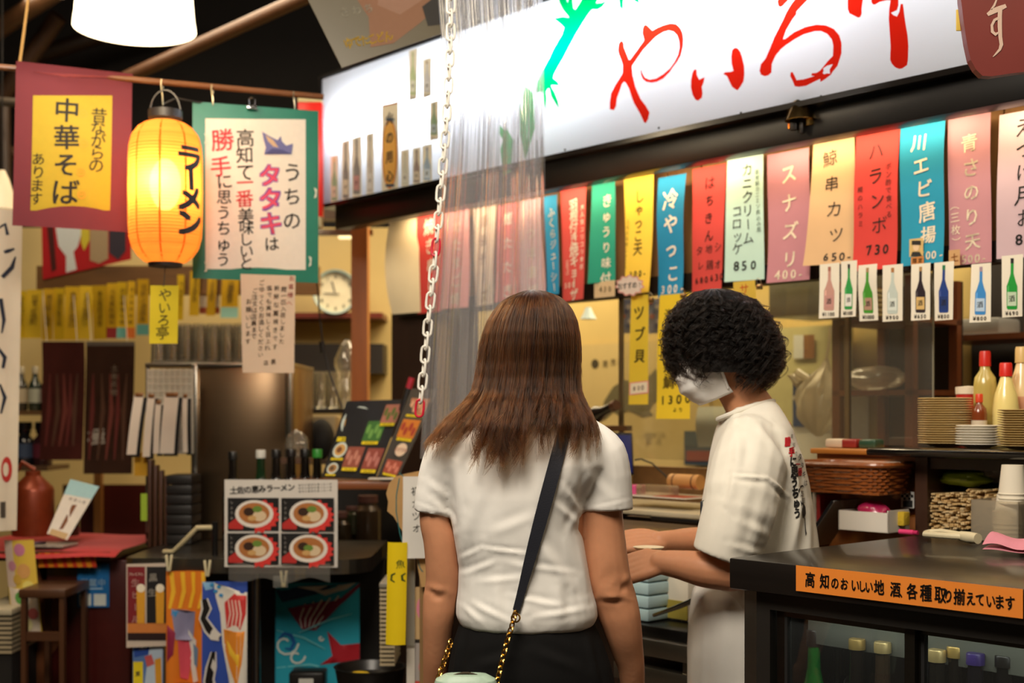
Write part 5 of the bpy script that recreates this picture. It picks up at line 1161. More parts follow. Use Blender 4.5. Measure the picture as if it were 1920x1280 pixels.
for px, lab in ((1172, 'left of the narrow yellow strip'), (1226, 'right of the narrow yellow strip')):
    sh = Sheet((px - 10, 560, px + 14, 625), '#7a86b8', c=4.0, nx=1, ny=1)
    for k in range(6): sh.ellipse(px - 6 + (k * 13) % 18, 566 + k * 9, 5, 5, ['#b03a3a', '#d8d0d8', '#3a4a90'][k % 3], 8)
    sh.build('flyer', 'mottled blue and red flyer seen ' + lab, 'flyer', 'flyers behind the glass')
# pale vent hood and white tiles behind the curly hair
m = MB().m(mat('#c9c48e', .5)); fbox(m, fhit(1425, 600, KC)[0], fhit(1600, 600, KC)[0], KC - .02, KC, 1.25, 1.66); struct('wall_tiles', m)
sh = Sheet((1488, 628, 1527, 672), '#8a5a28', c=KC - .03, nx=1, ny=1); sh.rect(1488, 628, 1507, 672, '#d8dcd8', 1); sh.build('towel_dispenser', 'brown and white dispenser on the tiled kitchen wall', 'dispenser')
m = MB().m(mat('#8a8878', .35, .6)); fbx(m, 0, .62, 0, .3, 0, .14, .01); m.build('cooker_hood', label='grey steel cooker hood above the tiled wall', cat='hood', loc=fp(1440, 596, 4.1) , rotz=FROT)
# drinks cooler with its blue picture
cl0 = fhit(1484, 700, 4.2)[0]; cl1 = fhit(1560, 700, 4.2)[0]
t = thing('drinks_cooler', 'white drinks cooler with a blue panel behind the hanging bag', 'cooler', FW(cl0, 4.2, 0), FROT)
m = MB().m(mat('#d8d6cc', .4)); fbx(m, 0, cl1 - cl0, 0, .26, 0, 1.44, .01); m.build('body', t)
za, zb = fhit(1510, 702, 4.2)[1], fhit(1510, 800, 4.2)[1]
m = MB().m(mat('#1c4a8a', .4)); fbx(m, .01, cl1 - cl0 - .01, -.006, 0, zb, za); m.build('panel', t)
m = MB().m(mat('#b03a30', .4)); cz = (za + zb) / 2 + .02; n = 20; m.poly([(.055 + .045 * math.cos(2 * math.pi * i / n) * (1 if i < 11 else 1), -.0075, cz + .045 * math.sin(math.pi * i / (n - 1)) if i < 11 else cz + .045 * math.sin(2 * math.pi * i / n)) for i in range(11)]); m.m(mat('#e8e4dc', .4)); m.poly([(.008, -.0075, cz - .004), (.04, -.0075, cz + .008), (.07, -.0075, cz - .008), (.102, -.0075, cz + .002), (.102, -.0075, cz - .012), (.07, -.0075, cz - .022), (.04, -.0075, cz - .008), (.008, -.0075, cz - .018)]); m.build('emblem', t, smooth=False)
# hanging carrier bag
m = MB().m(clear((.95, .92, .84), .06, .72, .3, (.86, .78, .62)))
s_, z_ = fhit(1535, 745, 3.9); cbx = FW(s_, 3.9, z_)
def bagf(u, v):
    q = 2 * math.pi * u; zz = .14 - .28 * v; r_ = [.006, .02, .055, .082, .09, .088, .08, .05, .01]; k = v * 8; i = int(min(7, k)); rad = r_[i] + (r_[i + 1] - r_[i]) * (k - i)
    rad *= 1 + .16 * math.sin(5 * q + 9 * v) * (1 - abs(v - .3)) + .08 * math.sin(11 * q + 3)
    return (rad * math.cos(q) + .035 * (1 - v) ** 2, rad * .7 * math.sin(q), zz)
m.grid(bagf, 56, 26); m.tube([(.03, 0, .13), (.045, 0, .2), (.05, 0, .25)], .006, 6); m.tube([(-.03, 0, .06), (-.09, 0, .09), (-.12, .0, .085), (-.08, 0, .05)], [.012, .018, .014, .02], 8); m.build('carrier_bag', label='cream plastic carrier bag hanging behind the glass screen', cat='bag', loc=cbx, rotz=FROT)
# racks at the right
rk = wood('#7a4220', .45)
t = thing('wooden_rack', 'reddish wooden rack standing behind the glass screen', 'rack', FW(fhit(1560, 840, 3.75)[0], 3.75, 0), FROT); L2 = fhit(1712, 700, 3.75)[0] - fhit(1560, 700, 3.75)[0]
for x in (0.0, L2 - .03):
    for y in (0, .28): MB().m(rk).box2((x, y, 0), (x + .03, y + .03, 1.75)).build('post', t)
for z in (1.14, 1.36, 1.60): MB().m(rk).box2((0, 0, z), (L2, .31, z + .018)).build('shelf', t)
MB().m(mat('#2a2119', .7)).box2((0, .312, 0), (L2, .32, 1.75)).build('back_panel', t)
crumple('plastic_wrap', 'clear crumpled plastic heaped on the rack behind the glass', 'plastic wrap', FW(fhit(1640, 740, 3.9)[0], 3.9, 1.382), (.11, .08, .04), '#b8a888', 3, .3, clr=clear((.95, .92, .85), .1, .5, .25, (.8, .72, .58)))
t = thing('dish_tray', 'stack of shallow tan trays on top of the rack', 'tray stack', FW(fhit(1765, 600, 3.8)[0] - .3, 3.8, 1.62), FROT)
for k in range(6): MB().m(mat('#b8a878', .4)).box((0, 0, .008 + .016 * k), (.2, .2, .012), bev=.004).build('tray', t)
rk2 = thing('wooden_rack', 'dark wooden rack at the far right of the kitchen', 'rack', FW(fhit(1742, 840, 4.1)[0], 4.1, 0), FROT); L3 = .36
for x in (0, L3): MB().m(rk).box2((x - .014, 0, 0), (x + .014, .03, 1.6)).build('post', rk2)
for z in (1.0, 1.55): MB().m(rk).box2((0, 0, z), (L3, .3, z + .02)).build('shelf', rk2)
m = MB().m(clear((.9, .93, .93), .08, .45, .2, (.75, .78, .76))); fbx(m, 0, .17, 0, .14, 0, .26, .015); m.build('plastic_tub', label='clear plastic tub standing upright on the dark rack', cat='tub', loc=FW(fhit(1762, 760, 4.1)[0], 4.12, 1.022), rotz=FROT)
m = MB().m(clear((.92, .94, .94), .08, .55, .2, (.8, .82, .8))); fbx(m, 0, .16, 0, .16, 0, .055, .012); m.build('plastic_tub', label='flat clear tub on top of the dark rack', cat='tub', loc=FW(fhit(1785, 600, 4.1)[0], 4.12, 1.572), rotz=FROT)
m = MB().m(mat('#2e2a28', .5)); fbox(m, fhit(1790, 600, 4.3)[0], 1.2, 4.42, 4.49, 0, 1.9); m.build('dark_panel', label='tall charcoal cupboard at the back right of the kitchen', cat='cupboard', recenter=True)  # plain dark panel added to fill the dark end of the kitchen

# long side counter between the two people
k0 = -4.0; k1 = cs0 - .01
kc = thing('side_counter', 'brown kitchen counter with a pale top between the two people', 'counter', FW(k0, 2.96, 0), FROT)
m = MB().m(mat('#b9ad92', .35)); fbx(m, 0, k1 - k0, 0, .38, .985, 1.0, .003); m.build('counter_top', kc)
m = MB().m(wood('#2c1c12', .5, axis=0)); fbx(m, .02, k1 - k0, .04, .36, 0, .985); m.build('cabinet_body', kc)
sh_c = 1.0
t = thing('placemat', 'white laminated menu lying flat on the side counter', 'menu', fp(1250, 930, 3.1), FROT); MB().m(mat('#ddd6c8', .2)).box((0, 0, .002), (.30, .17, .003)).build('sheet', t); MB().m(mat('#a8483a', .3)).box((.07, -.03, .0042), (.13, .09, .001)).build('picture', t)
t = thing('wooden_roll', 'round tan wooden roll lying on the side counter', 'roll', fp(1286, 918, 3.13), FROT); MB().m(wood('#b8844a', .5, axis=0)).tube([(-.06, 0, .026), (.06, 0, .026)], .024, 18).build('roll', t); MB().m(mat('#6a4424', .6)).tube([(-.042, 0, .026), (-.036, 0, .026)], .0246, 18).tube([(.036, 0, .026), (.042, 0, .026)], .0246, 18).build('band', t)
t = thing('clear_case', 'clear plastic case with a pink end on the side counter', 'case', fp(1215, 930, 3.08), FROT); MB().m(clear((.95, .9, .8), .1, .2, .1, (.85, .7, .5))).box((.04, 0, .02), (.14, .05, .036), bev=.004).build('case', t); MB().m(mat('#d0508a', .4)).box((-.05, 0, .018), (.038, .05, .034), bev=.004).build('cap', t)
t = thing('tablet', 'dark blue lit tablet leaning by the right shoulder of the long-haired person', 'tablet', fp(1160, 892, 3.2), FROT + .9); RT = Matrix.Rotation(-.25, 3, 'X')
MB().m(mat('#14151c', .3)).box((0, 0, .075), (.10, .010, .15), R=RT, bev=.004).build('case', t); MB().m(mat('#0d1440', .15, emit='#101a60', es=.35)).box((0, -.006, .0755), (.088, .001, .132), R=RT).build('screen', t)
t = thing('cable', 'thin black cable curving from the tablet across the counter', 'cable', fp(1190, 862, 3.22), FROT); MB().m(mat('#141212', .5)).tube([(0, 0, 0), (.03, 0, .004), (.07, .01, -.01), (.12, .02, -.05), (.15, .02, -.075)], .003, 6).build('cord', t)
m = MB().m(wood('#6b4a26', .5, axis=0)); fbox(m, fhit(1185, 880, 3.42)[0], cs0, 3.42, 3.46, .98, fhit(1250, 875, 3.42)[1]); struct('wall_low', m)
t = thing('sake_bottle', 'dark bottle lying tilted on a shelf beyond the right shoulder', 'bottle', fp(1122, 775, 3.3), FROT - .1); a_ = Vector((.9, 0, .28)).normalized(); MB().m(mat('#17110c', .25)).tube([Vector((0, 0, 0)) - a_ * .10, a_ * .0, a_ * .03, a_ * .085], [.03, .03, .017, .016], 16).build('glass_body', t); MB().m(mat('#4a2a18', .4)).tube([a_ * .082, a_ * .105], .0185, 16).build('cap', t)
MB().m(wood('#5a3a20', .5, axis=0)).box((0, 0, -.012), (.34, .12, .02)).build('wall_shelf', label='narrow brown shelf under the tilted dark bottle', cat='shelf', loc=fp(1100, 790, 3.34) + Vector((0, 0, -.012)), rotz=FROT)
t = thing('knife', 'long black handled knife lying below the side counter edge', 'knife', fp(1255, 978, 2.86), FROT); MB().m(mat('#0f0d0d', .35)).box((.03, 0, .008), (.2, .018, .014), bev=.005).build('handle', t); MB().m(steel('#777066')).box((-.11, 0, .008), (.1, .022, .002)).build('blade', t)
m = MB().m(wood('#4a331f', .45, axis=0)); fbx(m, 0, .86, 0, .28, .0, .02, .003); m.build('cutting_ledge', label='brown ledge in front of the side counter', cat='ledge', loc=FW(-3.1, 2.66, fhit(1255, 985, 2.86)[1] - .022), rotz=FROT)
# steel trolley with trays
tr = thing('steel_trolley', 'low steel trolley with black trays beside the white trousers', 'trolley', FW(fhit(1150, 1200, 2.55)[0], 2.55, 0), FROT); TL = fhit(1292, 1200, 2.55)[0] - fhit(1150, 1200, 2.55)[0]; TZ = fhit(1250, 1208, 2.55)[1]
for z in (TZ - .04, TZ - .115, .2): MB().m(steel('#9a958a', .35)).box2((0, 0, z), (TL, .32, z + .045), .003).build('shelf', tr)
for x in (.01, TL - .03):
    for y in (.01, .29): MB().m(steel('#8a857a')).box2((x, y, 0), (x + .02, y + .02, TZ)).build('leg', tr)
MB().m(mat('#0d0c0c', .35)).box2((.02, .03, TZ + .005), (TL - .02, .3, TZ + .035), .004).build('tray', tr)
m = MB().m(mat('#c8c4b8', .6)); zc_ = TZ + .037
sb = thing('box', 'white carton with faint lettering on the trolley', 'box', FW(fhit(1262, 1150, 2.72)[0], 2.74, zc_), FROT)
MB().m(paper('#cfc6b4')).box((0, 0, .075), (.15, .09, .15), bev=.002).build('carton', sb); MB().m(paper('#9a8a3a')).box((.01, -.047, .03), (.13, .004, .05)).build('label', sb)
PL = 'pale blue lidded tubs stacked on the trolley'
for k in range(4):
    z = zc_ + k * .036; MB().m(mat('#a9c4c8', .35)).box((0, 0, .017), (.13, .1, .033), bev=.006).build('tub', label='pale blue tub, ' + ('lowest', 'second from the bottom', 'third from the bottom', 'topmost')[k] + ' of the stack on the trolley', cat='tub', group=PL, loc=FW(fhit(1205, 1150, 2.66)[0], 2.66, z), rotz=FROT)
t = thing('tongs', 'shiny metal tongs lying by the white carton', 'tongs', FW(fhit(1268, 1160, 2.62)[0], 2.62, zc_ + .01), FROT)
for s_ in (-1, 1): MB().m(steel('#c8c4ba', .15)).tube([(-.08, s_ * .003, .01), (0, s_ * .014, .04), (.07, s_ * .016, .07)], .005, 8, flat=.5).build('arm', t)
# ================================================================== the left side: hanging posters, lantern, back room, side counter
class Board(Sheet):
    """a stiff flat board through four unprojected corners, drawn on in fractions of its width and height"""
    def __init__(s, tl, tr, br, bl, col, thick=.004, matr=None):
        s.C = [Vector(p) for p in (tl, tr, br, bl)]; s.o = (s.C[2] + s.C[3]) / 2; s.nrm3 = (s.C[1] - s.C[0]).cross(s.C[3] - s.C[0]).normalized()
        if s.nrm3.y > 0: s.nrm3 = -s.nrm3
        s.yaw = 0; s.bend = None; s.mb = MB(); s.lay = 0; s.W = (s.C[1] - s.C[0]).length; s.H = (s.C[3] - s.C[0]).length; s.k = s.H
        s.mb.m(matr or mat(col, .4)); b = [s.pt(0, 0, 0), s.pt(1, 0, 0), s.pt(1, 1, 0), s.pt(0, 1, 0)]; e = -s.nrm3 * thick
        s.mb.add(b + [p + e for p in b], [(0, 1, 2, 3), (7, 6, 5, 4), (0, 4, 5, 1), (1, 5, 6, 2), (2, 6, 7, 3), (3, 7, 4, 0)])
    def to(s, p): return p
    def pt(s, u, v, lay):
        a = s.C[0].lerp(s.C[1], u); b = s.C[3].lerp(s.C[2], u); return a.lerp(b, v) + s.nrm3 * lay - s.o
    def text(s, chars, p0, p1, size, col, bold=.012, hand=.5, wide=1.0, vertical=True):
        s.lay += .0002; l = s.lay + .0008; s.mb.m(ink(col)); asp = s.H / s.W
        for vs, fs in text_cells(chars, (p0[0] / asp, -p0[1]), (p1[0] / asp, -p1[1]), size, bold, hand, wide, vertical): s.mb.add([s.pt(a * asp, -b, l) for a, b in vs], fs)
        return s
RY = math.radians(20)
def rodY(px):                                  # depth of the hanging rod's plane along this pixel column
    a = Vector((Xat(305, 4.35), 4.35)); r = Vector((math.cos(RY), math.sin(RY))); k = (px - CX) / F
    # (k*Y, Y) = a + t r
    t = (a.x - k * a.y) / (k * r.y - r.x); return a.y + t * r.y
def rodp(px, py, off=0.0): return P(px, py, rodY(px) - off)
m = MB().m(wood('#7a4a26', .5, axis=0)); rp = [rodp(x, 124 + (x + 20) * .0925) for x in (-40, 100, 250, 400, 560, 606)]
m.tube(rp, .0105, 10); m.build('bamboo_rod', label='long thin brown rod holding the posters and lantern at the upper left', cat='rod', recenter=True)
def hook(px, py0, py1, lab):
    a = rodp(px, py0); b = rodp(px + 1, py1, .012); t = thing('wire_hook', lab, 'hook', a, 0, 'wire hooks on the brown rod')
    MB().m(steel('#b8a888')).tube([Vector((0, .012, -.012)), Vector((0, .006, .012)), Vector((0, -.008, .014)), Vector((0, -.014, -.005)), (b - a) * .6 + Vector((.003, -.01, 0)), b - a], .0022, 6).build('wire', t)
hook(304, 158, 198, 'wire hook holding the glowing lantern'); hook(398, 167, 198, 'wire hook at the left of the green poster'); hook(551, 180, 205, 'wire hook at the right of the green poster')
# maroon poster
def mp(u, v): return (-.012 * v, -.012 * math.sin(2.6 * v) - .01 * math.sin(3 * u) * v - (.012 if v < .05 else 0), .0)
sh = Sheet((30, 128, 248, 430), '#6c2d38', Y=rodY(139) - .014, yaw=RY + .1, bend=mp, nx=10, ny=20)
sh.rect(63, 180, 211, 396, '#ab961e', 12)
sh.text('中華そば', (128, 208), (127, 362), 50, BK, .018, .5); sh.text('昔ながらの', (187, 218), (184, 312), 29, BK, .008, .6); sh.text('あります', (76, 300), (73, 374), 26, BK, .006, .6)
for x, y in ((157, 215), (159, 271), (155, 325), (157, 367)):
    sh.stroke([(x + 7 * math.cos(q), y + 7 * math.sin(q)) for q in np.linspace(0, 6.283, 16)], 2.2, '#d8962a'); sh.stroke([(x - 4, y), (x + 4, y - 1)], 2, '#d8962a')
sh.stroke([(62, 135), (120, 143), (215, 147)], [.5, 4, .5], '#b0606a')  # pale streak painted as the highlight band along the top crease
sh.build('hanging_poster', 'maroon poster with a yellow panel of black brush lettering on the brown rod', 'poster')
m = MB().m(mat('#b08a50', .8)); m.tube([rodp(37, 118), rodp(45, 60), rodp(58, -40)], .005, 8); m.build('rope', label='thin tan rope running up from the maroon poster', cat='rope', recenter=True)
# green poster
sh = Sheet((361, 198, 597, 525), '#1d8a72', Y=rodY(480) - .02, yaw=RY - .06, bend=lambda u, v: (0, -.008 * math.sin(3 * v) * math.sin(3 * u), -.004 * u), nx=8, ny=14, matr=mat('#14725c', .35, var=.06))
sh.rect(385, 222, 573, 504, '#e6dccf', 10)
sh.text('うちの', (549, 322), (548, 412), 37, BK, .012, .6); sh.text('タタキ', (505, 328), (508, 418), 47, '#7a4a9a', .05, .4); sh.text('タタキ', (505, 328), (508, 418), 45, '#e0506a', .015, .4); sh.text('は', (509, 456), (509, 456), 30, BK, .014, .6)
sh.text('高知て', (459, 258), (459, 322), 34, BK, .006, .6); sh.text('一番', (459, 342), (459, 372), 34, '#d8303a', .006, .6); sh.text('美味しいと', (461, 404), (462, 492), 29, BK, .006, .7)
sh.text('勝手', (418, 262), (414, 312), 42, '#d8404a', .010, .6); sh.text('に思うちゅう', (420, 340), (418, 486), 30, BK, .006, .7)
sh.poly([(491, 246), (504, 254), (520, 262), (526, 254), (528, 264), (536, 272), (549, 268), (546, 288), (495, 289), (498, 276), (494, 262)], '#6a6a9a'); sh.poly([(497, 252), (512, 262), (522, 276), (512, 274), (502, 264)], '#c8a888'); sh.poly([(495, 289), (510, 278), (530, 280), (546, 288)], '#4a4a7a')
for x, y in ((578, 478), (383, 490), (588, 350), (383, 250)): sh.poly([(x, y), (x + 6, y + 3), (x + 5, y + 18), (x, y + 20), (x + 3, y + 10)], '#d8d8c8')
sh.build('hanging_poster', 'green bordered poster with a sheet of brush lettering and a small fish drawing', 'poster')
t = thing('binder_clip', 'binder clip on the top edge of the green poster', 'clip', rodp(472, 202, .03), RY); MB().m(steel('#d8d8d8', .2)).box((0, 0, 0), (.036, .014, .014), bev=.003).build('jaw', t); MB().m(steel('#e0e0e0', .15)).tube([(-.008, 0, .005), (-.011, -.003, .028), (0, -.004, .036), (.011, -.003, .028), (.008, 0, .005)], .002, 6).build('handle', t)
# paper lantern
LYY = rodY(310) - .15; lc = P(310, 360, LYY); lp = LYY / F
t = thing('paper_lantern', 'glowing orange paper lantern with black katakana hanging from the rod', 'lantern', P(310, 500, LYY))
def lr(y):                                      # radius profile by pixel row
    ys = [228, 232, 240, 255, 275, 300, 360, 420, 445, 465, 480, 490, 495]; rs = [26, 38, 50, 61, 66, 67.5, 68, 67.5, 66, 61, 51, 40, 28]
    return float(np.interp(y, ys, rs)) * lp
lm = bpy.data.materials.new('lantern_paper'); lm.use_nodes = True; nt = lm.node_tree; nt.nodes.remove(nt.nodes['Principled BSDF'])
a = nt.nodes.new('ShaderNodeBsdfTranslucent'); a.inputs[0].default_value = (*lin('#f5a44e'), 1); b_ = nt.nodes.new('ShaderNodeBsdfDiffuse'); b_.inputs[0].default_value = (*lin('#f2b060'), 1)
mx = nt.nodes.new('ShaderNodeMixShader'); mx.inputs[0].default_value = .15; nt.links.new(a.outputs[0], mx.inputs[1]); nt.links.new(b_.outputs[0], mx.inputs[2]); tr_ = nt.nodes.new('ShaderNodeBsdfTransparent'); tr_.inputs[0].default_value = (1, .8, .5, 1); m3 = nt.nodes.new('ShaderNodeMixShader'); m3.inputs[0].default_value = .16; nt.links.new(mx.outputs[0], m3.inputs[1]); nt.links.new(tr_.outputs[0], m3.inputs[2]); nt.links.new(m3.outputs[0], nt.nodes['Material Output'].inputs[0])
m = MB().m(lm); prof = []
ysl = np.arange(228, 496, 2.0)
for i, y in enumerate(ysl): prof.append((lr(y) * (1 + (.010 if i % 3 == 0 else 0)), (500 - y) * lp))
n = 56; vs = []; fs = []
for r, z in prof:
    for j in range(n):
        q = 2 * math.pi * j / n; vs.append((r * math.cos(q), r * math.sin(q), z))
for i in range(len(prof) - 1):
    for j in range(n): fs.append((i * n + j, i * n + (j + 1) % n, (i + 1) * n + (j + 1) % n, (i + 1) * n + j))
m.add(vs, fs); shell = m.build('shade', t)
m = MB().m(translucent('#d86a1a', .3))
for a0 in np.arange(0, 2 * math.pi, math.pi / 4.5):
    q0 = -math.pi / 2 + .12 + a0; m.grid(lambda u, v: (lr(232 + 262 * v) * 1.012 * math.cos(q0 + (u - .5) * .05), lr(232 + 262 * v) * 1.012 * math.sin(q0 + (u - .5) * .05), (500 - (232 + 262 * v)) * lp), 1, 30)
m.build('seam', shell, smooth=False)
m = MB().m(mat('#141010', .6))
for ch, y, sy in (('ラ', 303, 1.0), ('ー', 340, .9), ('メ', 378, 1.0), ('ン', 422, 1.05)):
    for vs, fs in text_cells(ch, (0, 0), (0, 0), .112, .05, .35, 1.05):
        vs, fs = refine(vs, fs, 3)
        m.add([((lr(y - b / lp * .82) * 1.022) * math.cos(-math.pi / 2 + .98 + a / (68 * lp)), (lr(y - b / lp * .82) * 1.022) * math.sin(-math.pi / 2 + .98 + a / (68 * lp)), (500 - y) * lp + b * .82) for a, b in vs], fs)
m.build('lettering', t, smooth=False)
MB().m(mat('#1a1414', .5)).lathe([(.052, .485), (.055, .485), (.055, .512), (.050, .512), (.050, .49), (.0, .49)], n=24).build('top_ring', t)
MB().m(mat('#1a1414', .5)).lathe([(0, .0), (.054, .0), (.056, .014), (0, .014)], n=24).build('bottom_ring', t)
MB().m(mat('#2a2220', .4)).tube([(.050 * math.cos(q), 0, .505 + .075 * math.sin(q)) for q in np.linspace(0, math.pi, 14)], .0028, 6).build('handle', t)
MB().m(glow('#ffd9a0', 9)).ell((0, 0, .27), (.05, .05, .085), 18, 12).build('bulb', t)
pl = bpy.data.lights.new('lantern_light', 'POINT'); pl.energy = 3.2; pl.color = (1, .66, .32); pl.shadow_soft_size = .03; po = bpy.data.objects.new('lantern_light', pl); COL.objects.link(po); po.parent = t; po.location = (0, -.075, .27)
m = MB().m(mat('#17120f', .5)); m.tube([rodp(306, 195, .01), rodp(330, 184, .01), rodp(372, 192, .01), rodp(420, 196, -.02)], .0035, 6); m.build('lamp_cord', label='dark cord looping from the lantern behind the green poster', cat='cord', recenter=True)
# yellow shop tag and the letter below
sh = Sheet((281, 535, 334, 644), '#d8c02a', Y=LYY, yaw=.05, bend=curl(.004, .006, 0, 1)); sh.text('やいろ亭', (309, 553), (306, 624), 26, BK, -.004, .6); sh.mb.m(mat('#4a4438', .6)).tube([P(310, 494, LYY) - sh.o, P(307, 537, LYY) - sh.o + Vector((0, -.002, 0))], .0016, 5); sh.build('name_tag', 'yellow name tag hanging under the glowing lantern', 'tag')
sh = Sheet((451, 515, 554, 699), '#d9bfa6', Y=rodY(500) - .05, yaw=RY - .06, bend=lambda u, v: (.012 * v * (.5 - u), -.012 * v * v, 0), nx=6, ny=12)
for cx_, y0, y1, tx_ in ((547, 522, 568, 'お客様へ'), (533, 542, 640, '鰹一匹入荷しました'), (519, 540, 650, '新鮮な藁焼きです'), (505, 540, 652, '塩でも美味しく召上れ'), (491, 530, 665, 'ごゆっくりお過しください'), (478, 545, 630, 'ご注文は店員まで'), (466, 565, 640, 'お願いします')):
    sh.text(tx_, (cx_, y0), (cx_ - 4, y1), 11, '#b83a3a' if cx_ == 547 else '#3a2a22', .005, .8)
sh.text('店長', (498, 680), (512, 678), 10, '#3a2a22', .005, .8, vertical=False); sh.build('notice_sheet', 'tan paper notice of small handwriting below the green poster', 'notice')
# red lit panel behind the green poster
t = thing('red_signboard', 'bright red signboard edge behind the green poster', 'sign', P(588, 405, 5.3)); kx = 5.3 / F
MB().m(mat('#e0281c', .3, emit='#e02418', es=.25)).box2((-30 * kx, 0, 0), (16 * kx, .05, 214 * kx), .004).build('panel', t); MB().m(mat('#d8c48a', .5)).box2((-30 * kx, .0, 214 * kx), (14 * kx, .06, 222 * kx)).build('top_edge', t)
MB().m(mat('#e8dcb0', .4)).box2((2 * kx, .0, -22 * kx), (16 * kx, .04, 0), .008).build('foot', t)
# pendant lamp
LY = 3.9; lk = LY / F; t = thing('pendant_lamp', 'large white bell-shaped pendant lamp glowing at the top left', 'lamp', P(253, 55, LY))
MB().m(mat('#fff4dc', .3, emit='#ffe9c0', es=2.6)).lathe([(.183, 0), (.182, .012), (.178, .04), (.172, .11), (.160, .18), (.135, .235), (.09, .275), (.045, .29), (.042, .285), (.085, .268), (.13, .228), (.154, .175), (.166, .11), (.172, .04), (.176, .004)], n=48).build('shade', t)
MB().m(mat('#2a2420', .4, .5)).lathe([(.05, .28), (.05, .33), (.03, .35), (.0, .35)], n=20).build('cap', t); MB().m(mat('#15110f', .5)).tube([(0, 0, .34), (0, 0, 1.5)], .005, 8).build('cord', t)
MB().m(glow('#ffe4b0', 10)).ell((0, 0, .12), (.04, .04, .055), 16, 10).build('bulb', t)
pl = bpy.data.lights.new('pendant_light', 'POINT'); pl.energy = 9; pl.color = (1, .80, .52); pl.shadow_soft_size = .06; po = bpy.data.objects.new('pendant_light', pl); COL.objects.link(po); po.parent = t; po.location = (0, 0, -.03)
t = thing('pendant_lamp', 'small cream pendant lamp at the far left edge behind the maroon poster', 'lamp', P(4, 392, 5.6)); MB().m(mat('#efe0c0', .4, emit='#ffdfa8', es=.5)).lathe([(.055, 0), (.05, .06), (.03, .13), (.012, .17), (0, .17)], n=20).build('shade', t); MB().m(mat('#1a1512', .5)).tube([(0, 0, .16), (0, 0, 1.5)], .004, 6).build('cord', t)
# poster in a plastic sleeve at the top
bd = Board(P(548, -60, 3.85), P(850, -95, 3.95), P(838, 60, 3.92), P(641, 127, 3.85), '#6b604e', .003, mat('#6b624e', .3, var=.12, scale=5))
bd.poly([(.28, .0), (.55, .0), (.95, .1), (1, .35), (.95, .62), (.75, .80), (.5, .93), (.3, .9), (.36, .6), (.30, .3)], '#8a6248'); bd.poly([(.5, .2), (.8, .25), (.85, .5), (.6, .65), (.45, .5)], '#96705a'); bd.poly([(.78, .62), (.93, .5), (1, .7), (1, .9), (.82, .86)], '#34302c')
bd.text('ゆでたこどん', (.14, .80), (.47, .84), .12, '#c8a020', .02, .6, vertical=False); bd.text('さわち', (.20, .50), (.38, .51), .10, '#b8b09a', .01, .6, vertical=False)
bd.build('sleeve_poster', 'brown and grey poster in a plastic sleeve hanging above the sign', 'poster')
# red hanging at the top right
RYD = 2.62; rk_ = RYD / F; RZ0 = Zat(142, RYD)
ol = [(1800, -120), (1802, 0), (1807, 40), (1813, 80), (1820, 112), (1830, 130), (1842, 142), (1860, 143), (1900, 137), (1935, 133), (1975, 120), (1990, -120)]
o0 = P(1880, 142, RYD); t = thing('red_paper_hanging', 'dark red rounded hanging with one pale hiragana at the top right', 'hanging', o0)
m = MB().m(mat('#6e2622', .45, var=.1, scale=9)); m.poly([P(x, y, RYD) - o0 for x, y in ol], (0, .022, 0)); m.build('sheet', t, smooth=False)
m = MB().m(ink('#c4aa9a'))
def ps(pts, wd, off=-.0012):
    L_ = []; R_l = []
    for i, p in enumerate(pts):
        a = Vector(pts[max(i - 1, 0)]); b = Vector(pts[min(i + 1, len(pts) - 1)]); tt = (b - a).normalized(); nn = Vector((-tt.y, tt.x)) * wd[i] / 2; L_.append(Vector(p) + nn); R_l.append(Vector(p) - nn)
    m.add([P(q.x, q.y, RYD) - o0 + Vector((0, off, 0)) for q in L_ + R_l], [(i, i + 1, len(pts) + i + 1, len(pts) + i) for i in range(len(pts) - 1)])
ps([(1868, 0), (1864, 10), (1858, 18)], [3, 4, 3]); ps([(1851, 28), (1860, 22), (1872, 17), (1886, 11)], [6, 10, 10, 7]); ps([(1875, 14), (1874, 30), (1874, 50), (1875, 70), (1877, 84), (1874, 93), (1866, 102), (1861, 107)], [8, 8, 8, 7, 7, 5, 3, 1], -.0016); ps([(1872, 34), (1864, 38), (1859, 48), (1860, 60), (1866, 65), (1872, 61)], [5, 5, 5, 6, 6, 3], -.0020)
m.build('lettering', t, smooth=False)
MB().m(mat('#d8b850', .5)).box(P(1800, 38, RYD + .03) - o0, (.016, .004, .044), bev=.001).build('tag', t)

# ------------------------------------------------------------------ back room
BYY = 6.33
sh = Sheet((78, 424, 246, 505), '#b51c20', Y=6.345, yaw=0, nx=1, ny=1); sh.mb = MB(); sh.mb.m(paper('#b8191e')); o_ = sh
sh.poly([(78, 424), (246, 424), (246, 486), (80, 524)], '#b8191e', lay=0.0)
sh.poly([(88, 424), (100, 424), (106, 505), (97, 510)], '#4a1a14'); sh.poly([(104, 424), (152, 424), (152, 440), (146, 462), (138, 472), (144, 505), (124, 511), (124, 480), (110, 462)], '#dfe6e6'); sh.poly([(152, 424), (168, 424), (168, 450), (158, 470), (152, 455)], '#d8c83a'); sh.poly([(169, 424), (203, 424), (203, 485), (186, 494), (169, 488)], '#b09a78'); sh.poly([(205, 424), (236, 424), (236, 470), (222, 487), (205, 474)], '#3a3442')
sh.build('red_banner', 'red banner with a white bottle picture behind the maroon poster', 'banner')
m = MB().m(wood('#7a5426', .5, axis=0)); m.box2((Xat(74, 6.4), 6.36, Zat(553, 6.4)), (Xat(600, 6.4), 6.42, Zat(500, 6.4))); struct('trim_picture_rail', m)
YS = 'yellow menu slips along the back rail'
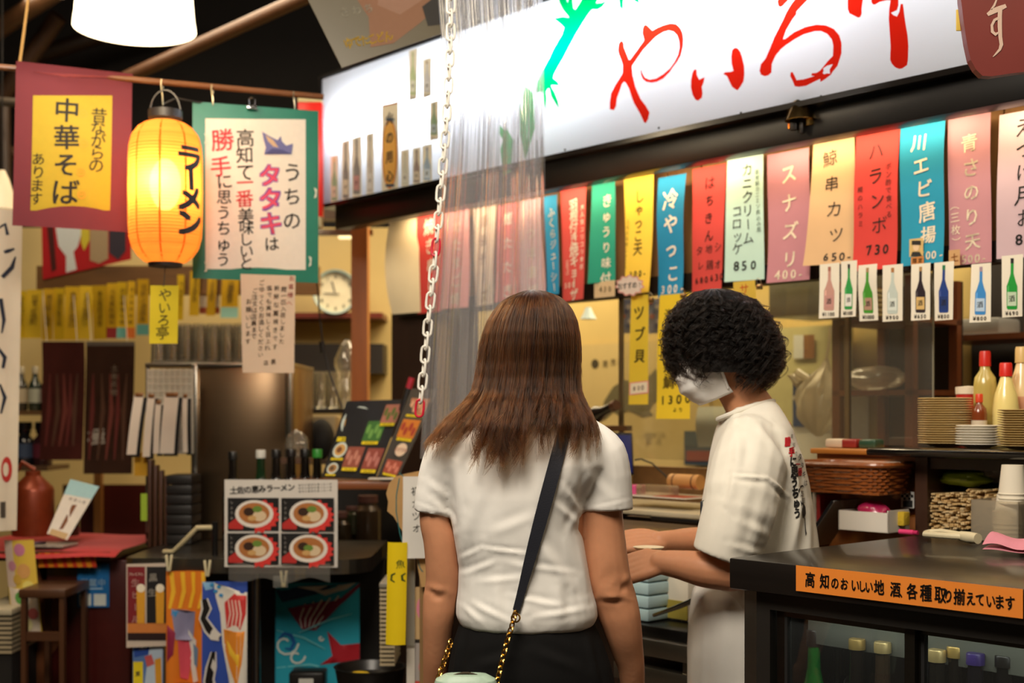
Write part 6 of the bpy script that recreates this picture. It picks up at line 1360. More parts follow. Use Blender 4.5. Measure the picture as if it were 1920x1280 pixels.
slips = [(26, 50, 545, 634, 0), (50, 79, 543, 634, 0), (80, 101, 541, 637, 0), (101, 121, 540, 637, 0), (121, 148, 537, 637, 0), (148, 174, 536, 636, 0), (174, 201, 535, 636, 0), (201, 221, 531, 634, '#9a2a30'), (221, 239, 529, 634, '#6ab0a8'), (239, 253, 527, 634, '#c86a2a'), (257, 279, 523, 628, '#6ab0a8'), (332, 345, 515, 600, 0), (356, 374, 508, 592, 0), (388, 405, 512, 592, 0), (416, 448, 518, 596, '#8fc0b4')]
pos = ['leftmost of the row', 'second from the left', 'third from the left', 'fourth from the left', 'fifth from the left', 'sixth from the left', 'seventh from the left', 'with a dark red foot', 'with a teal foot by the red-footed one', 'with an orange foot', 'with a teal foot beside the name tag', 'narrow, right of the name tag', 'above the upturned glasses', 'above the middle of the glasses', 'with a pale mint foot above the glasses']
for (x0, x1, y0, y1, ft), ps_ in zip(slips, pos):
    r_ = random.Random(x0); sh = Sheet((x0, y0, x1, y1), r_.choice(['#d8b020', '#dcb81e', '#cfa41c', '#e0bc2a']), Y=BYY + r_.uniform(-.02, .01), yaw=r_.uniform(-.2, .15), bend=curl(r_.uniform(0, .012), r_.uniform(0, .02), r_.uniform(-.03, .03), r_.uniform(0, 4)), nx=2, ny=8)
    if ft: sh.rect(x0, y1 - 20, x1, y1, ft, 3)
    cx_ = (x0 + x1) / 2; tx_ = ''.join(r_.choice('鰹塩焼丼刺身天ぷら定食酒揚出豆腐冷奴枝') for _ in range(6)); sh.text(tx_, (cx_ + 2, y0 + 16), (cx_, y1 - 30), min(13, (x1 - x0) * .55), '#5a4410', -.005, .6)
    sh.build('menu_slip', 'yellow handwritten menu slip ' + ps_, 'menu slip', YS)
for bx, lab, nm in (((357, 420), 0, 0),): pass
sh = Sheet((374, 520, 412, 588), '#e8e0d0', Y=BYY + .05); sh.rect(374, 576, 412, 588, '#a8503a', 1); sh.build('menu_slip', 'white menu slip with a brick red foot above the glasses', 'menu slip', YS)
# sleeves of seaweed-like packs
for bx, col, lab in (((76, 640, 156, 862), '#4a211c', 'dark red plastic pack poster hanging below the yellow slips'), ((159, 640, 250, 888), '#3a241a', 'dark brown plastic pack poster with white brush marks below the yellow slips')):
    sh = Sheet(bx, col, Y=6.02, yaw=.05, bend=curl(.012, .0, .0, bx[0]), matr=mat(col, .18, var=.35, scale=9, coat=.5)); x0, y0, x1, y1 = bx
    for k in range(5): xx = x0 + 14 + (x1 - x0 - 28) * k / 4; sh.stroke([(xx, y0 + 60), (xx + 5 * math.sin(k), y0 + 130), (xx - 4, y1 - 26)], [2, 9, 3], ('#6a2a24', '#5a3a28', '#7a3a30')[k % 3])
    if x0 > 100: sh.text('土佐名物', (213, 690), (213, 735), 13, '#9a8a7a', .02, .5); sh.text('極', (183, 818), (183, 818), 34, '#b8b0a4', .03, .8); sh.rect(x0, y0, x1, y0 + 8, '#6a625a', 1)
    for xx in (x0 + 12, x1 - 12): a_ = P(xx, y0, 6.02) - sh.o; b_ = P(xx, 545, 6.35) - sh.o; sh.mb.m(mat('#c8c0b0', .6)).tube([a_, b_], .0016, 5)
    sh.build('pack_poster', lab, 'poster')
# shelves with bottles at the far left
m = MB().m(wood('#7a5a34', .5, axis=0)); m.box2((Xat(-40, 6.2), 6.05, Zat(778, 6.2)), (Xat(110, 6.2), 6.35, Zat(770, 6.2))); m.build('wall_shelf', label='wooden shelf of spirit bottles at the far left', cat='shelf', recenter=True)
m = MB().m(wood('#5a4028', .5, axis=0)); m.box2((Xat(-40, 6.2), 6.05, Zat(880, 6.2)), (Xat(110, 6.2), 6.35, Zat(872, 6.2))); m.build('wall_shelf', label='lower dark shelf at the far left', cat='shelf', recenter=True)
for px, col, lc_, nm in ((40, '#3a3a30', '#d0c4a8', 'clear spirit bottle with a cream label, leftmost on the wooden shelf'), (66, '#2a3a30', '#c8d0c0', 'spirit bottle with a pale label beside the cream labelled one'), (90, '#3a2420', '#8a4a48', 'dark spirit bottle with a reddish label by the pack poster')):
    bottle('spirit_bottle', nm, (Xat(px, 6.2), 6.2, Zat(770, 6.2)), .215, .031, col, '#c8c0a8', lc_, group='spirit bottles on the far left shelf', glass=False)
for px, col, lc_, nm in ((46, '#20242c', '#4a5a78', 'squat dark jar with a blue label on the lower shelf'), (80, '#3a1c22', '#6a2a3a', 'plum coloured jar on the lower shelf')):
    bottle('jar', nm, (Xat(px, 6.2), 6.2, Zat(872, 6.2)), .21, .045, col, '#2a2622', lc_, group='jars on the lower far left shelf', glass=False, neck=.03)
# noren at the left edge
sh = Sheet((-40, 392, 40, 995), '#d8ccb8', Y=4.5, yaw=.15, bend=lambda u, v: (.05 * v * (1 - u) - .02 * v, -.02 * math.sin(5 * u), 0), nx=6, ny=16)
for pts, w_ in (([(-5, 430), (10, 420), (14, 440)], 6), ([(-10, 480), (15, 470), (26, 465)], [3, 7, 3]), ([(5, 520), (22, 500), (28, 480)], [7, 8, 3]), ([(2, 560), (8, 600), (4, 625)], [8, 7, 3]), ([(-5, 650), (10, 670), (6, 690)], [5, 8, 6]), ([(0, 720), (10, 745), (2, 775)], [4, 8, 4])): sh.stroke(pts, w_ if isinstance(w_, list) else [w_] * 3, '#232a3a')
sh.ellipse(14, 880, 12, 24, '#b0302a'); sh.ellipse(12, 880, 6, 13, '#d8ccb8'); sh.rect(0, 940, 12, 970, '#4a443c', 2)
sh.build('noren_curtain', 'white cloth banner with dark brush strokes at the left edge', 'banner')
# wall of the back room: wainscot, shelf, clock
m = MB().m(mat('#4a140d', .35, coat=.3)); m.box2((Xat(120, 6.9), 6.88, 0), (Xat(420, 6.9), 6.92, Zat(908, 6.9))); struct('trim_wainscot', m)
m = MB().m(wood('#8a5a2a', .5)); m.box2((Xat(178, 6.85), 6.83, 0), (Xat(192, 6.85), 6.87, Zat(690, 6.85))); struct('trim_back_post', m)
m = MB().m(wood('#6a2418', .45, axis=0)); m.box2((Xat(470, 7.1), 7.02, Zat(598, 7.1)), (Xat(720, 7.1), 7.3, Zat(588, 7.1))); m.build('wall_shelf', label='dark red shelf under the wall clock', cat='shelf', recenter=True)
m = MB().m(mat('#211c1c', .5)); m.box2((Xat(470, 7.1), 7.05, Zat(700, 7.1)), (Xat(720, 7.1), 7.29, Zat(645, 7.1))); m.build('wall_cupboard', label='black recess panel below the clock shelf', cat='cupboard', recenter=True)
t = thing('wall_clock', 'round white wall clock with a pale blue rim', 'clock', P(628, 547, 7.0)); cr = 43 * 7.0 / F
MB().m(mat('#a9c2c4', .3)).lathe([(cr * .88, .0), (cr, .0), (cr, .03), (cr * .96, .045), (cr * .88, .04), (cr * .88, .0)], (0, .04, 0), 40, axis=(0, -1, 0)).build('rim', t)
fm = MB().m(mat('#efe6cc', .5)).lathe([(0, .012), (cr * .9, .012), (cr * .9, .0), (0, 0)], (0, .04, 0), 40, axis=(0, -1, 0)); m = fm; m.m(ink('#2a2622'))
for k in range(12):
    q = math.pi / 6 * k
    for vs, fs in text_cells(str(k or 12)[-1:], (math.sin(q) * cr * .7, math.cos(q) * cr * .7), (math.sin(q) * cr * .7, math.cos(q) * cr * .7), .028, .02, 0): m.add([(a, .0265, b) for a, b in vs], fs)
m.build('face', t, smooth=False)
MB().m(mat('#17130f', .4)).box((-.012, .024, .03), (.006, .002, .062), R=Matrix.Rotation(-.25, 3, 'Y')).build('hour_hand', t); MB().m(mat('#17130f', .4)).box((-.022, .022, -.008), (.085, .002, .005), R=Matrix.Rotation(.05, 3, 'Y')).build('minute_hand', t)
m = MB().m(mat('#e6d6a0', .4, emit='#ffe8b0', es=1.5)); m.box2((Xat(636, 6.9), 6.85, Zat(449, 6.9)), (Xat(664, 6.9), 6.89, Zat(438, 6.9)), .008); m.build('wall_light', label='small lit wall light above the clock', cat='light', recenter=True)
# stainless cabinet with glasses
CYY = 5.05; t = thing('steel_cabinet', 'stainless steel cabinet with upturned glasses on top', 'cabinet', (Xat(455, CYY), CYY, 0)); sx = CYY / F; czz = Zat(682, CYY)
m = MB().m(steel('#9c8266', .3)); m.box2((-92 * sx, 0, .78), (95 * sx, .5, czz), .006); m.build('body', t)
for x in (-90, 86): MB().m(steel('#a8a49a', .25)).box2((x * sx - .012, -.012, .78), (x * sx + .012, .012, czz), .003).build('post', t)
MB().m(steel('#a8a094', .3)).box2((-182 * sx, -.01, czz - .012), (97 * sx, .5, czz + .004), .003).build('top', t)
for z in (.81,): MB().m(steel('#8a857c', .3)).box2((-182 * sx, 0, z), (-92 * sx, .5, z + .02)).build('lower_shelf', t)
MB().m(steel('#8a857c', .3)).box2((-182 * sx, -.0, .78), (-176 * sx, .02, czz)).build('post', t)
gm = clear((.97, .96, .92), .10, .11, .03, (.98, .94, .84), .65)
def glass(base, h, r, lab, group):
    mb = MB().m(gm); mb.lathe([(r, 0), (r * .98, h * .1), (r * .84, h), (0, h), (0, h - .008), (r * .78, h - .01), (r * .92, .004), (r, 0)], n=16); return mb.build('drinking_glass', label=lab, cat='glass', group=group, loc=base)
g_ = glass((Xat(297, 5.12), 5.12, czz + .005), .158, .030, 'upturned drinking glass on the steel cabinet', 'upturned glasses on the steel cabinet')
for row, yy_ in enumerate((5.12, 5.22, 5.32)):
    for k in range(8):
        if row == 0 and k == 0: continue
        q = g_.copy(); COL.objects.link(q); q.location = (Xat(297 + row * 6 + k * 25.5, yy_), yy_, czz + .005)
m = MB().m(wood('#1c1512', .4, axis=0)); m.box2((Xat(540, 6.2), 6.05, Zat(775, 6.2)), (Xat(672, 6.2), 6.4, Zat(766, 6.2))); m.build('wall_shelf', label='black shelf of glasses below the wall clock', cat='shelf', recenter=True)
g2 = glass((Xat(556, 6.12), 6.12, Zat(766, 6.2)), .178, .036, 'drinking glass on the black shelf below the clock', 'glasses on the black shelf')
for row, yy_ in enumerate((6.12, 6.24)):
    for k in range(5):
        if row == 0 and k == 0: continue
        q = g2.copy(); COL.objects.link(q); q.location = (Xat(556 + row * 8 + k * 23, yy_), yy_, Zat(766, 6.2))
t = thing('glass_jug', 'rounded clear jug beside the orange post', 'jug', (Xat(651, 6.0), 6.0, Zat(766, 6.2))); MB().m(gm).lathe([(.04, 0), (.045, .16), (.06, .2), (.06, .23), (.03, .30), (.012, .32), (0, .32)], n=20).build('body', t)
# wire grid with order slips
t = thing('wire_rack', 'white wire grid beside the steel cabinet', 'rack', P(318, 850, 4.98)); kx = 4.98 / F; m = MB().m(mat('#d8d0c0', .4))
for i in range(9): m.tube([((-42 + i * 10.5) * kx, 0, 0), ((-42 + i * 10.5) * kx, 0, 160 * kx)], .002, 5)
for i in range(13): m.tube([(-42 * kx, -.002, i * 13 * kx), (42 * kx, -.002, i * 13 * kx)], .002, 5)
m.build('grid', t)
MB().m(mat('#c8c0ae', .6)).box2((-44 * kx, .01, 0), (44 * kx, .014, 158 * kx)).build('back_sheet', t)
for (x0, y0, x1, y1, sl_), ps_ in zip(((252, 740, 270, 852, -.03), (277, 742, 291, 856, -.02), (292, 754, 303, 850, -.01), (309, 740, 336, 850, -.02), (343, 742, 352, 848, 0)), ('leftmost on the wire grid', 'second on the wire grid', 'narrow one in the middle', 'widest on the wire grid', 'thin one at the right')):
    t = thing('order_slip', 'white order slip on a brown clip, ' + ps_, 'slip', P((x0 + x1) / 2, y1, 4.9), 0, 'order slips on the wire grid'); kx = 4.9 / F; w2 = (x1 - x0) / 2 * kx; h_ = (y1 - y0) * kx
    MB().m(paper('#e6d8c8')).grid(lambda u, v: ((-1 + 2 * u) * w2 + sl_ * (1 - v), -.008 * math.sin(3 * v), h_ * v), 2, 8).build('paper', t)
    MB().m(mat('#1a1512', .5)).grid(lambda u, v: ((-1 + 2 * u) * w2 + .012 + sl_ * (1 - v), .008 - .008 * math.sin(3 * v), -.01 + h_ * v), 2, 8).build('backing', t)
    MB().m(mat('#8a5a30', .4, .4)).box((0, 0, h_), (w2 * 1.7, .012, .016), bev=.003).build('clip', t)
m = MB().m(mat('#191514', .5)); kx = 4.86 / F
for i in range(7): m.box2((-24 * kx, 0, .012 + i * .038), (24 * kx, .16, .012 + i * .038 + .034), .004)
m.build('ribbed_case', label='black ribbed case on the steel counter below the order slips', cat='case', loc=P(335, 1026, 4.86) * 1.0)
m = MB().m(wood('#4a2a1a', .5))
for i in range(4): m.box2((-20 * kx + i * 9 * kx, .01 * i, 0), (-20 * kx + i * 9 * kx + 6 * kx, .06, .33 - .02 * i), .002)
m.build('menu_holder', label='upright brown and cream menu holders beside the ribbed case', cat='holder', loc=P(297, 1026, 4.84))
sh = Sheet((252, 848, 276, 892), '#c8982a', Y=4.95); sh.build('label_card', 'amber card hanging below the order slips', 'card')
sh = Sheet((264, 925, 276, 976), '#9ab83a', Y=4.8); sh.build('label_card', 'lime green card beside the menu holders', 'card')

# ------------------------------------------------------------------ steel counter with flags
TY = 4.42; tz = Zat(1046, TY); x0, x1 = Xat(232, TY), Xat(694, TY)
t = thing('steel_counter', 'long stainless steel counter holding the noodle poster and flags', 'counter', ((x0 + x1) / 2, TY, 0)); hw = (x1 - x0) / 2
n = 20; top = [(-hw, .04), (-hw + .02, 0)] + [(hw - .12 + .12 * math.sin(q), -.05 + .12 - .12 * math.cos(q)) for q in np.linspace(0, math.pi / 2, 8)] + [(hw, .62), (-hw, .62)]
top = [(-hw, .03), (-hw + .03, 0), (0, -.03)] + top[2:]
m = MB().m(steel('#8a8780', .3)); m.poly([(a, b, tz - .05) for a, b in top], (0, 0, .05)); m.build('top', t, smooth=False)
for px in (480,): MB().m(steel('#9a958c', .25)).tube([(Xat(px, TY + .05) - (x0 + x1) / 2, .05, 0), (Xat(px, TY + .05) - (x0 + x1) / 2, .05, tz - .05)], .016, 14).build('leg', t)
for a_, b_ in ((-hw + .04, .56), (hw - .06, .56), (-hw + .04, .06)): MB().m(steel('#9a958c', .25)).tube([(a_, b_, 0), (a_, b_, tz - .05)], .016, 14).build('leg', t)
MB().m(mat('#1a1613', .6)).box2((-hw + .02, .50, .1), (hw, .53, tz - .05)).build('back_panel', t)
# noodle poster
sh = Sheet((421, 899, 633, 1063), '#dcd6ce', Y=TY - .06, yaw=-.04, nx=1, ny=1, matr=mat('#dcd6ce', .35, var=.03))
sh.text('土佐の恵みラーメン', (438, 919), (546, 913), 15, '#1d1815', .03, .2, vertical=False)
for y in (908, 914, 920): sh.text('地元の素材を使った一杯', (562, y + 1), (620, y - 1), 4.6, '#3a3430', 0, 0, vertical=False)
for i, (xa, xb) in enumerate(((427, 523), (528, 627))):
    for j, (ya, yb) in enumerate(((933, 995), (999, 1058))):
        sh.rect(xa, ya, xb, yb, '#1c1a1a', 1); cx_ = (xa + xb) / 2 + 4; cy_ = (ya + yb) / 2 - 1; bs = [(cx_ + 8, cy_ - 28)]
        burst = []
        for k in range(18): q = -1.3 + 2.9 * k / 17; rr_ = (47 if k % 2 else 40); burst.append((cx_ + rr_ * math.cos(q), cy_ + 4 + rr_ * .72 * math.sin(q)))
        sh.poly([(cx_, cy_)] + burst, '#d83a34'); sh.poly([(xa + 2, yb - 4), (xa + 2, yb - 14), (xa + 18, yb - 26), (xa + 30, yb - 8), (xa + 28, yb - 3)], '#b8302c')
        sh.ellipse(cx_ - 2, cy_, 36, 26, '#e6ded4'); sh.ellipse(cx_ - 2, cy_ - 1, 29, 20, '#b0703c'); sh.ellipse(cx_ - 12, cy_ - 4, 10, 8, '#3a2418'); sh.ellipse(cx_ + 8, cy_ + 4, 13, 10, '#dcc4a0'); sh.ellipse(cx_ + (4 if i + j < 2 else -2), cy_ - 9 + 8 * i * j, 9, 6, '#6a8a3a'); sh.ellipse(cx_ - 6, cy_ + 8, 8, 5, '#d0a468')
        sh.text('しょうゆ', (xa + 8, ya + 8), (xa + 8, yb - 24), 6, '#b8b0a8', 0, .3)
sh.build('noodle_poster', 'laminated noodle poster with four bowls of ramen on the steel counter', 'poster')
m = MB().m(clear((.93, .95, .95), .16, .22, .12, (.8, .78, .72))); m.grid(lambda u, v: (-.16 + .34 * u, -.02 + .05 * math.sin(9 * u) * .3, .028 - .05 * v + .008 * math.sin(14 * u + 3 * v)), 24, 6); m.build('plastic_strip', label='crumpled clear plastic strip along the counter edge under the noodle poster', cat='plastic strip', loc=P(520, 1074, TY - .09))
# soy bottles
SYB = 'dark bottles behind the noodle poster'
for px, ty_, cap, body, lab in ((437, 846, '#12100f', '#120d0a', 'black capped dark bottle, leftmost behind the noodle poster'), (489, 843, '#d8d8d0', '#143018', 'dark green bottle with a white cap behind the noodle poster'), (518, 842, '#151211', '#140e0b', 'dark bottle third from the left behind the noodle poster'), (546, 841, '#1c1513', '#150e0a', 'dark bottle fourth from the left behind the noodle poster'), (572, 841, '#14100f', '#120c09', 'dark bottle fifth from the left behind the noodle poster'), (595, 842, '#3a9a3a', '#140f0a', 'dark bottle with a green cap behind the noodle poster')):
    bottle('soy_bottle', lab, (Xat(px, 4.66), 4.66, tz), Zat(ty_, 4.66) - tz, .038, body, cap, None, group=SYB, glass=False, neck=.015, cap_l=.03)
crumple('plastic_wrap', 'clump of clear plastic film behind the soy bottles', 'plastic wrap', P(557, 858, 4.85), (.05, .04, .05), '#888', 9, clr=clear((.9, .9, .88), .15, .3, .1, (.7, .66, .58)))
MB().m(wood('#5a3a22', .5, axis=0)).box2((-.06, -.05, -.02), (.06, .05, 0)).build('wall_shelf', label='small ledge under the clump of plastic film', cat='shelf', loc=P(557, 858, 4.85))
# door handle and hose
t = thing('tap', 'black upright tap with a cream hose on the steel counter', 'tap', (Xat(403, 4.5), 4.5, tz)); hh = Zat(978, 4.5) - tz
MB().m(mat('#121010', .3)).tube([(0, 0, 0), (0, 0, hh)], .011, 12).build('post', t); MB().m(mat('#c8b890', .5)).tube([(-.01, 0, hh - .02), (-.06, -.01, hh - .02), (-.10, 0, hh - .06), (-.15, .02, .012), (-.19, .04, .009)], .009, 10).build('hose', t)
# menu boards on the shelf
m = MB().m(wood('#7a4420', .45, axis=0)); m.box2((Xat(545, 4.6), 4.42, Zat(912, 4.6)), (Xat(742, 4.6), 4.85, Zat(898, 4.6)), .003); m.build('menu_shelf', label='brown shelf plank carrying the tilted food menus', cat='shelf', recenter=True)
def foods(bd, cells):
    for u, v, a, b, c1, c2, sh_ in cells:
        if sh_: bd.poly([(u + a * math.cos(q), v + b * math.sin(q)) for q in np.linspace(0, 6.1, 18)], '#c8d4cc'); bd.poly([(u + a * .78 * math.cos(q), v + b * .74 * math.sin(q)) for q in np.linspace(0, 6.1, 16)], c1); bd.poly([(u - a * .1 + a * .4 * math.cos(q), v + b * .4 * math.sin(q)) for q in np.linspace(0, 6.1, 12)], c2)
        else:
            bd.poly([(u - a, v - b), (u + a, v - b), (u + a, v + b), (u - a, v + b)], c1)
            for k in range(4): bd.poly([(u - a * .7 + a * .45 * k + a * .22 * math.cos(q), v + b * (.3 if k % 2 else -.2) + b * .5 * math.sin(q)) for q in np.linspace(0, 6.1, 10)], c2)
        bd.poly([(u - a * .9, v + b * 1.05), (u + a * .9, v + b * 1.05), (u + a * .9, v + b * 1.35), (u - a * .9, v + b * 1.35)], '#e0c818')
        bd.text('¥680', (u - a * .45, v + b * 1.2), (u + a * .45, v + b * 1.2), b * .26, '#3a3010', .01, 0, vertical=False)
bd = Board(P(650, 752, 4.72), P(760, 748, 4.78), P(704, 897, 4.52), P(603, 893, 4.5), '#17130f', .006)
foods(bd, [(.27, .28, .24, .20, '#c89038', '#e0b860', 1), (.17, .66, .12, .10, '#c89a58', '#7a4a28', 1), (.15, .9, .1, .07, '#a07848', '#5a4028', 1), (.66, .42, .16, .13, '#3a6a2e', '#6a9a4a', 0), (.85, .20, .14, .12, '#a86a58', '#5a6a30', 0), (.46, .76, .15, .13, '#8a4a3a', '#b87a68', 0), (.82, .78, .15, .13, '#8a4438', '#b8746a', 0)])
bd.build('menu_board', 'black picture menu with a plate of yellow fritters, leaning on the shelf', 'menu')
bd = Board(P(772, 728, 4.70), P(822, 730, 4.76), P(742, 906, 4.46), P(706, 897, 4.44), '#1c1613', .006)
foods(bd, [(.5, .2, .36, .09, '#b07858', '#d0a080', 0), (.5, .45, .36, .10, '#c8782a', '#a03a2a', 0), (.5, .86, .36, .07, '#9a4a38', '#c87a68', 0)]); bd.poly([(.3 + .5 * (.5 + .5 * math.cos(q)), .68 + .07 * math.sin(q)) for q in np.linspace(0, 6.1, 14)], '#e0c8b0')
bd.text('おすすめ', (.35, .68), (.75, .68), .05, '#8a3028', 0, .2, vertical=False); bd.build('menu_board', 'narrow picture menu with a round badge beside the black one', 'menu')
t = thing('marker', 'dark marker with a crimson cap standing behind the picture menus', 'pen', P(762, 756, 4.74)); MB().m(mat('#1c1818', .4)).tube([(-.02, 0, -.04), (.008, 0, .055)], .013, 10).build('barrel', t); MB().m(mat('#b02038', .4)).tube([(.008, 0, .055), (.02, 0, .095)], .012, 10).build('cap', t)
m = MB().m(mat('#d8d0c4', .5)); m.box((0, 0, .003), (.09, .05, .005)); m.build('coaster', label='pale slip lying at the right end of the menu shelf', cat='slip', loc=P(716, 899, 4.44) + Vector((0, 0, .001)))
# perforated basket and black cloth behind the soy bottles
m = MB().m(mat('#b8a47c', .5)); m.box2((-.11, 0, 0), (.12, .2, .17), .015); m.build('plastic_basket', label='beige plastic basket below the shelf of glasses', cat='basket', loc=P(580, 850, 5.7)); 
m = MB().m(mat('#0f0d0e', .7)); m.ell((0, 0, .09), (.06, .05, .09), 18, 10); m.build('black_pot', label='round black pot in front of the beige basket', cat='pot', loc=P(602, 862, 5.6))
m = MB().m(wood('#4a3522', .5, axis=0)); m.box2((-.2, -.1, -.02), (.2, .25, 0)); m.build('side_shelf', label='brown ledge under the beige basket', cat='shelf', loc=P(585, 860, 5.65))
m = MB().m(mat('#15110f', .5)); m.tube([P(593, 521, rodY(590)), P(596, 540, 4.7), P(600, 600, 5.0), P(606, 650, 5.0), P(618, 700, 5.0), P(642, 765, 4.95)], .0035, 6); m.tube([P(603, 640, 5), P(606, 662, 5)], .011, 8); m.build('power_cord', label='black power cord hanging in front of the clock', cat='cord', recenter=True)
# dark panel standing in for the unlit space under the menu shelf, with jars
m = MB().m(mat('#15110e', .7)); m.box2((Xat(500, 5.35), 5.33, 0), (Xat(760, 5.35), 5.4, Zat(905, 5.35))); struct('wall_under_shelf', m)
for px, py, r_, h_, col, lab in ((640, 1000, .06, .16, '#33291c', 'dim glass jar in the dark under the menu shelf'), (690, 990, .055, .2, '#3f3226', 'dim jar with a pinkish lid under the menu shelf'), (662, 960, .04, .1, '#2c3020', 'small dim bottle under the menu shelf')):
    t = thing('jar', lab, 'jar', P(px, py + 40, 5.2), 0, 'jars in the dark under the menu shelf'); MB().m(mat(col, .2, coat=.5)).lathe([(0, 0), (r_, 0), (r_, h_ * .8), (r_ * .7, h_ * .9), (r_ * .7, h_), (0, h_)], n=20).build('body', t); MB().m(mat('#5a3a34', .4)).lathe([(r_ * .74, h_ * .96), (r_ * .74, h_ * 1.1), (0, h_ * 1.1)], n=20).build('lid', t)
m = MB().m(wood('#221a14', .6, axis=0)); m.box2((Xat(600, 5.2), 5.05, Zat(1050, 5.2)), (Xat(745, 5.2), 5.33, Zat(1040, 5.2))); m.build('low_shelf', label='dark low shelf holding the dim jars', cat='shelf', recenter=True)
# posters and flags on the counter front
FLY = TY - .055
sh = Sheet((237, 1056, 316, 1212), '#c8b8a8', Y=FLY + .02, yaw=.25, nx=2, ny=6); sh.rect(239, 1062, 272, 1184, '#7a1f24', 3); sh.rect(275, 1062, 312, 1184, '#1e1a1a', 3); sh.rect(239, 1168, 312, 1186, '#c87a3a', 1); sh.rect(239, 1186, 312, 1200, '#2a1614', 1)
sh.text('プレミアム', (244, 1076), (266, 1076), 6, '#e8d8c8', 0, 0, vertical=False); sh.text('生ビール', (254, 1092), (254, 1160), 15, '#d8a8a0', .02, .2)
for x in (264, 300): sh.poly([(x - 7, 1168), (x - 8, 1112), (x - 6, 1100), (x + 6, 1100), (x + 8, 1112), (x + 7, 1168)], '#d89a2a'); sh.ellipse(x, 1102, 8, 8, '#efe4cc')
sh.text('黒', (287, 1082), (287, 1082), 16, '#b8b0a4', .02, .4); sh.text('生', (285, 1110), (285, 1110), 16, '#b8b0a4', .02, .4); sh.build('beer_poster', 'red and black beer poster on the end of the steel counter', 'poster')
sh = Sheet((249, 1197, 306, 1310), '#5a7ab0', Y=FLY + .04, yaw=.2); sh.poly([(251, 1205), (280, 1200), (282, 1225), (252, 1232)], '#2a4a9a'); sh.text('生', (260, 1212), (275, 1210), 14, '#e8e8f0', .02, .2, vertical=False); sh.rect(250, 1240, 268, 1284, '#e8d020', 1); sh.text('夏', (259, 1255), (259, 1270), 10, '#2a2a4a'); sh.poly([(282, 1200), (305, 1204), (304, 1290), (270, 1290)], '#b8c8d8'); sh.poly([(290, 1236), (302, 1232), (304, 1290), (292, 1290)], '#d8982a'); sh.poly([(271, 1230), (284, 1226), (290, 1244), (276, 1250)], '#c85a5a'); sh.build('beer_poster', 'blue and yellow beer poster below the red and black one', 'poster')
def wavy(a, n_, ph): return lambda u, v: (0, -a * math.sin(n_ * math.pi * u + ph) * (.35 + .65 * v), 0)
FLG = 'fishing boat flags pegged along the steel counter'
sh = Sheet((312, 1070, 386, 1330), '#dd7a22', Y=FLY, yaw=.1, bend=wavy(.018, 2.5, .5), nx=14, ny=14)
for k in range(4): sh.poly([(318 + k * 20, 1072), (326 + k * 20, 1072), (330 + k * 18, 1110), (322 + k * 18, 1140), (316 + k * 18, 1140), (322 + k * 19, 1105)], '#efb82e')
sh.poly([(322, 1140), (366, 1146), (362, 1200), (330, 1198)], '#8a86a4'); sh.poly([(323, 1142), (336, 1144), (330, 1156), (322, 1152)], '#3a8ac0'); sh.poly([(314, 1170), (330, 1185), (326, 1225), (314, 1240)], '#8a2440'); sh.poly([(334, 1200), (352, 1195), (360, 1230), (352, 1275), (338, 1270)], '#d85060'); sh.poly([(352, 1180), (368, 1200), (366, 1240), (372, 1275), (362, 1280), (356, 1240)], '#e0dcd4'); sh.poly([(362, 1205), (372, 1215), (370, 1250), (364, 1245)], '#6a8aa8'); sh.rect(326, 1278, 386, 1330, '#c87a2a', 2)
sh.build('boat_flag', 'orange and yellow striped cloth flag pegged to the counter', 'flag', FLG)
sh = Sheet((380, 1090, 464, 1330), '#3450a8', Y=FLY - .015, yaw=.05, bend=wavy(.022, 2.2, 2), nx=14, ny=14)
sh.poly([(380, 1090), (404, 1092), (398, 1104), (386, 1106)], '#8ab8dc'); sh.poly([(400, 1092), (464, 1110), (464, 1330), (438, 1330), (428, 1270), (416, 1210), (412, 1150), (404, 1120)], '#e2dcd0')
sh.poly([(420, 1130), (440, 1112), (463, 1116), (462, 1150), (452, 1180), (424, 1178)], '#cf3a38'); sh.poly([(418, 1180), (460, 1182), (455, 1240), (445, 1290), (430, 1250), (420, 1215)], '#e08a2c'); sh.poly([(424, 1200), (450, 1226), (448, 1250), (430, 1226)], '#efc03a')
for i in range(4): sh.stroke([(428 + i * 7, 1124), (432 + i * 7, 1150), (426 + i * 8, 1176)], [2, 2.5, 2], '#efd8c8')
for dx, c2, ww in ((0, '#d8d4cc', 19), (0, '#15110f', 12)): sh.stroke([(384, 1122), (388, 1140), (382, 1158), (392, 1178), (402, 1192), (412, 1196)], [ww * .7, ww, ww * .8, ww, ww, ww * .7], c2); sh.stroke([(400, 1222), (396, 1250), (392, 1275), (400, 1305)], [ww * .5, ww, ww, ww], c2)
for x, y in ((398, 1096), (410, 1100), (404, 1108), (414, 1116)): sh.ellipse(x, y, 4, 3.4, '#3a90c8', 12)
sh.build('boat_flag', 'blue and white cloth flag with black brush strokes and a red fish', 'flag', FLG)
sh = Sheet((517, 1092, 674, 1330), '#2aa0b8', Y=4.72, yaw=.0, bend=wavy(.014, 3, 1), nx=14, ny=14)
sh.poly([(517, 1105), (560, 1100), (640, 1094), (600, 1112), (560, 1122), (530, 1128)], '#1c3a5a'); sh.poly([(556, 1100), (640, 1096), (668, 1092), (650, 1104), (610, 1116), (590, 1108)], '#d8d4c4'); sh.poly([(640, 1120), (674, 1092), (674, 1100), (592, 1182), (566, 1180), (540, 1140), (560, 1136)], '#7a2038')
for i in range(5): sh.stroke([(572 + i * 16, 1132 - i * 4), (562 + i * 10, 1160), (566 + i * 6, 1178)], [3, 2.4, 1.5], '#e0dcd0')
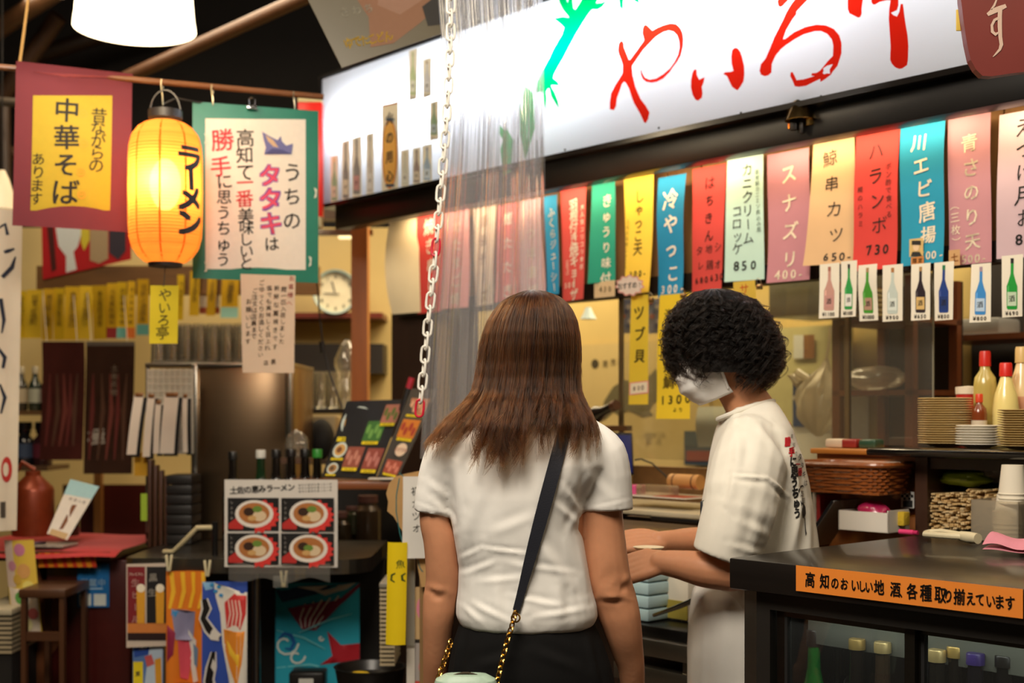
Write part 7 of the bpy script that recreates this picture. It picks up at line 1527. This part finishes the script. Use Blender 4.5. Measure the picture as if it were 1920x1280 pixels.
sh.poly([(614, 1182), (640, 1208), (674, 1206), (674, 1236), (640, 1240), (600, 1246), (624, 1228)], '#a81c28')
for cx_, cy_, r_ in ((536, 1206, 24), (556, 1230, 16), (602, 1196, 5)):
    sh.stroke([(cx_ + r_ * (1 - .07 * k) * math.cos(k * .55), cy_ + r_ * (1 - .07 * k) * math.sin(k * .55)) for k in range(11)], [3.4] * 11, '#dfe4dc')
sh.stroke([(524, 1196), (534, 1186), (546, 1190), (552, 1204), (546, 1216), (536, 1214)], [3, 6, 7, 7, 6, 3], '#1c5aa0')
for pts in ([(520, 1180), (570, 1196), (610, 1216)], [(560, 1186), (620, 1160), (660, 1150)], [(520, 1250), (580, 1246), (660, 1262)]): sh.stroke(pts, [1.5, 3, 1], '#7ad0d8')
sh.build('boat_flag', 'turquoise cloth flag with white waves and a dark red tail under the counter', 'flag', FLG)
for px, py, lab in ((317, 1056, 'cream clothes peg above the striped flag'), (389, 1066, 'pale clothes peg between the two left flags'), (532, 1086, 'clothes peg on the turquoise flag')):
    t = thing('clothes_peg', lab, 'peg', P(px, py + 10, FLY - .03)); 
    for s_ in (-1, 1): MB().m(mat('#cfc4a0', .5)).box((s_ * .006, 0, .02), (.008, .012, .055), R=Matrix.Rotation(s_ * .12, 3, 'Y'), bev=.002).build('jaw', t)
m = MB().m(clear((.9, .92, .92), .12, .35, .2, (.7, .7, .66))); m.box((0, 0, 0), (.05, .003, .04), bev=.001); m.build('tape_patch', label='frosted tape patch on the counter edge', cat='tape', loc=P(526, 1090, TY - .085))
for px, py, r_, h_, lab in ((668, 1278, .10, .06, 'black round tub at the bottom with a yellow spot inside'),):
    t = thing('black_tub', lab, 'tub', P(694, 1300, 4.2)); MB().m(mat('#14110f', .35)).lathe([(.10, 0), (.115, .085), (.12, .09), (.11, .09), (.095, .06), (0, .06)], n=30).build('body', t); MB().m(mat('#c8a820', .4)).ell((-.03, -.03, .07), (.035, .02, .01), 14, 8).build('lid', t)
m = MB().m(mat('#171413', .35)); m.box2((-.06, 0, 0), (.06, .1, .09), .008); m.m(mat('#c8c8c0', .5)); m.box((0, -.001, .06), (.05, .002, .02)); m.build('black_case', label='small black case with a pale sticker below the turquoise flag', cat='case', loc=P(574, 1310, 4.4))

# ------------------------------------------------------------------ cut-outs beside the woman's left arm
CBY = 3.7
pts = [(741, 893), (760, 888), (800, 880), (850, 900), (850, 1100), (790, 1100), (781, 1050), (771, 1010), (757, 1000), (748, 985), (738, 968), (726, 958), (728, 940), (724, 925), (730, 905)]
o0 = P(790, 1100, CBY); t = thing('cardboard_sign', 'tan cardboard cut-out with blue pen lines beside the left arm', 'sign', o0)
MB().m(mat('#b8905a', .8, var=.08)).poly([P(x, y, CBY) - o0 for x, y in pts], (0, .006, 0)).build('board', t, smooth=False)
m = MB().m(ink('#2a6a6a'))
ps_o = o0
def pl_(pts, wd):
    for i in range(len(pts) - 1):
        a, b = Vector(pts[i]), Vector(pts[i + 1]); d = (b - a).normalized(); nn = Vector((-d.y, d.x)) * wd / 2
        m.add([P(q.x, q.y, CBY) - o0 + Vector((0, -.001, 0)) for q in (a + nn, b + nn, b - nn, a - nn)], [(0, 1, 2, 3)])
pl_([(749, 896), (743, 930), (743, 960), (750, 1000), (756, 1020)], 2); pl_([(748, 886), (757, 893)], 1.6); pl_([(783, 1048), (787, 1064), (793, 1072)], 2); m.build('pen_lines', t, smooth=False)
m = MB().m(wood('#8a6a40', .6)); m.box2(P(786, 1100, CBY + .01) - o0 + Vector((0, .012, -.6)), P(800, 1100, CBY + .01) - o0 + Vector((0, .03, .1))); m.build('stick', t)
sh = Sheet((755, 893, 812, 1046), '#dcd8d0', Y=CBY - .02, bend=curl(.003, .006, .01, 1)); sh.text('初カツオ', (779, 920), (781, 990), 17, '#3a3a34', -.008, .7); sh.build('paper_note', 'white paper with thin lettering pinned on the tan cut-out', 'notice')
sh = Sheet((727, 1016, 764, 1208), '#e6c814', Y=CBY - .03, yaw=-.1, bend=lambda u, v: (-.006 * v, -.03 * (1 - (2 * u - 1) ** 2) * .4, 0), nx=8, ny=8); sh.text('魚', (753, 1056), (753, 1056), 18, '#4a5a1a', -.01, .6); sh.stroke([(744, 1073), (737, 1077), (736, 1086), (743, 1090)], [2, 4, 4, 2], '#3a4a1a'); sh.stroke([(762, 1074), (756, 1078), (757, 1086), (762, 1089)], [2, 4, 4, 2], '#3a4a1a'); sh.build('yellow_tube', 'curved yellow sign with green pen marks below the white paper', 'sign')
t = thing('vented_crate', 'cream vented crate behind the yellow sign', 'crate', P(726, 1248, 4.0)); kx = 4.0 / F
for i in range(18): MB().m(mat('#b8a888', .5)).box2((-14 * kx, 0, i * 8.2 * kx), (14 * kx, .2, i * 8.2 * kx + 4.4 * kx)).build('slat', t)
MB().m(mat('#8a8578', .4)).box2((-15 * kx, -.005, 146 * kx), (15 * kx, .21, 156 * kx), .004).build('rim', t); MB().m(mat('#3a332a', .6)).box2((-12 * kx, .01, 0), (12 * kx, .19, 146 * kx)).build('liner', t)
m = MB().m(clear((.9, .9, .86), .08, .35, .1, (.75, .72, .64))); m.box2((-.012, 0, 0), (.012, .008, .34)); m.build('plastic_tube', label='clear plastic strip hanging right of the yellow sign', cat='plastic strip', loc=P(769, 1210, CBY + .03))
sh = Sheet((778, 1100, 836, 1340), '#c8a878', Y=CBY + .05); sh.rect(778, 1198, 836, 1205, '#2a2622', 1); sh.rect(778, 1205, 836, 1340, '#a8a09a', 1); sh.ellipse(790, 1140, 9, 20, '#e08aa0'); sh.ellipse(794, 1250, 9, 14, '#d07a80'); sh.rect(778, 1276, 800, 1290, '#c84a40', 1); sh.build('poster', 'tan and grey poster with pink patches low beside the left arm', 'poster')
m = MB().m(mat('#cfc8bc', .4)); m.box2((-.012, 0, 0), (.012, .01, .42)); m.build('white_frame', label='white upright strip beside the tan and grey poster', cat='frame', loc=P(770, 1300, CBY + .04))

# ------------------------------------------------------------------ far left table
m = MB().m(mat('#451410', .3, coat=.3, var=.1)); t = thing('red_cabinet', 'dark red lacquered cabinet under the red cloth', 'cabinet', (Xat(165, 4.75), 4.75, 0)); kx = 4.75 / F
hz_ = Zat(1050, 4.75)
m.box2((-78 * kx, 0, 0), (78 * kx, .5, hz_), .004); m.build('body', t)
m = MB().m(wood('#6a3a1a', .5)); m.poly([(-80 * kx, -.004, 0), (-80 * kx, -.004, hz_ - 190 * kx), (-46 * kx, -.004, hz_ - 150 * kx), (-40 * kx, -.004, hz_ - 95 * kx), (-70 * kx, -.004, hz_ - 60 * kx), (-88 * kx, -.004, hz_ - 40 * kx), (-92 * kx, -.004, hz_), (-100 * kx, -.004, hz_), (-100 * kx, -.004, 0)], (0, .4, 0)); m.build('shaped_side', t, smooth=False)
sh = Sheet((145, 1057, 205, 1138), '#1f6aa8', Y=4.735, yaw=.06, nx=1, ny=1); sh.text('冷房', (165, 1064), (184, 1064), 13, '#8ac0e0', .01, 0, vertical=False); sh.text('営業中', (158, 1092), (191, 1092), 15, '#b8d8ea', .02, 0, vertical=False); sh.rect(149, 1113, 171, 1135, '#d8dcd4', 1); sh.rect(176, 1113, 199, 1135, '#d8dcd4', 1); sh.rect(156, 1102, 193, 1104, '#b8d8ea', 1); sh.build('blue_notice', 'blue notice with two pale boxes on the dark red cabinet', 'notice')
TT = Zat(1022, 4.8)
t = thing('side_table', 'low wooden table spread with a bright red cloth at the far left', 'table', (Xat(90, 4.9), 4.9, 0)); kx = 4.9 / F
MB().m(wood('#4a2a18', .5, axis=0)).box2((-140 * kx, -.22, TT - .045), (150 * kx, .4, TT - .012)).build('top', t)
m = MB().m(mat('#b8161a', .75, var=.06, sheen=.2)); 
def rc(u, v): return ((-150 + 315 * u) * kx, -.26 + .70 * v, TT - .012 + .004 + .004 * math.sin(9 * u + 4 * v) - (.02 * (1 - v / .1) if v < .1 else 0))
m.grid(rc, 20, 16); m.build('cloth', t)
for a_, b_ in ((-130, .36), (-130, -.18)): MB().m(wood('#5a381c', .5)).box2((a_ * kx - .02, b_ - .02, 0), (a_ * kx + .02, b_ + .02, TT - .045)).build('leg', t)
# copper can
t = thing('copper_can', 'reddish copper can with a loop handle on the red cloth', 'can', P(62, 1003, 4.95)); kx = 4.95 / F; cop = mat('#8a3a1c', .35, .35, var=.15)
MB().m(cop).lathe([(0, 0), (37 * kx, 0), (38 * kx, .01), (38 * kx, 84 * kx), (36 * kx, 90 * kx), (20 * kx, 106 * kx), (14 * kx, 112 * kx), (14 * kx, 120 * kx), (0, 121 * kx)], n=30).build('body', t)
MB().m(cop).tube([(-32 * kx, 0, 88 * kx), (-36 * kx, 0, 112 * kx), (-20 * kx, 0, 136 * kx), (4 * kx, 0, 122 * kx)], .009, 8).build('handle', t)
bottle('green_bottle', 'dark green bottle behind the leaning brochure', P(128, 1003, 5.0), .19, .045, '#123a1c', '#1a2a1a', None, glass=False)
bd = Board(P(132, 898, 4.82), P(186, 912, 4.86), P(126, 1012, 4.72), P(88, 1000, 4.70), '#e0d8cc', .003); bd.poly([(0, 0), (1, 0), (1, .24), (0, .28)], '#a8d0d4'); bd.poly([(.45, .42), (.62, .40), (.58, .85), (.42, .88)], '#7a4a2a'); bd.text('新酒入荷', (.3, .33), (.8, .33), .06, '#5a4a44', 0, 0, vertical=False); bd.poly([(.1, .9), (.9, .9), (.9, 1), (.1, 1)], '#c8a878'); bd.build('brochure', 'white brochure with a teal top leaning on the red cloth', 'brochure')
for k, (px, col, lab) in enumerate(((50, '#8a7a9a', 'mottled magazine lying under the copper can side of the red cloth'), (100, '#b0a498', 'pale magazine on the edge of the red cloth'))):
    m = MB().m(mat(col, .35, var=.4, scale=30)); m.box((0, 0, .006), (.14, .11, .01), rz=.3 - .5 * k, bev=.002); m.build('magazine', label=lab, cat='magazine', group='magazines on the red cloth', loc=P(px, 1026, 4.78) + Vector((0, 0, .004)))
sh = Sheet((72, 1036, 180, 1063), '#e08a1c', Y=4.68); 
for k in range(6): sh.poly([(76 + k * 18, 1036), (84 + k * 18, 1036), (92 + k * 18, 1063), (84 + k * 18, 1063)], '#c83a1c')
sh.build('striped_card', 'orange card with red slanted stripes under the red cloth', 'card')
sh = Sheet((8, 1012, 62, 1190), '#d8b848', Y=4.6, yaw=.1, bend=lambda u, v: (.03 * v, -.012 * math.sin(4 * u), 0), nx=8, ny=12)
sh.rect(8, 1012, 24, 1100, '#d8c0b0', 4); sh.rect(10, 1100, 60, 1190, '#d8c8b4', 4)
for x, y, r_, c_ in ((36, 1030, 10, '#c87a9a'), (40, 1070, 12, '#d09a58'), (30, 1120, 10, '#5a9a4a'), (50, 1150, 9, '#c86a6a'), (20, 1060, 8, '#c88a9a'), (46, 1100, 10, '#e0d070'), (38, 1170, 10, '#e0d8a0'), (28, 1085, 8, '#c8a040')): sh.ellipse(x, y, r_, r_ * 1.2, c_, 10)
sh.build('leaflet', 'floral yellow and pink leaflet hanging from the red cloth', 'leaflet')
t = thing('stool', 'plain wooden stool below the red cloth', 'stool', P(78, 1300, 4.44)); kx = 4.44 / F; stw = wood('#4a2a12', .5)
z_s = 195 * kx; MB().m(wood('#4a2a12', .5, axis=0)).box2((-44 * kx, 0, z_s - .03), (44 * kx, .26, z_s), .004).build('seat', t)
for a_ in (-40, 32):
    for b_ in (0.005, .23): MB().m(stw).box2((a_ * kx, b_, -.25), ((a_ + 9) * kx, b_ + .025, z_s - .03)).build('leg', t)
MB().m(wood('#4a2a12', .5, axis=0)).box2((-40 * kx, .01, z_s - .18), (40 * kx, .03, z_s - .15)).build('stretcher', t)
t = thing('plastic_crate', 'grey plastic crate at the lower left edge', 'crate', P(-12, 1225, 4.5)); kx = 4.5 / F
for i in range(8): MB().m(mat('#a8987a', .5)).box2((-40 * kx, 0, i * 9 * kx), (34 * kx, .3, i * 9 * kx + 5 * kx)).build('slat', t)
MB().m(mat('#b8ac90', .5)).box2((-42 * kx, -.01, 72 * kx), (36 * kx, .31, 84 * kx), .004).build('rim', t); MB().m(mat('#1a1613', .7)).box2((-38 * kx, .01, -.25), (32 * kx, .29, 72 * kx)).build('liner', t)
# ================================================================== hanging vinyl curtain and chain
VY = 3.30
vin = clear((.965, .968, .975), .015, .105, .10, (.92, .92, .96), .30)
cut = thing('vinyl_curtain', 'clear vinyl curtain gathered into folds in front of the lit sign', 'curtain', P(918, 860, VY))
o0 = P(918, 860, VY); R_ = random.Random(21)
edges = [(-260, 818, 1016), (0, 820, 1017), (90, 828, 1019), (200, 832, 1020), (300, 826, 1021), (430, 816, 1022), (560, 806, 1022), (700, 796, 1024), (860, 786, 1026)]
ye = [e[0] for e in edges]; le = [e[1] for e in edges]; re_ = [e[2] for e in edges]
for li, (dy, amp, nf, ph, inset) in enumerate(((0, .012, 7, .3, 0), (.04, .010, 5, 1.7, 6), (.08, .012, 8, 2.9, 2), (.11, .008, 4, .9, 16))):
    nu, nv = 180, 26; jit = [R_.uniform(-.5, .5) for _ in range(nf * 2 + 3)]
    def vf(u, v):
        py = -260 + 1120 * v; a = np.interp(py, ye, le) + inset; b = np.interp(py, ye, re_) - inset * .6
        uu = u + .012 * math.sin(2 * math.pi * 3 * u + ph * 2)
        px = a + (b - a) * uu; wave = math.sin(2 * math.pi * nf * u + ph + .5 * math.sin(2.3 * v + ph) + jit[int(u * nf)] * .0)
        wave = math.copysign(abs(wave) ** .75, wave)
        d = amp * wave * (.7 + .4 * math.sin(1.7 * v + 5 * u + ph)) + .006 * math.sin(31 * u + 4 * v + ph) + .004 * math.sin(77 * u + ph)
        return P(px, py, VY + dy + d) - o0
    MB().m(vin).grid(vf, nu, nv).build('sheet', cut, angle=180)
# plastic chain with red links
cpx = [(846, -60), (845, 70), (841, 160), (836, 240), (829, 330), (822, 410), (814, 500), (803, 600), (795, 690), (787, 765)]
CHY = 3.18; o0 = P(787, 800, CHY); t = thing('plastic_chain', 'white plastic chain with a red end link beside the vinyl curtain', 'chain', o0)
cp = [P(x, y, CHY) - o0 for x, y in cpx]
seg = [(cp[i + 1] - cp[i]).length for i in range(len(cp) - 1)]; tot = sum(seg); pitch = .0335; n = int(tot / pitch); wl = MB().m(mat('#e6e2d8', .35))
def at(d):
    for i, s_ in enumerate(seg):
        if d <= s_ or i == len(seg) - 1: return cp[i].lerp(cp[i + 1], d / s_), (cp[i + 1] - cp[i]).normalized()
        d -= s_
for k in range(n + 1):
    c, tt = at(tot - k * pitch); ang = .25 if k % 2 == 0 else 1.25; sd = Vector((math.cos(ang), -math.sin(ang), 0)); sd = (sd - tt * sd.dot(tt)).normalized()
    ring = []; L_, Wd = .043, .021
    for j in range(16):
        q = 2 * math.pi * j / 16; cx_, sx_ = math.cos(q), math.sin(q); ring.append(c + tt * (L_ / 2 - Wd / 2) * (1 if cx_ > 0 else -1) * min(1, abs(cx_) * 3) + tt * cx_ * Wd / 2 + sd * sx_ * Wd / 2)
    
    if k in (0, 12): MB().m(mat('#c82038', .35)).tube(ring, .0031, 7, closed=True).build('end_link', t, label='red link')
    else: wl.tube(ring, .0031, 7, closed=True)
wl.build('links', t, label='white links')
